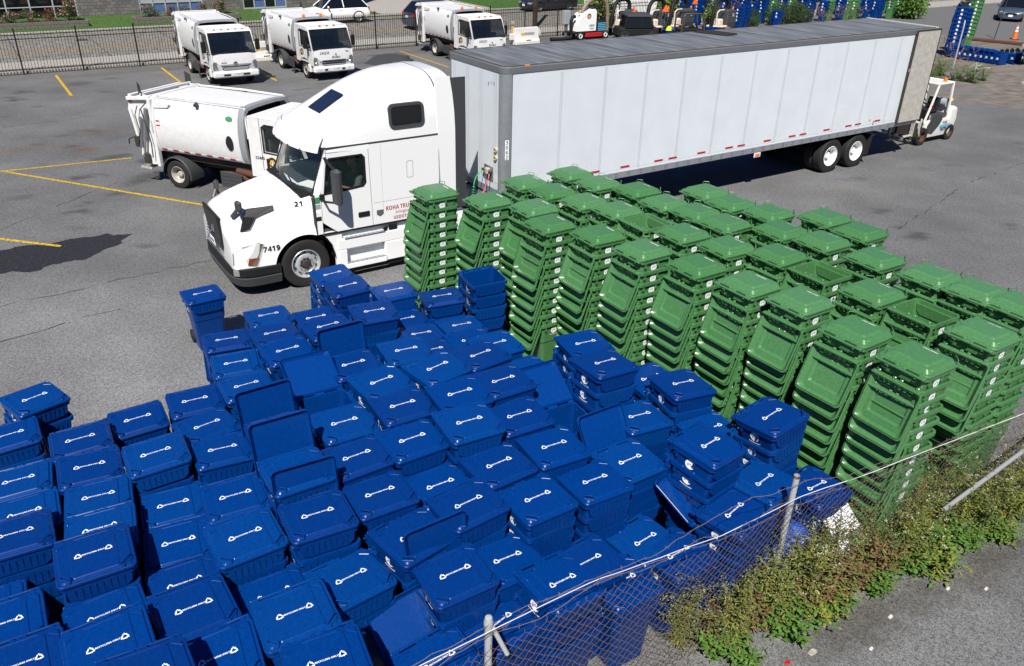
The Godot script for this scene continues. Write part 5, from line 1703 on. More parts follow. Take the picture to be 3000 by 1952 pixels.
func garbage_truck(label: String, at: Vector3, turn: float, style: String, number: String, plate: String, sh := 0.15) -> Node3D:
	var t := thing("garbage_truck", label, "garbage truck", at + Vector3(sin(turn), 0, cos(turn)) * sh, turn, "small garbage trucks")
	var hino := style == "hino"
	var b := MB.new()
	# chassis, axles, exhaust, tanks
	for x in [-0.38, 0.38]:
		b.box(Vector3(x, 0.66, 0.9), Vector3(0.08, 0.2, 5.2))
	b.box(Vector3(0, 0.86, 0.2), Vector3(1.5, 0.16, 3.2))
	b.cyl(Vector3(-0.8, 0.39, -sh), Vector3(0.8, 0.39, -sh), 0.08, -1, 10)
	b.cyl(Vector3(-0.8, 0.39, 2.75), Vector3(0.8, 0.39, 2.75), 0.06, -1, 10)
	b.box(Vector3(0.62, 0.62, 1.5), Vector3(0.4, 0.36, 0.9), 0.03)
	b.box(Vector3(-0.5, 0.7, 1.7), Vector3(0.5, 0.3, 0.5), 0.03)
	obj("chassis", b.mesh(30), M["grimy"], t)
	b = MB.new()
	b.tube(P3([-0.85, 0.62, 0.75, -0.90, 0.66, 1.1, -0.86, 0.58, 1.45, -0.80, 0.46, 1.6]), 0.055, 8)
	b.cyl(Vector3(-0.78, 0.70, 1.2), Vector3(-0.78, 0.66, 1.9), 0.09, -1, 10)
	obj("exhaust", b.mesh(40), M["rust"], t)
	for s in [-1, 1]:
		b = MB.new()
		b.box(Vector3(s * 0.97, 0.50, 1.12), Vector3(0.04, 0.42, 0.72), 0.02)
		for k in 3:
			b.box(Vector3(s * 0.995, 0.40 + 0.10 * k, 1.12), Vector3(0.012, 0.02, 0.62), 0.004)
		b.box(Vector3(s * 0.95, 0.22, 1.30), Vector3(0.03, 0.34, 0.16), 0.0, Basis(Vector3.RIGHT, -0.15))
		obj("side_guard", b.mesh(30), M["dark_grey_plastic"], t)
		# wheels and mudguard
		add_wheel(t, Vector3(s * 0.88, 0.39, -sh), Vector3(s, 0, 0), "dished", "old_white", 0.75)
		add_wheel(t, Vector3(s * 0.62, 0.39, -sh), Vector3(s, 0, 0), "inner", "old_white", 0.75)
		add_wheel(t, Vector3(s * 0.85, 0.39, 2.75), Vector3(s, 0, 0), "steer", "old_white", 0.75)
		b = MB.new()
		var outer: Array = [PackedVector3Array(), PackedVector3Array(), PackedVector3Array()]
		for k in 13:
			var g := deg_to_rad(-14.0 + 208.0 * k / 12.0)
			var p := Vector3(0, 0.40 + sin(g) * 0.50, cos(g) * 0.50 - sh)
			outer[0].push_back(p + Vector3(s * 1.02, -sin(g) * 0.03, -cos(g) * 0.03)); outer[1].push_back(p + Vector3(s * 1.0, 0, 0)); outer[2].push_back(p + Vector3(s * 0.5, 0, 0))
		b.loft(outer, false, false)
		obj("mudguard", b.mesh(40), M["dark_grey_plastic"], t)
	# packer body
	b = MB.new()
	b.loft([packer_ring(-1.25), packer_ring(1.62)], false, false)
	b.quad(Vector3(0.9, 1.0, -1.25), Vector3(-0.9, 1.0, -1.25), Vector3(-0.9, 1.0, 1.62), Vector3(0.9, 1.0, 1.62))
	obj("packer_body", b.mesh(50), M["truck_white"], t)
	b = MB.new()
	b.fan(packer_ring(1.50))
	obj("front_bulkhead", b.mesh(0), M["blackout"], t)
	b = MB.new()
	b.loft([packer_ring(1.60, 0.012), packer_ring(1.80, 0.012), packer_ring(1.80, -0.07), packer_ring(1.60, -0.07)], false, false)
	obj("front_frame", b.mesh(30), M["frame_grey"], t)
	b = MB.new()
	b.loft([packer_ring(-1.32, 0.03), packer_ring(-1.20, 0.03), packer_ring(-1.20, -0.02)], false, false)
	obj("rear_frame", b.mesh(30), M["truck_white"], t)
	for s in [-1, 1]:
		# oval hole low at the front of the body
		b = MB.new()
		var ov := PackedVector3Array(); var rim: Array = [PackedVector3Array(), PackedVector3Array()]
		for k in 20:
			var g := TAU * k / 20.0
			var y := 1.52 + sin(g) * 0.20; var z := 1.28 + cos(g) * 0.115
			ov.push_back(Vector3(s * (packer_x(y) + 0.004), y, z))
			rim[0].push_back(Vector3(s * (packer_x(y) + 0.012), y, z)); rim[1].push_back(Vector3(s * (packer_x(y) + 0.012), 1.52 + sin(g) * 0.21, 1.28 + cos(g) * 0.125))
		var holes: Array = []
		for f: float in [1.0, 0.66, 0.33, 0.02]:
			var rg := PackedVector3Array()
			for v in ov:
				var yy := 1.52 + (v.y - 1.52) * f
				rg.push_back(Vector3(s * (packer_x(yy) + 0.005), yy, 1.28 + (v.z - 1.28) * f))
			holes.append(rg)
		b.loft(holes, true, false)
		var hole := obj("access_hole", b.mesh(0), M["blackout"], t)
		b = MB.new()
		b.loft([rim[0], rim[1]], true, false)
		obj("hole_rim", b.mesh(0), M["grimy"], hole)
		# red and white tape along the lower edge
		for k in 14:
			var tb := MB.new()
			tb.box(Vector3(s * 0.945, 1.065, -1.1 + 0.195 * k), Vector3(0.006, 0.05, 0.19), 0.0, Basis(Vector3.BACK, s * -0.44))
			obj("reflector_tape", tb.mesh(0), M["red_tape" if k % 2 == 0 else "white_tape"], t)
		# roof edge rails, work lamp
		b = MB.new()
		b.tube(P3([s * 0.80, 2.50, -1.2, s * 0.80, 2.53, 0.4, s * 0.80, 2.50, 1.75]), 0.016, 6)
		b.tube(P3([s * 0.87, 2.46, -1.2, s * 0.88, 2.48, 0.4, s * 0.87, 2.45, 1.75]), 0.012, 6)
		b.tube(P3([s * 0.85, 2.47, 1.75, s * 0.92, 2.2, 1.80, s * 0.97, 1.7, 1.86]), 0.02, 6)
		obj("roof_rail", b.mesh(40), M["truck_white"], t)
		b = MB.new()
		b.cyl(Vector3(s * 0.93, 2.44, 0.28), Vector3(s * 1.02, 2.40, 0.28), 0.055, -1, 12)
		obj("work_lamp", b.mesh(40), M["dark_grey_plastic"], t)
		b = MB.new()
		b.plate(P2([-1.2, 2.36, -0.62, 2.36, -0.72, 2.24, -1.2, 2.20]), Transform3D(Basis(Vector3(0, 0, 1), Vector3.UP, Vector3(s, 0, 0)), Vector3(s * 1.0, 0, 0)), 0.03)
		obj("gusset", b.mesh(0), M["truck_white"], t)
		# hopper side, posts, cylinders, hoses, upright flap
		b = MB.new()
		b.plate(P2([-1.30, 0.60, -1.30, 2.46, -1.62, 2.50, -2.10, 2.36, -2.20, 2.05, -2.02, 1.05, -1.80, 0.55]), Transform3D(Basis(Vector3(0, 0, 1), Vector3.UP, Vector3(s, 0, 0)), Vector3(s * 0.93, 0, 0)), 0.05)
		obj("hopper_side", b.mesh(0), M["truck_white"], t)
		b = MB.new()
		b.box(Vector3(s * 1.0, 1.50, -1.30), Vector3(0.12, 1.86, 0.10), 0.012)
		b.box(Vector3(s * 0.98, 1.45, -1.98), Vector3(0.06, 1.3, 0.07), 0.01, Basis(Vector3.RIGHT, -0.16))
		b.box(Vector3(s * 0.98, 2.40, -1.72), Vector3(0.08, 0.10, 0.8), 0.012, Basis(Vector3.RIGHT, -0.10))
		obj("hopper_post", b.mesh(30), M["truck_white"], t)
		b = MB.new()
		b.cyl(Vector3(s * 1.02, 2.15, -1.46), Vector3(s * 1.02, 1.35, -1.66), 0.055, -1, 10)
		b.cyl(Vector3(s * 1.02, 1.35, -1.66), Vector3(s * 1.02, 0.78, -1.80), 0.032, -1, 10)
		b.cyl(Vector3(s * 1.0, 1.9, -1.72), Vector3(s * 1.0, 0.9, -1.93), 0.03, -1, 8)
		obj("cylinder", b.mesh(40), M["steel"], t)
		b = MB.new()
		b.tube(P3([s * 1.04, 2.3, -1.42, s * 1.10, 2.15, -1.56, s * 1.06, 1.75, -1.52, s * 1.05, 1.2, -1.45, s * 1.03, 0.8, -1.5]), 0.016, 6)
		b.tube(P3([s * 1.02, 2.2, -1.75, s * 1.06, 1.95, -1.85, s * 1.04, 1.5, -1.80, s * 1.06, 1.05, -1.95]), 0.014, 6)
		b.tube(P3([s * 1.03, 1.35, -1.98, s * 1.08, 1.25, -2.22, s * 1.02, 1.1, -2.3]), 0.02, 6)
		b.box(Vector3(s * 1.02, 1.2, -1.98), Vector3(0.08, 0.3, 0.16), 0.02)
		b.box(Vector3(s * 1.0, 0.75, -1.75), Vector3(0.1, 0.3, 0.2), 0.03)
		obj("hydraulic_hose", b.mesh(40), M["grimy"], t)
		b = MB.new()
		b.plate(P2([0, 0, 0.20, 0.04, 0.16, 0.42, 0.02, 0.50]), Transform3D(Basis(Vector3(0.35 * s, 0, 0.94), Vector3.UP, Vector3(s, 0, 0)), Vector3(s * 0.90, 2.32, -1.75)), 0.015)
		obj("tipping_flap", b.mesh(0), M["grimy"], t)
		b = MB.new()
		b.lathe([[0.0, 0.03], [0.05, 0.02], [0.055, 0.0]], Vector3(s * 0.95, 2.30, -2.05), Vector3(s, 0, 0), 12)
		obj("tail_lamp", b.mesh(40), M["red_lamp"], t)
	b = MB.new()   # hopper trough, crossbeams and rear step
	b.box(Vector3(0, 0.95, -1.75), Vector3(1.8, 0.06, 0.8), 0.0, Basis(Vector3.RIGHT, 0.25))
	b.box(Vector3(0, 1.5, -1.45), Vector3(1.8, 1.6, 0.05))
	obj("hopper", b.mesh(0), M["grimy"], t)
	b = MB.new()
	b.box(Vector3(0, 2.42, -2.05), Vector3(1.9, 0.10, 0.10), 0.01)
	b.box(Vector3(0, 2.50, -1.62), Vector3(1.9, 0.07, 0.08), 0.01)
	b.box(Vector3(0, 2.47, -1.36), Vector3(1.9, 0.06, 0.06), 0.01)
	obj("crossbeam", b.mesh(30), M["truck_white"], t)
	b = MB.new()
	for k in 5:
		b.box(Vector3(0, 0.45, -1.75 - 0.06 * k), Vector3(1.9, 0.02, 0.03))
	b.box(Vector3(0, 0.44, -2.05), Vector3(1.94, 0.06, 0.03))
	for s in [-1, 1]:
		b.box(Vector3(s * 0.96, 0.45, -1.88), Vector3(0.04, 0.05, 0.4))
	obj("rear_step", b.mesh(0), M["old_white"], t)
	if not hino and number != "52485":
		for s in [-1, 1]:
			b = MB.new()
			b.lathe([[0.0, 0.03], [0.06, 0.03], [0.075, 0.0], [0.075, -0.03]], Vector3(s * 0.42, 2.56, 1.78), Vector3(0, 0, 1), 14)
			obj("beacon", b.mesh(40), M["amber"], t)
	# a round green maker's badge and warning labels on the near flank
	for s in [-1, 1]:
		b = MB.new()
		var bd := PackedVector3Array()
		for k in 18:
			var g := TAU * k / 18.0
			var y := 2.16 + sin(g) * 0.07
			bd.push_back(Vector3(s * (packer_x(y) + 0.008), y, 1.32 + cos(g) * 0.12))
		b.fan(bd, s < 0)
		obj("badge", b.mesh(0), M["sticker_green"], t)
		b = MB.new()
		b.box(Vector3(s * (packer_x(1.75) + 0.006), 1.78, -1.10), Vector3(0.004, 0.22, 0.13))
		var wl := obj("warning_label", b.mesh(0), M["white_tape"], t)
		b = MB.new()
		for y in [1.86, 1.74]:
			b.box(Vector3(s * (packer_x(1.75) + 0.009), y, -1.10), Vector3(0.004, 0.04, 0.125))
		obj("label_heading", b.mesh(0), M["red_tape"], wl)
	# cab
	var F := 3.72   # front face
	b = MB.new()
	var prof := P2([1.86, 0.72, 2.25, 0.70, 2.36, 0.86, 2.75, 0.92, 3.14, 0.86, 3.24, 0.66, F - 0.03, 0.66, F + 0.02, 1.0, F, 1.34, F - 0.36, 2.16, F - 0.50, 2.26, 2.0, 2.30, 1.88, 2.22])
	for s in [-1, 1]:
		var wb := MB.new()
		wb.holed(prof, P2([2.35, 1.42, F - 0.12, 1.36, F - 0.16, 1.44, F - 0.42, 2.06, 2.42, 2.10, 2.34, 2.02]), Transform3D(Basis(Vector3(0, 0, 1), Vector3.UP, Vector3(s, 0, 0)), Vector3(s * 0.97, 0, 0)), 0.05)
		var side := obj("cab_side", wb.mesh(0), M["truck_white"], t)
		wb = MB.new()
		wb.plate(P2([2.34, 1.41, F - 0.11, 1.35, F - 0.42, 2.07, 2.42, 2.11]), Transform3D(Basis(Vector3(0, 0, 1), Vector3.UP, Vector3(s, 0, 0)), Vector3(s * 0.945, 0, 0)), 0.0)
		obj("side_window", wb.mesh(0), M["window_glass"], side)
		wb = MB.new()
		wb.holed(P2([2.30, 1.38, F - 0.09, 1.32, F - 0.14, 1.42, F - 0.40, 2.10, 2.42, 2.14, 2.30, 2.06]), P2([2.35, 1.42, F - 0.12, 1.36, F - 0.16, 1.44, F - 0.42, 2.06, 2.42, 2.10, 2.34, 2.02]), Transform3D(Basis(Vector3(0, 0, 1), Vector3.UP, Vector3(s, 0, 0)), Vector3(s * 0.974, 0, 0)), 0.01)
		obj("window_seal", wb.mesh(0), M["black_plastic"], side)
		wb = MB.new()
		wb.box(Vector3(s * 0.972, 1.60, 2.26), Vector3(0.008, 1.36, 0.012))
		wb.box(Vector3(s * 0.972, 1.12, 2.42), Vector3(0.02, 0.26, 0.09), 0.006)
		obj("door_handle", wb.mesh(30), M["black_plastic"], side)
		letter(number if number == "52485" else "", 0.08, Vector3(s * 0.975, 1.24, 2.18), Vector3(0, 0, -s), Vector3.UP, "ink_black", side, "unit_number") if number == "52485" else null
		fleet_seal(side, Vector3(s * 0.976, 1.16, 2.56), Vector3(0, 0, -s), 0.15)
		wb = MB.new()
		wb.box(Vector3(s * 1.16, 1.62, F - 0.30), Vector3(0.20, 0.46, 0.10), 0.03)
		wb.tube(P3([s * 0.96, 2.05, F - 0.38, s * 1.12, 2.02, F - 0.22, s * 1.14, 1.86, F - 0.24]), 0.015, 6)
		wb.tube(P3([s * 0.97, 1.30, F - 0.20, s * 1.12, 1.36, F - 0.20, s * 1.14, 1.42, F - 0.25]), 0.015, 6)
		obj("door_mirror", wb.mesh(40), M["black_plastic"], t)
		wb = MB.new()
		wb.box(Vector3(s * 0.93, 0.52, 3.25), Vector3(0.14, 0.34, 0.26), 0.03)
		obj("cab_step", wb.mesh(30), M["truck_white"], t)
		wb = MB.new()
		wb.lathe([[0.0, 0.045], [0.025, 0.04], [0.04, 0.0]], Vector3(s * 0.82, 2.29, F - 0.62), Vector3.UP, 10)
		obj("roof_lamp", wb.mesh(40), M["amber"], t)
	b = MB.new()   # roof with cross ribs, back wall, floor
	b.box(Vector3(0, 2.275, (1.9 + F - 0.50) / 2), Vector3(1.94, 0.05, F - 0.50 - 1.86), 0.02)
	for k in 8:
		b.box(Vector3(0, 2.305, 2.05 + 0.165 * k), Vector3(1.72, 0.022, 0.07), 0.01)
	b.quad(Vector3(-0.95, 2.27, F - 0.50), Vector3(-0.95, 2.17, F - 0.36), Vector3(0.95, 2.17, F - 0.36), Vector3(0.95, 2.27, F - 0.50))
	b.box(Vector3(0, 1.48, 1.88), Vector3(1.9, 1.55, 0.04))
	b.box(Vector3(0, 0.78, 2.75), Vector3(1.9, 0.06, 1.7))
	obj("cab_roof", b.mesh(30), M["truck_white"], t)
	for x in ([-0.34, 0.0, 0.34] if not hino else [-0.6, -0.3, 0.0, 0.3, 0.6]):
		b = MB.new()
		b.box(Vector3(x, 2.30, F - 0.46), Vector3(0.10, 0.05, 0.06), 0.015)
		obj("roof_lamp", b.mesh(30), M["truck_white" if hino else "amber"], t)
	b = MB.new()
	b.quad(Vector3(-0.93, 1.36, F - 0.01), Vector3(-0.89, 2.16, F - 0.37), Vector3(0.89, 2.16, F - 0.37), Vector3(0.93, 1.36, F - 0.01))
	obj("windscreen", b.mesh(0), M["dark_screen"], t)
	b = MB.new()
	b.cyl(Vector3(-0.93, 1.355, F), Vector3(0.93, 1.355, F), 0.018, -1, 6)
	b.cyl(Vector3(-0.90, 2.16, F - 0.365), Vector3(0.90, 2.16, F - 0.365), 0.018, -1, 6)
	for s in [-1, 1]:
		b.cyl(Vector3(s * 0.94, 1.355, F - 0.005), Vector3(s * 0.90, 2.16, F - 0.365), 0.026, -1, 6)
	b.cyl(Vector3(-0.55, 1.38, F + 0.02), Vector3(0.05, 1.47, F - 0.03), 0.012, -1, 5)
	b.cyl(Vector3(0.25, 1.38, F + 0.02), Vector3(0.8, 1.45, F - 0.02), 0.012, -1, 5)
	obj("screen_seal", b.mesh(40), M["black_plastic"], t)
	b = MB.new()   # inside
	b.box(Vector3(0, 1.22, F - 0.28), Vector3(1.86, 0.24, 0.40), 0.04)
	for x in [-0.5, 0.0, 0.5]:
		b.box(Vector3(x, 1.35, 2.25), Vector3(0.44, 0.75, 0.14), 0.04)
		b.box(Vector3(x, 1.05, 2.45), Vector3(0.44, 0.14, 0.5), 0.04)
	var wh := PackedVector3Array()
	for k in 17:
		wh.push_back(Vector3(0.5, 1.42, F - 0.55) + Basis(Vector3.RIGHT, -0.6) * Vector3(cos(TAU * k / 16.0) * 0.2, 0, sin(TAU * k / 16.0) * 0.2))
	b.tube(wh, 0.016, 6)
	obj("cab_inside", b.mesh(30), M["seat_fabric"], t)
	# front face
	b = MB.new()
	b.loft([PackedVector3Array([Vector3(0.97, 1.345, F - 0.03), Vector3(0.6, 1.35, F + 0.02), Vector3(-0.6, 1.35, F + 0.02), Vector3(-0.97, 1.345, F - 0.03)]), PackedVector3Array([Vector3(0.98, 1.0, F + 0.0), Vector3(0.6, 1.0, F + 0.06), Vector3(-0.6, 1.0, F + 0.06), Vector3(-0.98, 1.0, F + 0.0)]), PackedVector3Array([Vector3(0.98, 0.62, F + 0.0), Vector3(0.6, 0.62, F + 0.06), Vector3(-0.6, 0.62, F + 0.06), Vector3(-0.98, 0.62, F + 0.0)])], false, false)
	obj("front_panel", b.mesh(30), M["truck_white"], t)
	b = MB.new()
	b.box(Vector3(0, 0.80, F + 0.055), Vector3(1.16, 0.20, 0.04), 0.012)
	var gr := obj("grille", b.mesh(30), M["blackout"], t)
	b = MB.new()
	if hino:
		b.plate(P2([-0.66, 0.92, 0.66, 0.92, 0.58, 0.86, 0.10, 0.84, -0.10, 0.84, -0.58, 0.86]), Transform3D(Basis(), Vector3(0, 0, F + 0.09)), 0.02)
		b.plate(P2([-0.60, 0.80, 0.60, 0.80, 0.50, 0.70, -0.50, 0.70]), Transform3D(Basis(), Vector3(0, 0, F + 0.085)), 0.02)
	else:
		for y in [0.88, 0.80, 0.72]:
			b.box(Vector3(0, y, F + 0.085), Vector3(1.20 - (0.88 - y) * 0.6, 0.035, 0.025), 0.008)
		for s in [-1, 1]:
			b.box(Vector3(s * 0.55, 0.82, F + 0.08), Vector3(0.30, 0.04, 0.03), 0.01, Basis(Vector3.BACK, s * 0.35))
	obj("grille_bar", b.mesh(30), M["chrome" if not hino else "frame_grey"], gr)
	b = MB.new()
	if hino:
		b.lathe([[0.0, 0.03], [0.05, 0.03], [0.09, 0.02], [0.10, 0.0]], Vector3(0, 0.94, F + 0.08), Vector3(0, 0, 1), 18)
		obj("badge", b.mesh(40), M["chrome"], t)
		letter("HINO", 0.05, Vector3(-0.48, 0.985, F + 0.068), Vector3.RIGHT, Vector3.UP, "ink_black", t, "lettering", 1.3)
		b = MB.new()
		b.box(Vector3(-0.5, 1.10, F + 0.055), Vector3(0.12, 0.12, 0.004))
		obj("sticker", b.mesh(0), M["white_tape"], t)
	elif number != "52485":
		letter("ISUZU", 0.085, Vector3(0.12, 1.00, F + 0.068), Vector3.RIGHT, Vector3.UP, "ink_black", t, "lettering", 1.2)
		letter(number, 0.11, Vector3(-0.42, 1.20, F + 0.050), Vector3.RIGHT, Vector3.UP, "ink_black", t, "unit_number", 0.9, false)
		b = MB.new()
		b.plate(P2([-0.02, -0.05, 0.02, -0.05, 0.035, 0.03, 0.01, 0.0, -0.01, 0.05, -0.035, 0.03]), Transform3D(Basis(), Vector3(0.12, 1.12, F + 0.060)), 0.003)
		obj("badge", b.mesh(0), M["ink_black"], t)
		b = MB.new(); b.box(Vector3(0.66, 1.22, F + 0.03), Vector3(0.16, 0.035, 0.01)); obj("model_mark", b.mesh(0), M["ink_black"], t)
	for s in [-1, 1]:
		b = MB.new()
		b.plate(P2([0.60 * s, 0.68, 0.60 * s, 0.86, 0.74 * s, 1.0, 0.965 * s, 1.06, 0.965 * s, 0.68]), Transform3D(Basis(Vector3.UP, s * 0.10), Vector3(0, 0, F + 0.11)), 0.04)
		var hl := obj("headlight", b.mesh(0), M["grey_plastic"], t)
		b = MB.new()
		b.plate(P2([0.61 * s, 0.69, 0.61 * s, 0.85, 0.75 * s, 0.99, 0.955 * s, 1.04, 0.955 * s, 0.69]), Transform3D(Basis(Vector3.UP, s * 0.10), Vector3(0, 0, F + 0.125)), 0.0)
		obj("lens", b.mesh(0), M["headlight_lens"], hl)
		b = MB.new()
		b.lathe([[0.0, 0.01], [0.05, 0.02], [0.07, 0.0]], Vector3(s * 0.82, 0.77, F + 0.045), Vector3(0, 0, 1), 12)
		obj("reflector", b.mesh(40), M["chrome"], hl)
	b = MB.new()
	b.box(Vector3(0, 0.50, F + 0.02), Vector3(2.0, 0.26, 0.22), 0.06)
	var bp := obj("bumper", b.mesh(40), M["truck_white"], t)
	b = MB.new()
	for s in [-1, 1]:
		b.box(Vector3(s * 0.42, 0.49, F + 0.131), Vector3(0.30 if hino else 0.16, 0.085, 0.006), 0.002)
	obj("bumper_opening", b.mesh(0), M["blackout"], bp)
	for s in [-1, 1]:
		b = MB.new()
		if hino:
			b.lathe([[0.0, 0.01], [0.04, 0.005], [0.045, 0.0]], Vector3(s * 0.88, 0.53, F + 0.12), Vector3(0, 0, 1), 12)
		else:
			b.box(Vector3(s * 0.72, 0.50, F + 0.131), Vector3(0.16, 0.075, 0.008), 0.003)
		obj("fog_light", b.mesh(30), M["lamp_glass"], bp)
	b = MB.new()
	b.box(Vector3(0.06, 0.50, F + 0.136), Vector3(0.30, 0.15, 0.008))
	var np := obj("number_plate", b.mesh(0), M["white_tape"], t)
	letter(plate, 0.075, Vector3(0.06, 0.50, F + 0.142), Vector3.RIGHT, Vector3.UP, "ink_black", np, "plate_text", 0.72, false)
	return t

func build_garbage_trucks() -> void:
	mat("frame_grey", [0.30, 0.32, 0.33], 0.4, 0.2)
	glass("dark_screen", [0.006, 0.010, 0.014], 0.72)
	garbage_truck("white garbage truck parked aslant behind the tractor's nose, its side in view", Vector3(-4.80, 0, -8.63), deg_to_rad(34.4), "isuzu", "52485", "LG 20485", 0.75)
	garbage_truck("white garbage truck with broad dark-winged grille and round chrome badge", Vector3(-0.10, 0, -25.5), deg_to_rad(1.0), "hino", "", "LG 04754")
	garbage_truck("white garbage truck numbered 243236 with chrome grille bars", Vector3(4.0, 0, -24.85), deg_to_rad(3.0), "isuzu", "243236", "LG 21667")
	garbage_truck("white garbage truck numbered 263203 parked by the white plastic barrier", Vector3(12.40, 0, -24.85), deg_to_rad(1.5), "isuzu", "263203", "LG 26320")

# ---------------------------------------------------------------- forklift behind the trailer (local -x is its front, forks under the trailer)
func build_forklift() -> void:
	var t := thing("forklift", "small white forklift lifting at the trailer's open back", "forklift", Vector3(18.7, 0, -1.15))
	var b := MB.new()
	# counterweight and body
	b.loft([rrect(1.55, 1.02, 0.10, 0.22, 0.25, 0), rrect(1.62, 1.08, 0.14, 0.45, 0.28, 0), rrect(1.62, 1.08, 0.14, 0.72, 0.30, 0), rrect(1.5, 1.04, 0.14, 0.80, 0.36, 0)], true, true)
	obj("body", b.mesh(35), M["fork_white"], t)
	b = MB.new()
	b.loft([rrect(0.50, 1.06, 0.12, 0.45, 0.98, 0), rrect(0.56, 1.10, 0.14, 0.75, 1.0, 0), rrect(0.50, 1.06, 0.14, 1.10, 0.98, 0), rrect(0.40, 0.96, 0.14, 1.16, 0.96, 0)], true, true)
	obj("counterweight", b.mesh(35), M["fork_white"], t)
	b = MB.new()
	b.loft([rrect(1.0, 0.86, 0.10, 0.78, 0.2, 0), rrect(0.9, 0.80, 0.12, 0.96, 0.24, 0)], true, true)
	obj("engine_cover", b.mesh(35), M["dark_grey_plastic"], t)
	b = MB.new()
	b.plate(P2([-0.52, 0.40, -0.14, 0.34, 0.18, 0.60, 0.30, 0.80, 0.22, 0.98, -0.30, 1.0, -0.50, 0.7]), side_xf(0.545, 1), 0.02)
	b.plate(P2([-0.52, 0.40, -0.14, 0.34, 0.18, 0.60, 0.30, 0.80, 0.22, 0.98, -0.30, 1.0, -0.50, 0.7]), side_xf(0.545, -1), 0.02)
	obj("side_panel", b.mesh(0), M["dark_grey_plastic"], t)
	b = MB.new()
	b.box(Vector3(0.18, 1.04, 0), Vector3(0.46, 0.12, 0.48), 0.05)
	b.box(Vector3(0.40, 1.26, 0), Vector3(0.12, 0.46, 0.46), 0.05, Basis(Vector3.BACK, -0.15))
	obj("seat", b.mesh(40), M["black_plastic"], t)
	b = MB.new()
	b.cyl(Vector3(0.72, 1.30, -0.34), Vector3(0.72, 1.30, 0.34), 0.15, -1, 16)
	obj("gas_bottle", b.mesh(40), M["grey_film"], t)
	# overhead guard
	b = MB.new()
	for s in [-1, 1]:
		b.tube(P3([-0.72, 0.75, s * 0.48, -0.52, 1.35, s * 0.48, -0.30, 2.02, s * 0.46]), 0.04, 6)
		b.tube(P3([0.62, 1.0, s * 0.48, 0.60, 1.5, s * 0.48, 0.56, 2.04, s * 0.46]), 0.045, 6)
		b.box(Vector3(0.13, 2.05, s * 0.46), Vector3(0.95, 0.06, 0.07), 0.015)
	b.box(Vector3(-0.32, 2.05, 0), Vector3(0.07, 0.06, 0.92), 0.015)
	b.box(Vector3(0.58, 2.05, 0), Vector3(0.07, 0.06, 0.92), 0.015)
	obj("overhead_guard", b.mesh(35), M["fork_white"], t)
	for k in 6:
		b = MB.new()
		b.box(Vector3(-0.20 + 0.13 * k, 2.06, 0), Vector3(0.03, 0.045, 0.88), 0.008)
		obj("roof_slat", b.mesh(30), M["fork_white"], t)
	b = MB.new()
	b.cyl(Vector3(0.28, 2.08, 0.30), Vector3(0.28, 2.20, 0.30), 0.065, 0.055, 12)
	obj("beacon", b.mesh(40), M["amber"], t)
	b = MB.new()
	b.lathe([[0.0, 0.05], [0.07, 0.045], [0.09, 0.0], [0.05, -0.08]], Vector3(0.70, 1.42, 0.44), Vector3(1, 0, 0.2), 14)
	obj("rear_lamp", b.mesh(40), M["yellow_print"], t)
	b = MB.new()
	b.lathe([[0.0, 0.02], [0.05, 0.02], [0.055, 0.0]], Vector3(-0.50, 1.32, 0.50), Vector3(0, 0, 1), 12)
	obj("side_lamp", b.mesh(40), M["red_lamp"], t)
	# controls
	b = MB.new()
	b.box(Vector3(-0.42, 1.0, 0), Vector3(0.25, 0.42, 0.8), 0.04)
	b.tube(P3([-0.2, 1.3, -0.16, -0.16, 1.3, 0.0, -0.2, 1.3, 0.16, -0.3, 1.36, 0.1, -0.3, 1.36, -0.1, -0.2, 1.3, -0.16]), 0.016, 6)
	obj("dashboard", b.mesh(40), M["black_plastic"], t)
	# mast, carriage, forks
	b = MB.new()
	for s in [-1, 1]:
		b.box(Vector3(-0.98, 1.18, s * 0.30), Vector3(0.12, 2.1, 0.09), 0.01)
		b.cyl(Vector3(-0.88, 0.3, s * 0.2), Vector3(-0.88, 2.0, s * 0.2), 0.035, -1, 8)
	b.box(Vector3(-0.98, 2.2, 0), Vector3(0.1, 0.1, 0.7), 0.01)
	b.box(Vector3(-0.98, 1.4, 0), Vector3(0.08, 0.1, 0.6), 0.01)
	obj("mast", b.mesh(30), M["fork_white"], t)
	b = MB.new()
	b.box(Vector3(-1.08, 0.55, 0), Vector3(0.06, 0.5, 1.0), 0.01)
	obj("carriage", b.mesh(30), M["grimy"], t)
	for s in [-1, 1]:
		b = MB.new()
		b.box(Vector3(-1.14, 0.62, s * 0.36), Vector3(0.05, 0.6, 0.12))
		b.box(Vector3(-1.85, 0.36, s * 0.36), Vector3(1.4, 0.05, 0.12), 0.012)
		obj("fork", b.mesh(30), M["old_white"], t)
	b = MB.new()
	b.tube(P3([-0.85, 0.80, 0.52, -1.0, 0.95, 0.55, -1.06, 0.6, 0.56, -1.0, 0.36, 0.57]), 0.035, 8)
	obj("front_guard", b.mesh(40), M["old_white"], t)
	# wheels
	for s in [-1, 1]:
		add_wheel(t, Vector3(-0.78, 0.31, s * 0.50), Vector3(0, 0, s), "dished", "rust", 0.60)
		add_wheel(t, Vector3(0.94, 0.28, s * 0.48), Vector3(0, 0, s), "dished", "rust", 0.54)
	b = MB.new()
	b.box(Vector3(0.55, 0.56, 0.552), Vector3(0.62, 0.09, 0.004), 0.0, Basis(Vector3.BACK, 0.05))
	obj("blue_stripe", b.mesh(0), M["sky_blue"], t)
	letter("TCM", 0.09, Vector3(0.50, 0.68, 0.556), Vector3.RIGHT, Vector3.UP, "red_tape", t, "lettering")
	letter("034739", 0.10, Vector3(0.50, 0.45, 0.556), Vector3.RIGHT, Vector3.UP, "ink_black", t, "unit_number", 0.8)
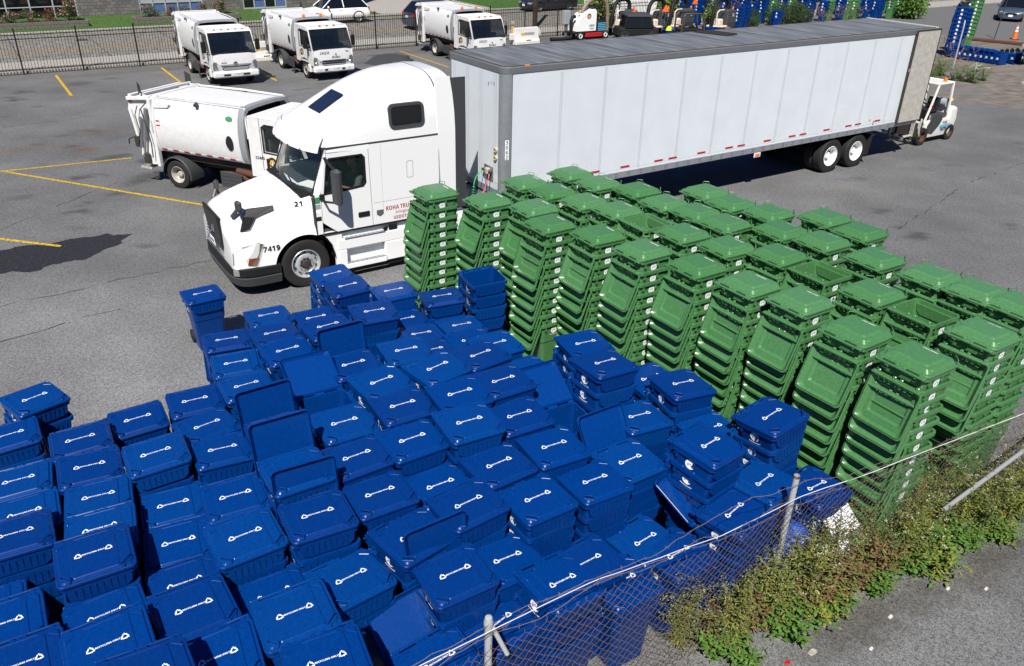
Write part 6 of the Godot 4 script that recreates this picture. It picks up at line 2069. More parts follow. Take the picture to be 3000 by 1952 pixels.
	fleet_seal(t, Vector3(1.29, 0.86, 0.15), Vector3(0, 0, -1), 0.16)

# ---------------------------------------------------------------- iron picket fence along the street
func build_iron_fence() -> void:
	var f := thing("iron_fence", "long black iron picket fence between the yard and the street", "fence", Vector3(0, 0, -28.2))
	var pk := MB.new()
	pk.box(Vector3(0, 0.93, 0), Vector3(0.018, 1.75, 0.018))
	pk.tri(Vector3(-0.009, 1.805, 0.009), Vector3(0, 1.86, 0), Vector3(0.009, 1.805, 0.009))
	pk.tri(Vector3(0.009, 1.805, -0.009), Vector3(0, 1.86, 0), Vector3(-0.009, 1.805, -0.009))
	var pm := pk.mesh(0)
	var po := MB.new()
	po.box(Vector3(0, 0.97, 0), Vector3(0.065, 1.94, 0.065), 0.008)
	po.box(Vector3(0, 1.95, 0), Vector3(0.08, 0.03, 0.08), 0.01)
	var pom := po.mesh(30)
	var rl := MB.new()
	for y in [0.22, 1.52, 1.70]:
		rl.box(Vector3(1.235, y, 0), Vector3(2.40, 0.035, 0.03))
	var rlm := rl.mesh(0)
	for i in range(-1, 15):
		var x := -7.73 + 2.47 * i
		obj("post", pom, M["iron"], f, Transform3D(Basis(), Vector3(x, 0, 0)))
		obj("rail", rlm, M["iron"], f, Transform3D(Basis(), Vector3(x, 0, 0)))
		for k in 18:
			obj("picket", pm, M["iron"], f, Transform3D(Basis(), Vector3(x + 0.13 * (k + 1), 0, 0)))

# ---------------------------------------------------------------- chain-link fence in front
const LINKX := [-8.8, -7.3, -6.2, -5.5, -4.6, -3.5, -2.4, -1.2, 0.2, 1.5, 4.5]
const LINKTOP := [1.55, 1.68, 1.70, 1.64, 1.57, 1.60, 1.58, 1.60, 1.60, 1.52, 1.60]
const WIRETOP := [1.90, 1.93, 1.92, 1.80, 1.67, 1.66, 1.66, 1.70, 1.74, 1.66, 1.75]

func link_at(arr: Array, x: float) -> float:
	for i in LINKX.size() - 1:
		if x <= LINKX[i + 1]:
			return lerpf(arr[i], arr[i + 1], clampf((x - LINKX[i]) / (LINKX[i + 1] - LINKX[i]), 0, 1))
	return arr[LINKX.size() - 1]

func link_z(x: float) -> float:
	return 11.42 + (0.0 if x < -3.45 else (x + 3.45) * 0.122)

func build_chain_link() -> void:
	var f := thing("chain_link_fence", "rusty sagging chain-link fence with barbed wire beside the weeds", "fence")
	var r := RandomNumberGenerator.new(); r.seed = 41
	var nz := FastNoiseLite.new(); nz.seed = 6; nz.frequency = 0.7
	var mb := MB.new()
	var p := 0.028
	var x := -8.7
	var k := 0
	# each wire zigzags down the sheet; neighbours hook at the bends
	while x < 4.3:
		var top := link_at(LINKTOP, x) + r.randf_range(-0.01, 0.02)
		var y := top
		var j := 0
		var prev := Vector3.ZERO
		while y > 0.04:
			var sx: float = p if (j + k) % 2 == 0 else -p
			var bulge := nz.get_noise_2d(x * 0.8, y * 0.8) * 0.06
			var q := Vector3(x + sx * 1.04, y, link_z(x) + bulge + (0.004 if j % 2 == 0 else -0.004))
			if j > 0:
				mb.cyl(prev, q, 0.0027, -1, 3, false)
			elif r.randf() < 0.7:
				mb.cyl(q + Vector3(r.randf_range(-0.02, 0.02), 0.045, r.randf_range(-0.015, 0.015)), q, 0.002, -1, 3, false)
			prev = q
			y -= p * 1.9
			j += 1
		x += p * 2.0
		k += 1
	var sheet := obj("wire_mesh", mb.mesh(0), M["rusty_wire"], f)
	sheet.set_meta("kind", "stuff")
	# bright tension wire
	var tw := MB.new()
	var pts := PackedVector3Array()
	var xx := -8.8
	while xx < 4.4:
		pts.push_back(Vector3(xx, link_at(WIRETOP, xx) + nz.get_noise_2d(xx, 3) * 0.02, link_z(xx) + 0.01)); xx += 0.12
	tw.tube(pts, 0.0042, 5)
	obj("tension_wire", tw.mesh(60), M["tension"], f)
	# barbed strands
	for s in [[0.02, 1], [-0.06, 2], [0.16, 3]]:
		var bw := MB.new()
		pts = PackedVector3Array()
		xx = -8.8
		while xx < 4.4:
			var up := 0.0
			if s[1] == 3:
				up = 0.30 * exp(-pow((xx + 4.2) / 1.1, 2.0)) - 0.1
			pts.push_back(Vector3(xx, link_at(WIRETOP, xx) + float(s[0]) + up * 0.9 + nz.get_noise_2d(xx * 1.4, s[1] * 9.0) * 0.09 - 0.03, link_z(xx) + nz.get_noise_2d(xx, s[1] * 5.0) * 0.05))
			if pts.size() % 2 == 0:
				var c := pts[pts.size() - 1]
				for d in 2:
					var u := Vector3(r.randf_range(-1, 1), r.randf_range(-1, 1), r.randf_range(-1, 1)).normalized() * 0.022
					bw.cyl(c - u, c + u, 0.0022, 0.001, 3, false)
			xx += 0.07
		bw.tube(pts, 0.0032, 4)
		obj("barbed_wire", bw.mesh(60), M["rusty_wire"], f)
	# posts
	for q in [[-7.33, 1.97, 0.0], [-3.46, 1.93, 0.0]]:
		var pb := MB.new()
		var z := link_z(q[0]) - 0.05
		pb.lathe([[0.034, 0.0], [0.034, q[1]], [0.028, q[1]], [0.028, float(q[1]) - 0.05], [0.0, float(q[1]) - 0.05]], Vector3(q[0], 0, z), Vector3.UP, 16)
		var post := obj("post", pb.mesh(40), M["galvanised"], f)
		if q[0] < -5.0:
			pb = MB.new()
			pb.cyl(Vector3(q[0] + 0.02, 1.93, z), Vector3(q[0] + 0.13, 1.60, z + 0.10), 0.022, -1, 10)
			pb.lathe([[0.040, 1.93], [0.042, 1.97], [0.03, 2.02], [0.0, 2.03]], Vector3(q[0], 0, z), Vector3.UP, 14)
			obj("arm", pb.mesh(40), M["galvanised"], post)
		else:
			pb = MB.new()
			pb.lathe([[0.030, 1.928], [0.0345, 1.934], [0.0345, 1.90]], Vector3(q[0], 0, z), Vector3.UP, 14)
			obj("rusty_end", pb.mesh(40), M["rust"], post)
	var lp := MB.new()
	lp.cyl(Vector3(-0.98, 0.72, 11.86), Vector3(2.6, 1.65, 12.05), 0.030, -1, 12)
	obj("leaning_rail", lp.mesh(40), M["old_pipe"], f)

# ---------------------------------------------------------------- plants
func leaf(mb: MB, base: Vector3, dir: Vector3, side: Vector3, l: float, w: float, droop: float) -> void:
	var d := dir.normalized(); var s := (side - d * side.dot(d)).normalized()
	var n := d.cross(s)
	var m := base + d * l * 0.45 + Vector3(0, -droop * l * 0.15, 0)
	var t := base + d * l + Vector3(0, -droop * l * 0.55, 0)
	mb.tri(base, m + s * w * 0.5 + n * w * 0.12, m); mb.tri(base, m, m - s * w * 0.5 + n * w * 0.12)
	mb.tri(m + s * w * 0.5 + n * w * 0.12, t, m); mb.tri(m, t, m - s * w * 0.5 + n * w * 0.12)

# an upright weed: stems with narrow leaves, some in a second tone, small flower heads on top
func weed_proto(seed_: int, h: float, spread: float, stems: int, m1: String, m2: String, flower: String, ll := 0.09, lw := 0.020) -> Node3D:
	var r := RandomNumberGenerator.new(); r.seed = seed_
	var o := Node3D.new()
	var st := MB.new(); var a := MB.new(); var b := MB.new(); var fl := MB.new()
	for i in stems:
		var g := r.randf() * TAU
		var lean := Vector3(cos(g), 0, sin(g)) * spread * r.randf_range(0.3, 1.0)
		var hh := h * r.randf_range(0.6, 1.05)
		var root := Vector3(cos(g), 0, sin(g)) * spread * 0.3 * r.randf()
		var pts := PackedVector3Array()
		for k in 6:
			var f := k / 5.0
			pts.push_back(root + lean * f * f + Vector3(0, hh * f * (1.0 - 0.08 * f), 0))
		st.tube(pts, 0.004, 3, false)
		var n := int(hh / 0.030)
		for k in n:
			var f := (k + r.randf()) / n
			var p := root + lean * f * f + Vector3(0, hh * f * (1.0 - 0.08 * f), 0)
			var q := r.randf() * TAU
			var d := Vector3(cos(q), r.randf_range(0.0, 0.8), sin(q))
			var l := ll * r.randf_range(0.6, 1.3) * (1.0 - 0.45 * f)
			leaf(a if r.randf() < 0.62 else b, p, d, Vector3(-sin(q), 0, cos(q)), l, lw * r.randf_range(0.7, 1.3), r.randf_range(0.2, 1.0))
			if r.randf() < 0.22:   # side twig with its own leaves
				for z in 4:
					var pp := p + d * 0.05 * (z + 1)
					var q2 := q + r.randf_range(-1.2, 1.2)
					leaf(a if r.randf() < 0.6 else b, pp, Vector3(cos(q2), r.randf_range(-0.1, 0.7), sin(q2)), Vector3(-sin(q2), 0, cos(q2)), l * 0.8, lw, 0.6)
		if flower != "":
			for k in 3:
				var tp := pts[5] + Vector3(r.randf_range(-0.07, 0.07), r.randf_range(-0.10, 0.03), r.randf_range(-0.07, 0.07))
				for z in 3:
					var c := tp + Vector3(r.randf_range(-0.015, 0.015), r.randf_range(-0.01, 0.01), r.randf_range(-0.015, 0.015))
					fl.tri(c + Vector3(0.007, 0, 0), c + Vector3(-0.004, 0.005, 0.007), c + Vector3(-0.004, 0.002, -0.007))
	obj("stems", st.mesh(0), M["leaf_olive"], o)
	obj("leaves", a.mesh(0), M[m1], o)
	obj("leaves", b.mesh(0), M[m2], o)
	if flower != "":
		obj("flowers", fl.mesh(0), M[flower], o).set_meta("kind", "stuff")
	return o

# a leafy crown or shrub: leaves scattered on clumps through the volume, limbs inside
func crown_proto(seed_: int, rad: Vector3, clumps: int, per: int, size: float, m1: String, m2: String, flower := "", heart := false) -> Node3D:
	var r := RandomNumberGenerator.new(); r.seed = seed_
	var o := Node3D.new()
	var a := MB.new(); var b := MB.new(); var w := MB.new(); var fl := MB.new()
	for i in clumps:
		var u := Vector3(r.randfn(), r.randfn(), r.randfn()).normalized() * pow(r.randf(), 0.4)
		var c := Vector3(u.x * rad.x, rad.y + u.y * rad.y * 0.95, u.z * rad.z)
		w.tube(PackedVector3Array([Vector3(u.x * rad.x * 0.1, 0, u.z * rad.z * 0.1), c * 0.5 + Vector3(0, 0.05, 0), c]), 0.008 + 0.006 * rad.y, 3, false)
		var cr := rad.length() * r.randf_range(0.16, 0.30)
		for k in per:
			var v := Vector3(r.randfn(), r.randfn(), r.randfn()).normalized()
			var p := c + v * cr * pow(r.randf(), 0.5)
			if p.y < 0.02:
				continue
			var d := (v + Vector3(0, 0.3, 0) + Vector3(r.randfn(), r.randfn(), r.randfn()) * 0.4).normalized()
			var s := size * r.randf_range(0.6, 1.35)
			leaf(a if r.randf() < 0.6 else b, p, d, d.cross(Vector3(r.randfn(), r.randfn(), r.randfn())), s, s * (0.9 if heart else 0.5), r.randf())
			if flower != "" and r.randf() < 0.05:
				for z in 4:
					var q := p + d * s
					fl.tri(q + Vector3(r.randfn(), r.randfn(), r.randfn()) * 0.03, q + Vector3(r.randfn(), r.randfn(), r.randfn()) * 0.03, q + Vector3(r.randfn(), r.randfn(), r.randfn()) * 0.03)
	obj("branches", w.mesh(0), M["bark"], o)
	obj("foliage", a.mesh(0), M[m1], o)
	obj("foliage", b.mesh(0), M[m2], o)
	if flower != "":
		obj("flowers", fl.mesh(0), M[flower], o).set_meta("kind", "stuff")
	return o

func plant(proto: Node3D, called: String, at: Vector3, turn: float, s: float, label: String, cat: String, group := "") -> Node3D:
	var o: Node3D = proto.duplicate()
	o.name = numbered(called)
	add_child(o)
	o.transform = Transform3D(Basis(Vector3.UP, turn).scaled(Vector3.ONE * s), at)
	tag(o, label, cat, group)
	return o

func build_weeds() -> void:
	var r := RandomNumberGenerator.new(); r.seed = 5150
	var tall := [weed_proto(1, 1.4, 0.30, 9, "leaf_olive", "leaf_yellow", "petal_white", 0.115, 0.021), weed_proto(2, 1.25, 0.34, 8, "leaf_mid", "leaf_yellow", "petal_white", 0.11, 0.020), weed_proto(7, 1.1, 0.30, 9, "leaf_mid", "leaf_olive", "petal_white", 0.10, 0.019)]
	var low := [weed_proto(3, 0.55, 0.32, 12, "leaf_bright", "leaf_mid", "", 0.15, 0.050), weed_proto(4, 0.5, 0.30, 12, "leaf_yellow", "leaf_bright", "", 0.12, 0.040), weed_proto(5, 0.45, 0.36, 12, "leaf_dark", "leaf_mid", "petal_white", 0.11, 0.035)]
	var dry := weed_proto(6, 0.8, 0.30, 9, "leaf_brown", "leaf_olive", "", 0.15, 0.032)
	# tall flowering stems on both sides of the fence
	for i in 46:
		var x := -4.9 + 6.6 * pow((i + r.randf()) / 46.0, 0.9)
		var z := link_z(x) + r.randf_range(-0.25, 0.22)
		if x > -2.75 and x < -1.75 and z > link_z(x) - 0.1:
			z = link_z(x) - 0.15
		var s := r.randf_range(0.72, 1.12) * (0.85 if x < -4.0 else 1.0) * (0.95 if x < -0.5 else 0.8)
		plant(tall[i % 3], "flowering_weed", Vector3(x, 0, z), r.randf() * TAU, s, "tall olive weed with tiny white flower heads against the chain-link", "weed", "tall flowering weeds along the chain-link fence")
	for i in 30:
		var x := -4.6 + 7.6 * (i / 3 + r.randf() * 0.55) / 10.0
		var z := link_z(x) + 0.16 + r.randf_range(-0.15, 0.24)
		var which := 0 if r.randf() < 0.5 else (1 if r.randf() < 0.55 else 2)
		plant(low[which], "low_weed", Vector3(x, 0, z), r.randf() * TAU, r.randf_range(0.55, 1.0), ["low bright green weed at the edge of the asphalt", "low yellow green weed at the edge of the asphalt", "low dark green weed with white flowers at the asphalt's edge"][which], "weed", ["bright low weeds at the fence foot", "yellow low weeds at the fence foot", "dark low weeds at the fence foot"][which])
	for i in 14:
		var x := -4.4 + 2.6 * (i + r.randf()) / 14.0
		plant(dry, "dry_weed", Vector3(x, 0, link_z(x) + r.randf_range(0.0, 0.25)), r.randf() * TAU, r.randf_range(0.7, 1.1), "withered brown weed hanging at the foot of the chain-link fence", "weed", "withered weeds at the fence foot")
	# litter on the verge and behind the wire
	var b := MB.new()
	b.box(Vector3(-2.22, 0.62, 11.36), Vector3(0.42, 0.60, 0.03), 0.01, Basis(Vector3.BACK, 0.35) * Basis(Vector3.RIGHT, -0.55))
	tag(obj("white_panel", b.mesh(30), M["tarp_white"]), "crumpled white plastic panel leaning behind the weeds and wire", "panel")
	var tp := MB.new()
	var tn := FastNoiseLite.new(); tn.seed = 2; tn.frequency = 3.0
	for i in 12:
		for j in 10:
			var q: Array[Vector3] = []
			for c: Vector2 in [Vector2(0, 0), Vector2(0, 1), Vector2(1, 1), Vector2(1, 0)]:
				var px := -3.40 + 0.07 * (i + c.x); var pz := 10.78 + 0.055 * (j + c.y)
				q.append(Vector3(px, 0.62 + tn.get_noise_2d(px, pz) * 0.12 - 0.6 * maxf(0.0, pz - 11.0), pz))
			tp.quad(q[0], q[1], q[2], q[3])
	tag(obj("blue_bin", tp.mesh(0), M["bin_blue"]), "crumpled bright blue tarpaulin behind the fence", "bin")  # crumpled sheet shaped in place of a blue bin
	var lit := [[-2.95, 12.42, 0.035, "petal_white"], [-2.35, 12.25, 0.04, "petal_white"], [-1.35, 12.35, 0.035, "petal_white"], [-0.95, 12.6, 0.035, "petal_white"], [-3.9, 12.05, 0.045, "red_paint"], [-3.55, 12.1, 0.07, "concrete"]]
	for q in lit:
		var mb := MB.new()
		mb.loft([rrect(q[2] * 1.6, q[2], q[2] * 0.3, 0.004, q[0], q[1], 2), rrect(q[2] * 1.2, q[2] * 0.8, q[2] * 0.3, 0.02, q[0] + 0.004, q[1], 2)], true, true)
		tag(obj("litter", mb.mesh(0), M[q[3]]), {"petal_white": "small scrap of white litter on the asphalt by the weeds", "red_paint": "small red scrap of litter in the weeds", "concrete": "small broken lump of concrete in the weeds"}[q[3]], "litter", "litter by the weeds")
	# grass blades at the asphalt's cracked edge and by the iron fence: too many to count
	var gr := MB.new()
	for i in 900:
		var x := r.randf_range(-5.0, 4.0)
		var z := link_z(x) + r.randf_range(-0.5, 0.55)
		var q := r.randf() * TAU
		leaf(gr, Vector3(x, 0, z), Vector3(cos(q) * 0.5, 1, sin(q) * 0.5), Vector3(-sin(q), 0, cos(q)), r.randf_range(0.08, 0.25), 0.012, 0.8)
	for i in 700:
		var x := r.randf_range(-12, 20)
		if sin(x * 1.7) + sin(x * 0.61 + 2.0) < 0.6:
			continue
		var q := r.randf() * TAU
		leaf(gr, Vector3(x, 0, -28.15 + r.randf_range(-0.05, 0.35)), Vector3(cos(q) * 0.6, 1, sin(q) * 0.6), Vector3(-sin(q), 0, cos(q)), r.randf_range(0.06, 0.22), 0.015, 0.8)
	for i in 5200:
		var x := r.randf_range(-3.0, 16.0) if i % 3 else r.randf_range(24.0, 44.0)
		var q := r.randf() * TAU
		leaf(gr, Vector3(x, 0.16, r.randf_range(-47.4, -41.6)), Vector3(cos(q) * 0.6, 1, sin(q) * 0.6), Vector3(-sin(q), 0, cos(q)), r.randf_range(0.08, 0.2), 0.03, 0.8)
	var go := obj("grass_tufts", gr.mesh(0), M["leaf_grass"])
	tag(go, "thin green grass growing at the asphalt edges", "grass")
	go.set_meta("kind", "stuff")

# ---------------------------------------------------------------- street side: building, planters, shrubs, cars
func build_building() -> void:
	var t := thing("block_building", "long grey concrete-block building with wide windows across the street", "building", Vector3(0, 0, -47.6))
	var b := MB.new()
	b.box(Vector3(-1.4, 2.1, -0.25), Vector3(37.2, 4.2, 0.30))
	obj("wall", b.mesh(0), M["mortar"], t)
	b = MB.new()
	b.box(Vector3(-1.4, 4.3, -6), Vector3(37.6, 0.3, 12.0))
	obj("roof", b.mesh(0), M["grey_film"], t)
	b = MB.new()
	b.box(Vector3(17.2, 2.1, -6), Vector3(0.3, 4.2, 11.8)); b.box(Vector3(-20, 2.1, -6), Vector3(0.3, 4.2, 11.8)); b.box(Vector3(-1.4, 2.1, -11.8), Vector3(37, 4.2, 0.3))
	obj("back_wall", b.mesh(0), M["block0"], t)
	var bl := MB.new()
	bl.box(Vector3.ZERO, Vector3(0.388, 0.188, 0.12), 0.006)
	var bm := bl.mesh(30)
	var hb := MB.new()
	hb.box(Vector3.ZERO, Vector3(0.188, 0.188, 0.12), 0.006)
	var hm := hb.mesh(30)
	var r := RandomNumberGenerator.new(); r.seed = 8
	for span in [[-2.80, 1.00], [5.2, 8.0], [11.2, 17.2]]:
		for row in 8:
			var x: float = span[0]
			var odd := row % 2 == 1
			while x < span[1] - 0.1:
				var half: bool = (odd and x == span[0]) or x + 0.4 > span[1] + 0.01
				var w := 0.2 if half else 0.4
				obj("block", hm if half else bm, M["block%d" % (r.randi() % 3)], t, Transform3D(Basis(), Vector3(x + w / 2, 0.1 + 0.2 * row, -0.055 + r.randf_range(-0.004, 0.004))))
				x += w
	# window banks: frames, panes, posters behind the glass
	for w in [[-12.2, -2.84, 7, 0.0], [1.04, 5.16, 5, 0.05], [8.04, 11.16, 4, 0.15]]:
		var n: int = w[2]
		var sill: float = w[3]
		b = MB.new()
		for k in n + 1:
			b.box(Vector3(lerpf(w[0], w[1], float(k) / n), 1.3, -0.06), Vector3(0.09, 2.5, 0.10), 0.01)
		b.box(Vector3((w[0] + w[1]) / 2, sill + 0.06, -0.06), Vector3(w[1] - w[0], 0.10, 0.098), 0.01)
		b.box(Vector3((w[0] + w[1]) / 2, 0.82, -0.06), Vector3(w[1] - w[0], 0.06, 0.096), 0.01)
		b.box(Vector3((w[0] + w[1]) / 2, 2.5, -0.06), Vector3(w[1] - w[0], 0.10, 0.098), 0.01)
		var fr := obj("window_frame", b.mesh(30), M["frame_alu"], t)
		for k in n:
			var xc := lerpf(w[0], w[1], (k + 0.5) / n)
			var ww: float = (w[1] - w[0]) / n - 0.1
			b = MB.new(); b.box(Vector3(xc, 1.66, -0.07), Vector3(ww, 1.6, 0.01)); obj("pane", b.mesh(0), M["black_glass"] if w[0] < -5 or k == 0 and w[0] > 7 else M["grey_film"], fr)
			b = MB.new(); b.box(Vector3(xc, (0.79 + sill + 0.11) / 2, -0.07), Vector3(ww, 0.68 - sill, 0.01)); obj("pane", b.mesh(0), M["black_glass"] if w[0] < -5 or (w[0] > 7 and k % 2 == 0) else M["poster_blue"], fr)
	# planter boxes of stacked timbers
	for p in [[-9.6, -2.95], [-0.25, 6.2]]:
		var pt := thing("timber_planter", "long weathered timber planter box %s the street" % ("with rose shrubs left of the gap along" if p[0] < -5 else "with red flowering shrubs along"), "planter", Vector3((p[0] + p[1]) / 2, 0.15, -42.9))
		var L: float = p[1] - p[0]
		for row in 2:
			for s in [-1, 1]:
				b = MB.new(); b.box(Vector3(0.03 * row, 0.10 + 0.19 * row, s * 0.48), Vector3(L, 0.18, 0.14), 0.012); obj("timber", b.mesh(30), M["timber"], pt)
				b = MB.new(); b.box(Vector3(s * L / 2, 0.10 + 0.19 * row, 0), Vector3(0.14, 0.178, 0.82), 0.012); obj("timber", b.mesh(30), M["timber"], pt)
		b = MB.new(); b.box(Vector3(0, 0.16, 0), Vector3(L - 0.1, 0.3, 0.84)); obj("soil", b.mesh(0), M["soil"], pt)
	var sh := [crown_proto(21, Vector3(0.62, 0.42, 0.45), 20, 60, 0.07, "leaf_dark", "leaf_mid", "petal_pink"), crown_proto(22, Vector3(0.55, 0.38, 0.42), 18, 55, 0.07, "leaf_dark", "leaf_brown", "petal_red"), crown_proto(23, Vector3(0.75, 0.62, 0.5), 26, 60, 0.08, "leaf_dark", "leaf_mid", "petal_pink")]
	for q in [[-8.0, 1, 0.9], [-7.0, 0, 0.85], [-6.0, 0, 0.9], [-5.0, 1, 0.95], [-3.9, 2, 1.05], [0.75, 0, 1.0], [2.0, 1, 0.8], [2.9, 0, 0.75], [3.9, 1, 0.95], [5.1, 2, 0.9]]:
		plant(sh[q[1]], "flowering_shrub", Vector3(q[0], 0.46, -42.9), q[0] * 2.1, q[2], ["dark green rose shrub with pink blooms in a timber planter", "dark brownish shrub with red blooms in a timber planter", "big rounded rose shrub at a planter's end"][q[1]], "shrub", ["pink rose shrubs", "red flowering shrubs", "big rose shrubs"][q[1]])

# a passenger car; local +z forward
func car(label: String, at: Vector3, turn: float, paint: String, kind: String, cat: String) -> Node3D:
	var t := thing("parked_car", label, cat, at, turn, "cars on the street and beyond the yard")
	var suv := kind == "suv"
	var rh := 1.66 if suv else 1.46      # roof height
	var bh := 1.02 if suv else 0.94      # belt line
	var gap := 0.20 if suv else 0.16
	var b := MB.new()
	var rings: Array = []
	for q in [[-2.28, 0.66, bh - 0.36], [-2.25, 0.80, bh - 0.10], [-2.10, 0.88, bh], [-1.5, 0.915, bh + 0.01], [0.0, 0.92, bh - 0.01], [0.95, 0.915, bh - 0.02], [1.55, 0.90, bh - 0.09], [2.05, 0.84, bh - 0.17], [2.28, 0.72, bh - 0.32], [2.33, 0.55, bh - 0.42]]:
		var z: float = q[0]; var w: float = q[1]; var h: float = q[2]
		var y0 := gap + 0.04 * absf(z) * 0.5
		var ring := PackedVector3Array()
		for c in [[0.86, 0.0], [1.0, 0.28], [1.01, 0.55], [0.965, 0.86], [0.86, 0.97], [0.45, 1.0]]:
			ring.push_back(Vector3(w * c[0], lerpf(y0, h, c[1]), z))
		for c in [[0.45, 1.0], [0.86, 0.97], [0.965, 0.86], [1.01, 0.55], [1.0, 0.28], [0.86, 0.0]]:
			ring.push_back(Vector3(-w * c[0], lerpf(y0, h, c[1]), z))
		rings.append(ring)
	b.loft(rings, true, true)
	obj("body", b.mesh(45), M[paint], t)
	# glasshouse in dark glass, roof and pillars in paint
	var zs := [[1.10, 0.0], [0.28, 1.0], [-1.55 if suv else -0.85, 1.0], [-2.12 if suv else -1.75, 0.0]]
	b = MB.new()
	rings = []
	for q in zs:
		var y := lerpf(bh - 0.02, rh - 0.03, q[1]); var w := lerpf(0.86, 0.62, q[1])
		rings.append(PackedVector3Array([Vector3(0.86, bh - 0.02, q[0]), Vector3(w, y, q[0]), Vector3(-w, y, q[0]), Vector3(-0.86, bh - 0.02, q[0])]))
	b.loft(rings, false, false)
	obj("windows", b.mesh(0), M["black_glass"], t)
	b = MB.new()
	b.loft([rrect(1.22, zs[1][0] - zs[2][0] + 0.16, 0.12, rh - 0.045, 0, (zs[1][0] + zs[2][0]) / 2), rrect(1.16, zs[1][0] - zs[2][0], 0.14, rh, 0, (zs[1][0] + zs[2][0]) / 2)], true, true)
	obj("roof", b.mesh(45), M[paint], t)
	b = MB.new()
	for s in [-1, 1]:
		for q in [[1.10, 0.28], [-0.38, -0.34], [zs[3][0], zs[2][0]]]:
			b.cyl(Vector3(s * 0.865, bh - 0.02, q[0]), Vector3(s * 0.635, rh - 0.03, q[1]), 0.035, -1, 6)
		if suv:
			b.cyl(Vector3(s * 0.55, rh + 0.05, 0.1), Vector3(s * 0.55, rh + 0.05, -1.4), 0.018, -1, 6)
	obj("pillars", b.mesh(40), M[paint], t)
	for s in [-1, 1]:
		b = MB.new(); b.box(Vector3(s * 1.0, bh + 0.05, 0.75), Vector3(0.18, 0.13, 0.10), 0.03); obj("door_mirror", b.mesh(40), M[paint], t)
		b = MB.new(); b.box(Vector3(s * 0.66, bh - 0.34, 2.20), Vector3(0.34, 0.13, 0.20), 0.04, Basis(Vector3.UP, s * 0.5)); obj("headlight", b.mesh(40), M["lamp_glass"], t)
		b = MB.new(); b.box(Vector3(s * 0.74, bh - 0.10, -2.18), Vector3(0.26, 0.17, 0.14), 0.03, Basis(Vector3.UP, -s * 0.4)); obj("tail_lamp", b.mesh(40), M["red_lamp"], t)
		for z in [1.42, -1.38]:
			add_wheel(t, Vector3(s * 0.80, 0.345, z), Vector3(s, 0, 0), "steer", "steel", 0.66)
			b = MB.new()
			var ra := PackedVector3Array(); var rb := PackedVector3Array()
			for k in 13:
				var g := deg_to_rad(-8 + 196.0 * k / 12.0)
				ra.push_back(Vector3(s * 0.935, 0.36 + sin(g) * 0.36, z + cos(g) * 0.36)); rb.push_back(Vector3(s * 0.932, 0.36 + sin(g) * 0.42, z + cos(g) * 0.42))
			b.loft([ra, rb], false, false)
			obj("wheel_arch", b.mesh(0), M["black_plastic"], t)
		b = MB.new()
		for z in [0.62, -0.40]:
			b.box(Vector3(s * 0.931, bh - 0.14, z - 0.75), Vector3(0.012, 0.03, 0.16), 0.004)
		obj("door_handle", b.mesh(30), M["chrome"], t)
	b = MB.new(); b.box(Vector3(0, bh - 0.45, 2.31), Vector3(0.8, 0.16, 0.06), 0.02); obj("grille", b.mesh(30), M["black_plastic"], t)
	b = MB.new(); b.box(Vector3(0, bh - 0.32, 2.335), Vector3(0.5, 0.03, 0.03), 0.008); obj("grille_bar", b.mesh(30), M["chrome"], t)
	for z in [2.345, -2.29]:
		b = MB.new(); b.box(Vector3(0, 0.46 if z > 0 else 0.80, z), Vector3(0.31, 0.15, 0.02)); obj("number_plate", b.mesh(0), M["white_tape"], t)
	return t

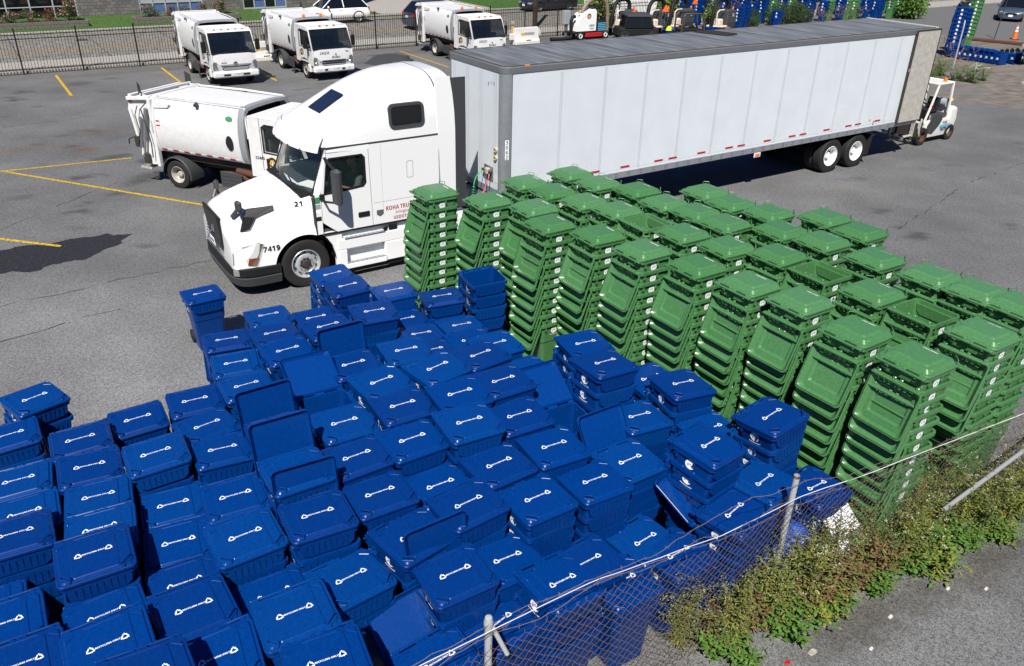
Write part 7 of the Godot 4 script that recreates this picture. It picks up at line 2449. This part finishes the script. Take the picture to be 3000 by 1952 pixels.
func build_street_things() -> void:
	build_building()
	car("white crossover car driving past the block building", Vector3(11.7, 0.012, -39.6), -PI / 2, "car_white", "suv", "car")
	car("dark slate estate car on the street behind the picket fence", Vector3(16.9, 0.012, -34.6), PI / 2, "car_slate", "suv", "car")
	car("black sedan on the far side of the street behind the utility pole", Vector3(29.6, 0.012, -40.1), -PI / 2, "car_black", "sedan", "car")
	car("blue grey estate car parked nose-on beyond the orange cone", Vector3(61.0, 0.0, -20.8), deg_to_rad(-62), "car_blue", "suv", "car")
	car("black car parked beside the blue grey estate car", Vector3(66.5, 0.0, -27.2), deg_to_rad(-62), "car_black", "suv", "car")
	car("pale car parked behind the leafy vines", Vector3(64.0, 0.0, -33.0), deg_to_rad(-62), "car_white", "suv", "car")
	# utility pole
	var up := thing("utility_pole", "dark brown wooden utility pole beside the picket fence", "pole", Vector3(22.6, 0, -31.7))
	var b := MB.new()
	b.cyl(Vector3(0, 0, 0), Vector3(0, 10.0, 0), 0.17, 0.12, 14)
	obj("pole", b.mesh(40), M["pole_wood"], up)
	b = MB.new(); b.box(Vector3(0, 9.2, 0), Vector3(2.4, 0.12, 0.1)); obj("crossarm", b.mesh(0), M["pole_wood"], up)
	# electric cabinet behind the litter vacuum
	var eb := thing("electric_cabinet", "grey metal electric cabinet by the picket fence", "cabinet", Vector3(22.2, 0, -27.7))
	b = MB.new(); b.box(Vector3(0, 1.15, 0), Vector3(0.46, 0.8, 0.3), 0.02); obj("box", b.mesh(30), M["grey_film"], eb)
	b = MB.new(); b.box(Vector3(0, 0.4, 0), Vector3(0.12, 0.8, 0.12)); obj("stand", b.mesh(0), M["steel"], eb)
	# white plastic water barriers
	for q in [[18.35, -26.45, 0.02, "white plastic water barrier between the garbage truck and the litter vacuum", 1.0], [3.05, -27.5, 0.0, "white plastic water barrier standing between two garbage trucks", 1.0]]:
		var w := thing("water_barrier", q[3], "barrier", Vector3(q[0], 0, q[1]), q[2])
		b = MB.new()
		b.loft([rrect(1.75, 0.56, 0.05, 0.0), rrect(1.75, 0.56, 0.05, 0.16), rrect(1.72, 0.30, 0.05, 0.34), rrect(1.70, 0.26, 0.05, 0.86), rrect(1.66, 0.22, 0.05, 0.90)], true, true)
		b.box(Vector3(-1.0, 0.42, 0), Vector3(0.3, 0.36, 0.14), 0.03)
		obj("shell", b.mesh(35), M["barrier_white"], w)
		b = MB.new(); b.box(Vector3(0.05, 0.56, 0.140), Vector3(0.95, 0.16, 0.02), 0.008); var sl := obj("fork_slot", b.mesh(30), M["grey_film"], w)
		b = MB.new(); b.box(Vector3(-0.28, 0.56, 0.152), Vector3(0.22, 0.14, 0.01)); obj("sticker", b.mesh(0), M["yellow_print"], sl)
		b = MB.new(); b.box(Vector3(0.05, 0.20, 0.262), Vector3(0.34, 0.07, 0.01)); obj("maker_print", b.mesh(0), M["ink_black"], w)
	# grey tank lying behind the barrier, small yellow marker post
	b = MB.new()
	b.lathe([[0.0, -0.55], [0.28, -0.5], [0.36, -0.35], [0.36, 0.35], [0.28, 0.5], [0.0, 0.55]], Vector3(19.2, 0.42, -27.1), Vector3(1, 0, 0.2), 18)
	tag(obj("water_tank", b.mesh(40), M["old_white"]), "dirty white plastic tank lying behind the water barrier", "tank")
	var mp := thing("meter_post", "yellow post with a grey meter box behind the barrier", "post", Vector3(17.9, 0, -27.2))
	b = MB.new(); b.box(Vector3(0, 0.5, 0), Vector3(0.10, 1.0, 0.08)); obj("post", b.mesh(0), M["yellow_print"], mp)
	b = MB.new(); b.box(Vector3(0, 1.08, 0), Vector3(0.2, 0.2, 0.16), 0.02); obj("meter", b.mesh(30), M["grey_film"], mp)

func hose_arch(pts: Array, rad: float, ribs: int, parent: Node3D, called: String, key: String) -> void:
	var c := Curve3D.new()
	var pp := P3(pts)
	for i in pp.size():
		var tn := (pp[mini(i + 1, pp.size() - 1)] - pp[maxi(i - 1, 0)]) * 0.24
		c.add_point(pp[i], -tn, tn)
	c.bake_interval = 0.03
	var mb := MB.new()
	var L := c.get_baked_length()
	var rings: Array = []
	for i in ribs * 2 + 1:
		var d := L * i / (ribs * 2)
		var p := c.sample_baked(d)
		var dir := (c.sample_baked(minf(d + 0.02, L)) - c.sample_baked(maxf(d - 0.02, 0))).normalized()
		var u := dir.cross(Vector3(0.13, 0.2, 1).normalized()).normalized(); var w := dir.cross(u)
		var ring := PackedVector3Array()
		for k in 12:
			var g := TAU * k / 12.0
			ring.push_back(p + (u * cos(g) + w * sin(g)) * rad * (1.0 if i % 2 == 0 else 0.90))
		rings.append(ring)
	mb.loft(rings, true, true)
	obj(called, mb.mesh(25), M[key], parent)

func street_vacuum(label: String, at: Vector3, turn: float) -> void:
	# small grey ride-on litter vacuum with a black hose arched over its hopper
	var t := thing("street_vacuum", label, "street vacuum", at, turn, "grey street vacuums in the row behind the trailer")
	var b := MB.new()
	b.loft([rrect(0.95, 0.85, 0.10, 0.45), rrect(1.0, 0.95, 0.12, 0.9), rrect(0.92, 0.85, 0.12, 1.42), rrect(0.7, 0.62, 0.12, 1.52)], true, true)
	obj("hopper", b.mesh(35), M["dark_grey_plastic"], t)
	b = MB.new()
	for k in 4:
		b.box(Vector3(0, 0.75 + 0.16 * k, 0.46), Vector3(0.8, 0.03, 0.03), 0.008)
	obj("hopper_rib", b.mesh(30), M["grey_plastic"], t)
	b = MB.new(); b.lathe([[0.0, 0.015], [0.09, 0.015], [0.11, 0.0]], Vector3(0.1, 1.18, 0.455), Vector3(0, 0.1, 1), 16); obj("badge", b.mesh(40), M["grey_film"], t)
	b = MB.new(); b.box(Vector3(-0.9, 0.5, 0), Vector3(1.1, 0.12, 0.9), 0.03); b.box(Vector3(-0.8, 0.75, 0), Vector3(0.45, 0.4, 0.5), 0.06); obj("deck", b.mesh(35), M["cream_paint"], t)
	b = MB.new()
	b.tube(P3([-1.25, 0.5, 0.2, -1.25, 1.35, 0.2, -1.05, 1.5, 0.2, -0.6, 1.5, 0.2]), 0.045, 8)
	obj("roll_bar", b.mesh(40), M["cream_paint"], t)
	b = MB.new()
	var wh := PackedVector3Array()
	for k in 15:
		wh.push_back(Vector3(-1.2, 1.0, 0) + Basis(Vector3.BACK, 0.9) * Vector3(cos(TAU * k / 14.0) * 0.17, 0, sin(TAU * k / 14.0) * 0.17))
	b.tube(wh, 0.014, 6); b.cyl(Vector3(-1.2, 1.0, 0), Vector3(-1.38, 0.55, 0), 0.02, -1, 6)
	obj("steering_wheel", b.mesh(40), M["black_plastic"], t)
	hose_arch([0.05, 1.45, 0, -0.05, 1.95, 0, -0.55, 2.12, 0, -1.15, 1.95, 0, -1.5, 1.35, 0.1, -1.62, 0.5, 0.1], 0.13, 26, t, "suction_hose", "black_plastic")
	b = MB.new(); b.cyl(Vector3(0.3, 1.52, 0.2), Vector3(0.3, 1.66, 0.2), 0.06, 0.05, 10); obj("beacon", b.mesh(40), M["amber"], t)
	for s in [-1, 1]:
		for z in [0.25, -1.2]:
			add_wheel(t, Vector3(z, 0.26, s * 0.45), Vector3(0, 0, s), "dished", "grimy", 0.5)

func slow_triangle(at: Vector3, turn: float, label: String) -> void:
	var t := thing("warning_triangle", label, "sign", at, turn, "orange warning triangles")
	var b := MB.new()
	b.plate(P2([-0.22, 0.0, 0.22, 0.0, 0.03, 0.40, -0.03, 0.40]), Transform3D(), 0.01)
	obj("triangle", b.mesh(0), M["orange"], t)
	b = MB.new(); b.cyl(Vector3(0, -at.y, -0.02), Vector3(0, 0.15, -0.02), 0.012, -1, 6); obj("stalk", b.mesh(40), M["steel"], t)

func build_equipment() -> void:
	# white and red litter vacuum with a tan boom hose
	var t := thing("litter_vacuum", "white litter vacuum machine with red frame and arched tan hose", "litter vacuum", Vector3(22.9, 0, -26.6))
	var b := MB.new()
	b.plate(P2([-1.0, 0.50, 0.45, 0.50, 0.45, 1.62, 0.32, 1.74, -0.45, 1.48, -0.82, 1.20, -0.95, 0.85]), Transform3D(Basis(), Vector3(0, 0, 0.45)), 0.9)
	obj("hopper", b.mesh(0), M["white_paint"], t)
	b = MB.new(); b.box(Vector3(0.0, 0.42, 0), Vector3(2.6, 0.10, 0.86), 0.02); b.box(Vector3(0.50, 1.0, 0), Vector3(0.08, 1.4, 0.5), 0.01); obj("chassis", b.mesh(30), M["black_plastic"], t)
	b = MB.new(); b.box(Vector3(0.35, 0.26, 0.2), Vector3(1.3, 0.26, 0.5), 0.03); obj("red_frame", b.mesh(30), M["red_paint"], t)
	b = MB.new(); b.box(Vector3(0.95, 0.75, 0), Vector3(0.75, 0.60, 0.8), 0.06); obj("engine_cover", b.mesh(30), M["black_plastic"], t)
	b = MB.new()
	for k in 5:
		b.box(Vector3(0.95, 0.50 + 0.10 * k, 0.41), Vector3(0.62, 0.05, 0.02), 0.006)
	obj("blue_louvre", b.mesh(30), M["sky_blue"], t)
	b = MB.new(); b.box(Vector3(0.55, 1.86, 0), Vector3(0.75, 0.05, 0.8), 0.02); b.cyl(Vector3(0.45, 0.9, 0.3), Vector3(0.40, 1.86, 0.3), 0.03, -1, 8); obj("canopy", b.mesh(30), M["black_plastic"], t)
	b = MB.new(); b.box(Vector3(1.35, 0.95, 0), Vector3(0.25, 0.65, 0.35), 0.04, Basis(Vector3.BACK, 0.25)); b.cyl(Vector3(1.40, 1.2, 0), Vector3(1.05, 1.9, 0), 0.02, -1, 6); obj("steering_column", b.mesh(30), M["black_plastic"], t)
	hose_arch([-0.35, 1.52, 0, -0.15, 1.85, 0, 0.3, 2.18, 0, 0.9, 2.28, 0, 1.35, 2.1, 0.05, 1.55, 1.6, 0.1, 1.60, 0.8, 0.1, 1.60, 0.12, 0.1], 0.12, 34, t, "boom_hose", "tan_hose")
	hose_arch([-1.0, 1.35, 0.2, -1.22, 1.25, 0.2, -1.30, 0.8, 0.2, -1.22, 0.25, 0.2, -1.6, 0.12, 0.2, -2.7, 0.12, 0.1], 0.11, 30, t, "trailing_hose", "black_plastic")
	for s in [-1, 1]:
		add_wheel(t, Vector3(-0.72, 0.24, s * 0.42), Vector3(0, 0, s), "steer", "white_paint", 0.46)
		add_wheel(t, Vector3(1.22, 0.24, s * 0.42), Vector3(0, 0, s), "steer", "white_paint", 0.46)
	b = MB.new(); b.cyl(Vector3(-0.72, 1.5, 0.2), Vector3(-0.72, 1.62, 0.2), 0.07, 0.06, 12); obj("beacon", b.mesh(40), M["amber"], t)
	fleet_seal(t, Vector3(-0.12, 1.35, 0.455), Vector3.RIGHT, 0.16)
	letter("28959", 0.13, Vector3(0.12, 0.80, 0.453), Vector3.RIGHT, Vector3.UP, "ink_black", t, "unit_number", 0.8)
	letter("E Mad", 0.10, Vector3(0.12, 0.63, 0.453), Vector3.RIGHT, Vector3.UP, "ink_black", t, "lettering", 0.8)
	# black utility vehicle with a soft cab
	var u := thing("utility_vehicle", "small black utility vehicle with a soft-top cab behind the trailer", "utility vehicle", Vector3(25.6, 0, -25.0), deg_to_rad(-24))
	b = MB.new(); b.box(Vector3(0, 0.5, 0), Vector3(2.6, 0.5, 1.4), 0.1); obj("body", b.mesh(30), M["black_plastic"], u)
	b = MB.new(); b.loft([rrect(1.75, 1.42, 0.1, 0.74), rrect(1.5, 1.3, 0.1, 1.42)], true, true); obj("cab_glass", b.mesh(30), M["black_glass"], u)
	b = MB.new(); b.loft([rrect(1.62, 1.42, 0.12, 1.40), rrect(1.6, 1.40, 0.12, 1.46), rrect(1.3, 1.1, 0.12, 1.54)], true, true); obj("soft_top", b.mesh(40), M["dark_grey_plastic"], u)
	b = MB.new()
	for s in [-1, 1]:
		for x in [[-0.88, -0.76], [0.1, 0.1], [0.88, 0.76]]:
			b.cyl(Vector3(x[0], 0.72, s * 0.72), Vector3(x[1], 1.44, s * 0.66), 0.035, -1, 8)
	obj("roll_cage", b.mesh(40), M["black_plastic"], u)
	for s in [-1, 1]:
		for x in [-0.9, 0.9]:
			add_wheel(u, Vector3(x, 0.3, s * 0.62), Vector3(0, 0, s), "steer", "steel", 0.58)
	street_vacuum("grey street vacuum next to the utility vehicle's soft top", Vector3(26.6, 0, -27.0), 0.1)
	street_vacuum("grey street vacuum with a warning triangle on its hopper", Vector3(28.8, 0, -26.2), 0.1)
	street_vacuum("grey street vacuum standing behind the open black roll cage", Vector3(30.6, 0, -26.0), 0.1)
	street_vacuum("grey street vacuum beside the small stack of blue carts", Vector3(33.0, 0, -24.6), 0.1)
	slow_triangle(Vector3(26.4, 1.25, -26.2), -0.4, "orange warning triangle above the utility vehicle's soft top")
	slow_triangle(Vector3(28.3, 1.45, -25.4), -0.4, "orange warning triangle on a grey street vacuum's hopper")
	slow_triangle(Vector3(32.0, 1.65, -26.6), -0.2, "dark-edged orange warning triangle above the black roll cage")
	slow_triangle(Vector3(41.3, 0.35, -26.5), -0.4, "orange warning triangle standing alone before the dark brush")
	# black roll-cage cart, blue tub with a yellow jacket
	var rc := thing("roll_cage_cart", "open black roll-cage cart among the street vacuums", "cart frame", Vector3(29.6, 0, -24.5), -0.3)
	b = MB.new()
	for s in [-1, 1]:
		b = MB.new()
		b.tube(P3([-0.75, 0.3, s * 0.5, -0.72, 1.25, s * 0.5, -0.55, 1.42, s * 0.5, 0.5, 1.42, s * 0.5, 0.75, 1.2, s * 0.5, 0.85, 0.3, s * 0.5]), 0.06, 6)
		obj("hoop", b.mesh(40), M["dark_grey_plastic"], rc)
	b = MB.new(); b.box(Vector3(0, 1.44, 0), Vector3(1.1, 0.04, 1.04), 0.01); b.box(Vector3(0, 0.4, 0), Vector3(1.5, 0.2, 1.0), 0.03); obj("deck", b.mesh(30), M["black_plastic"], rc)
	for q in [[27.5, -24.1, 0.45, 0.42, "blue plastic tub holding a bright yellow safety jacket"], [30.9, -23.8, 0.70, 0.45, "blue plastic tub in front of the grey street vacuums"]]:
		var tb := thing("plastic_tub", q[4], "tub", Vector3(q[0], 0, q[1]), -0.3)
		b = MB.new(); b.loft([rrect(q[2] * 1.1, 0.5, 0.06, 0), rrect(q[2] * 1.5, 0.65, 0.06, 0.55), rrect(q[2] * 1.6, 0.7, 0.06, 0.56), rrect(q[2] * 1.45, 0.6, 0.06, 0.55), rrect(q[2] * 1.1, 0.48, 0.06, 0.1)], true, true); obj("shell", b.mesh(35), M["blue_plastic"], tb)
		if q[2] < 0.5:
			b = MB.new(); b.lathe([[0.0, 0.30], [0.10, 0.26], [0.17, 0.16], [0.2, 0.0]], Vector3(0, 0.5, 0), Vector3(0.2, 1, 0), 8); tag(obj("safety_jacket", b.mesh(20), M["hiviz"], null, Transform3D(Basis(), Vector3(q[0], 0, q[1]))), "crumpled bright yellow safety jacket in the blue tub", "jacket")
	# a white tipper truck partly seen beyond the fence, its side ribs in a paler white than the body
	var sv := thing("tipper_truck", "white tipper truck with ribbed side beyond the picket fence", "truck", Vector3(29.6, 0, -31.4), -0.12)
	b = MB.new(); b.box(Vector3(0.6, 1.2, 0), Vector3(3.6, 1.2, 2.0), 0.04); obj("tipper_body", b.mesh(30), M["truck_white"], sv)
	for k in 8:
		b = MB.new(); b.box(Vector3(-1.0 + 0.45 * k, 1.2, 1.03), Vector3(0.09, 1.25, 0.07), 0.01, Basis(Vector3.BACK, 0.35)); obj("side_rib", b.mesh(30), M["white_paint"], sv)
	b = MB.new(); b.box(Vector3(-1.9, 1.2, 0), Vector3(1.2, 1.5, 1.9), 0.15); obj("cab", b.mesh(30), M["truck_white"], sv)
	for s in [-1, 1]:
		for x in [-1.8, 1.5]:
			add_wheel(sv, Vector3(x, 0.4, s * 0.85), Vector3(0, 0, s), "dished", "old_white", 0.75)

# ---------------------------------------------------------------- far right: more carts, brush, cone, posts
func build_far_right() -> void:
	var r := RandomNumberGenerator.new(); r.seed = 99
	var bt := make_cart("blue", 0.0, false, false)
	var bu := make_cart("blue", -262.0, false, false)
	var gu := make_cart("green", -262.0, false, false)
	var gt := make_cart("green", 0.0, false, false)
	# tall stacks by the bent post
	for q in [[38.4, -12.0, "blue", 9, 0.55], [40.0, -12.6, "blue", 8, 0.5], [41.8, -13.1, "green", 10, 0.45]]:
		for k in q[3]:
			put_cart(bu if q[2] == "blue" else gu, "recycling_cart" if q[2] == "blue" else "trash_cart", Transform3D(Basis(Vector3.UP, q[4] + r.randf_range(-0.04, 0.04)), Vector3(q[0] + 0.01 * k, PITCH_B * 1.02 * k, q[1])), "%s cart nested in a tall lone stack beyond the bent steel post" % q[2], "%s carts in the tall far stacks" % q[2])
	# a toppled nest of blue carts lying along the dirt, mouths towards the yard road
	var lie := Basis(Vector3.UP, deg_to_rad(172)) * Basis(Vector3.RIGHT, -PI / 2)
	for k in 8:
		put_cart(bt if k == 7 else bu, "recycling_cart", Transform3D(Basis(Vector3.UP, deg_to_rad(-4)) * Basis(Vector3.RIGHT, PI / 2), Vector3(38.1 + 0.02 * k, 0.33, -11.9 + 0.30 * k)), "blue cart lying on its side in a toppled nest on the dirt", "blue carts toppled on the dirt")
	put_cart(make_cart("blue", -100, false, true), "recycling_cart", Transform3D(Basis(Vector3.UP, deg_to_rad(-4)) * Basis(Vector3.RIGHT, PI / 2), Vector3(39.2, 0.33, -9.5)), "single blue cart lying on its side beside the toppled nest", "blue carts toppled on the dirt")
	for k in 2:
		put_cart(make_cart("green", -100, false, true), "trash_cart", Transform3D(Basis(Vector3.UP, deg_to_rad(-6)) * Basis(Vector3.RIGHT, PI / 2), Vector3(40.1, 0.33, -9.4 + 0.35 * k)), "green cart lying on its side beside the toppled blue carts", "green carts toppled on the dirt")
	var lid := MB.new()
	lid.box(Vector3(34.9, 0.03, -8.4), Vector3(0.66, 0.04, 0.3), 0.012, Basis(Vector3.UP, 0.3))
	tag(obj("loose_lid", lid.mesh(30), M["blue_plastic"]), "loose blue cart lid lying on the dirt near the weeds", "lid")
	# small stacks behind the trailer and the heap of carts beyond the brush
	for q in [[33.9, -24.4, 4], [34.8, -24.7, 4], [38.0, -24.6, 2]]:
		for k in q[2]:
			put_cart(bt if k == q[2] - 1 and q[0] > 39 else bu, "recycling_cart", Transform3D(Basis(Vector3.UP, 0.35), Vector3(q[0], 0.0 + PITCH_B * k, q[1])), "blue cart in a short stack among the machines behind the trailer", "blue carts among the machines")
	for i in 26:
		var q := Vector3(32.6 + 0.86 * i + r.randf_range(-0.15, 0.15), 0, -28.6 + 0.16 * i + r.randf_range(-0.3, 0.3))
		var n := 5 + r.randi() % 4 if i < 5 else 3 + r.randi() % 3
		var gr := i > 7 and r.randf() < 0.5
		for k in n:
			put_cart((gt if k == n - 1 else gu) if gr else (bt if k == n - 1 else bu), "trash_cart" if gr else "recycling_cart", Transform3D(Basis(Vector3.UP, 0.3 + r.randf_range(-0.2, 0.2)), q + Vector3(0, PITCH_B * k, 0)), ("green" if gr else "blue") + " cart in the crowded far stacks beyond the brush", ("green" if gr else "blue") + " carts beyond the brush")
	# traffic cone
	var c := thing("traffic_cone", "orange traffic cone with two white bands on the far asphalt", "traffic cone", Vector3(49.4, 0, -14.15))
	var b := MB.new(); b.box(Vector3(0, 0.02, 0), Vector3(0.42, 0.04, 0.42), 0.01); obj("base", b.mesh(30), M["black_plastic"], c)
	b = MB.new(); b.lathe([[0.17, 0.04], [0.035, 0.92], [0.0, 0.92]], Vector3.ZERO, Vector3.UP, 18); obj("cone", b.mesh(40), M["orange"], c)
	for q in [[0.50, 0.60], [0.68, 0.80]]:
		b = MB.new(); b.lathe([[0.17 - (q[0] - 0.04) * 0.153 + 0.004, q[0]], [0.17 - (q[1] - 0.04) * 0.153 + 0.004, q[1]]], Vector3.ZERO, Vector3.UP, 18); obj("band", b.mesh(40), M["ink_white"], c)
	# bent steel post and a thin pole
	b = MB.new(); b.tube(P3([31.7, 0, -7.85, 31.7, 2.35, -7.85, 31.85, 2.7, -7.95]), 0.035, 8)
	tag(obj("bent_post", b.mesh(40), M["galvanised"]), "galvanised steel post with a bent top beside the forklift", "post")
	b = MB.new(); b.cyl(Vector3(48.3, 0, -14.9), Vector3(48.6, 2.4, -14.9), 0.03, -1, 8); b.lathe([[0.05, 2.38], [0.05, 2.46], [0.0, 2.46]], Vector3(48.6, 0, -14.9), Vector3.UP, 8)
	tag(obj("thin_pole", b.mesh(40), M["pole_wood"]), "thin brown leaning pole near the orange cone", "pole")
	# kerb log, concrete lumps
	b = MB.new(); b.box(Vector3(46.6, 0.09, -13.6), Vector3(0.35, 0.18, 3.6), 0.04, Basis(Vector3.UP, 0.35)); tag(obj("kerb_timber", b.mesh(30), M["rust"]), "rusty red kerb timber on the dirt edge", "timber")
	for q in [[46.5, -11.9, 0.5], [45.8, -10.8, 0.7], [33.6, -5.2, 0.25]]:
		b = MB.new(); b.loft([rrect(q[2], q[2] * 0.7, q[2] * 0.2, 0, q[0], q[1], 2), rrect(q[2] * 0.95, q[2] * 0.6, q[2] * 0.2, q[2] * 0.3, q[0], q[1], 2), rrect(q[2] * 0.5, q[2] * 0.4, q[2] * 0.1, q[2] * 0.42, q[0] + 0.05, q[1], 2)], true, true)
		tag(obj("concrete_lump", b.mesh(20), M["concrete"]), "broken concrete lump on the dirt edge", "rubble", "concrete lumps on the dirt")
	# far asphalt under the parked cars and the white scrap by the weeds
	b = MB.new(); b.box(Vector3(75, 0.004, -20), Vector3(52, 0.006, 60), 0.0, Basis(Vector3.UP, 0.5))
	struct(obj("far_lot", b.mesh(0), M["grey_lot"]))
	b = MB.new()
	for k in 5:
		var a := Vector3(33.0 + r.randf_range(-0.6, 0.9), 0.1 + r.randf() * 0.5, -7.7 + r.randf_range(-0.4, 0.4))
		b.tube(PackedVector3Array([a, a + Vector3(r.randf_range(-0.4, 0.4), r.randf_range(0, 0.4), 0.1), a + Vector3(r.randf_range(-0.5, 0.5), r.randf_range(-0.2, 0.1), 0.3)]), 0.025, 5)
	tag(obj("scrap_pipes", b.mesh(40), M["old_white"]), "tangle of white plastic scrap by the bent steel post", "scrap")
	# weeds round the post
	var wd := [weed_proto(61, 0.9, 0.5, 14, "leaf_bright", "leaf_olive", "", 0.16, 0.03), weed_proto(62, 0.8, 0.5, 12, "leaf_mid", "leaf_grass", "", 0.16, 0.03)]
	for i in 16:
		plant(wd[i % 2], "low_weed", Vector3(29.2 + r.randf() * 3.6, 0, -7.9 + r.randf_range(-1.4, 1.6)), r.randf() * TAU, r.randf_range(0.7, 1.2), "bushy green weed round the bent steel post", "weed", "weeds round the bent steel post")
	for i in 8:
		plant(wd[i % 2], "low_weed", Vector3(46.0 + r.randf() * 2.0, 0, -11.0 + r.randf() * 2.2), r.randf() * TAU, r.randf_range(0.6, 1.0), "sparse weed on the dirt by the concrete lumps", "weed", "weeds by the concrete lumps")
	# brush, vines and trees behind
	var dark := crown_proto(31, Vector3(1.6, 1.3, 1.2), 60, 90, 0.14, "leaf_dark", "leaf_dark")
	var lush := crown_proto(32, Vector3(1.5, 1.5, 1.1), 50, 50, 0.26, "leaf_bright", "leaf_mid", "", true)
	var yel := crown_proto(33, Vector3(1.2, 1.3, 0.9), 40, 50, 0.20, "leaf_mid", "leaf_yellow", "", true)
	var tree := crown_proto(34, Vector3(3.2, 2.6, 2.6), 110, 90, 0.26, "leaf_mid", "leaf_dark")
	for q in [[25.9, -28.9, 0.9], [31.6, -28.6, 0.8], [37.6, -28.3, 0.75], [34.4, -27.2, 0.6]]:
		plant(yel, "vine_shrub", Vector3(q[0], 0, q[1]), q[0], q[2], "yellow green broad-leaved vine on the picket fence behind the machines", "vine", "yellow green vines")
	for q in [[36.6, -26.0, 0.5], [39.4, -25.8, 0.6], [41.0, -25.7, 0.62], [42.4, -26.0, 0.5], [36.0, -25.0, 0.35], [44.2, -31.5, 1.5], [39.5, -33.5, 1.7], [35.0, -34.5, 1.4]]:
		plant(dark, "brush", Vector3(q[0], 0, q[1]), q[0] * 1.7, q[2], "dark dense brush behind the trailer's far end", "brush", "dark brush")
	for q in [[53.0, -24.6, 0.75], [54.8, -25.6, 0.85], [50.0, -28.2, 0.9], [52.6, -29.6, 1.1], [57.0, -27.6, 0.95]]:
		plant(lush, "vine_shrub", Vector3(q[0], 0, q[1]), q[0] * 2.3, q[2], "bright green big-leaved shrub behind the trailer's open end", "shrub", "bright big-leaved shrubs")
	for q in [[56.5, -37.0, 1.1], [50.0, -40.0, 1.2], [44.0, -46.0, 1.3], [37.0, -50.0, 1.2], [29.0, -54.0, 1.3], [63.0, -42.0, 1.4]]:
		plant(tree, "tree", Vector3(q[0], 0.4, q[1]), q[0] * 1.3, q[2], "leafy green tree beyond the far end of the street", "tree", "trees beyond the street")
	# dead vines over the old fence
	var dv := MB.new()
	for i in 150:
		var a := Vector3(42.8 + r.randf() * 6.0, 0.2 + r.randf() * 0.9, -25.6 + r.randf_range(-0.6, 0.6)) if i % 3 else Vector3(35.0 + r.randf() * 3.5, 1.0 + r.randf() * 0.6, -27.6 + r.randf_range(-0.3, 0.3))
		var pts := PackedVector3Array([a])
		for k in 4:
			a += Vector3(r.randf_range(-0.35, 0.35), r.randf_range(-0.25, 0.28), r.randf_range(-0.2, 0.2)); pts.push_back(a)
		dv.tube(pts, 0.012, 3, false)
	for i in 40:
		var a := Vector3(33.4 + r.randf() * 2.2, r.randf() * 1.4, -9.2 + r.randf_range(-0.8, 0.8))
		var pts := PackedVector3Array([a])
		for k in 4:
			a += Vector3(r.randf_range(-0.3, 0.3), r.randf_range(-0.2, 0.28), r.randf_range(-0.2, 0.2)); pts.push_back(a)
		dv.tube(pts, 0.010, 3, false)
	var dvo := obj("dead_vines", dv.mesh(0), M["dry_twig"])
	tag(dvo, "tangle of dead grey vines over the far cart stacks", "vines")
	dvo.set_meta("kind", "stuff")

func build_rest() -> void:
	var gl := mat("grey_lot", [0.15, 0.15, 0.152], 0.9)
	triplanar(gl, grain_tex(512, 0.03, 0.72, 1.0, 101, 0.25), 0.5)
	build_forklift()
	build_iron_fence()
	build_street_things()
	build_equipment()
	build_far_right()
	build_chain_link()
	build_weeds()

func _ready() -> void:
	# camera, sky, sun, exposure
	var cam := Camera3D.new()
	cam.name = "camera"
	cam.position = Vector3(-9.903, 7.271, 15.507)
	cam.rotation_degrees = Vector3(-27.833, -33.511, 1.358)
	cam.fov = 44.62
	cam.far = 900.0
	cam.current = true
	add_child(cam)
	var we := WorldEnvironment.new()
	we.name = "sky_and_air"
	var env := Environment.new()
	env.background_mode = Environment.BG_SKY
	var sm := ProceduralSkyMaterial.new()
	sm.sky_top_color = Color(0.20, 0.38, 0.72)
	sm.sky_horizon_color = Color(0.66, 0.76, 0.88)
	sm.ground_bottom_color = Color(0.25, 0.25, 0.25)
	sm.ground_horizon_color = Color(0.55, 0.60, 0.66)
	sm.sky_curve = 0.12
	sm.sky_energy_multiplier = 0.62
	var sky := Sky.new()
	sky.sky_material = sm
	env.sky = sky
	env.tonemap_mode = Environment.TONE_MAPPER_LINEAR
	env.tonemap_exposure = 1.4
	env.sdfgi_enabled = true
	env.ssao_enabled = true
	env.ssil_enabled = true
	we.environment = env
	add_child(we)
	var sun := DirectionalLight3D.new()
	sun.name = "sun"
	sun.light_energy = 1.6
	sun.light_color = Color(1.0, 0.98, 0.945)
	sun.light_angular_distance = 0.53
	sun.shadow_enabled = true
	sun.look_at_from_position(Vector3.ZERO, Vector3(0.51, -1.0, -0.59), Vector3.UP)
	add_child(sun)
	rng.seed = 2024
	make_materials()
	build_ground()
	truck_wheel_meshes()
	build_trailer()
	build_tractor()
	build_garbage_trucks()
	build_carts()
	build_rest()
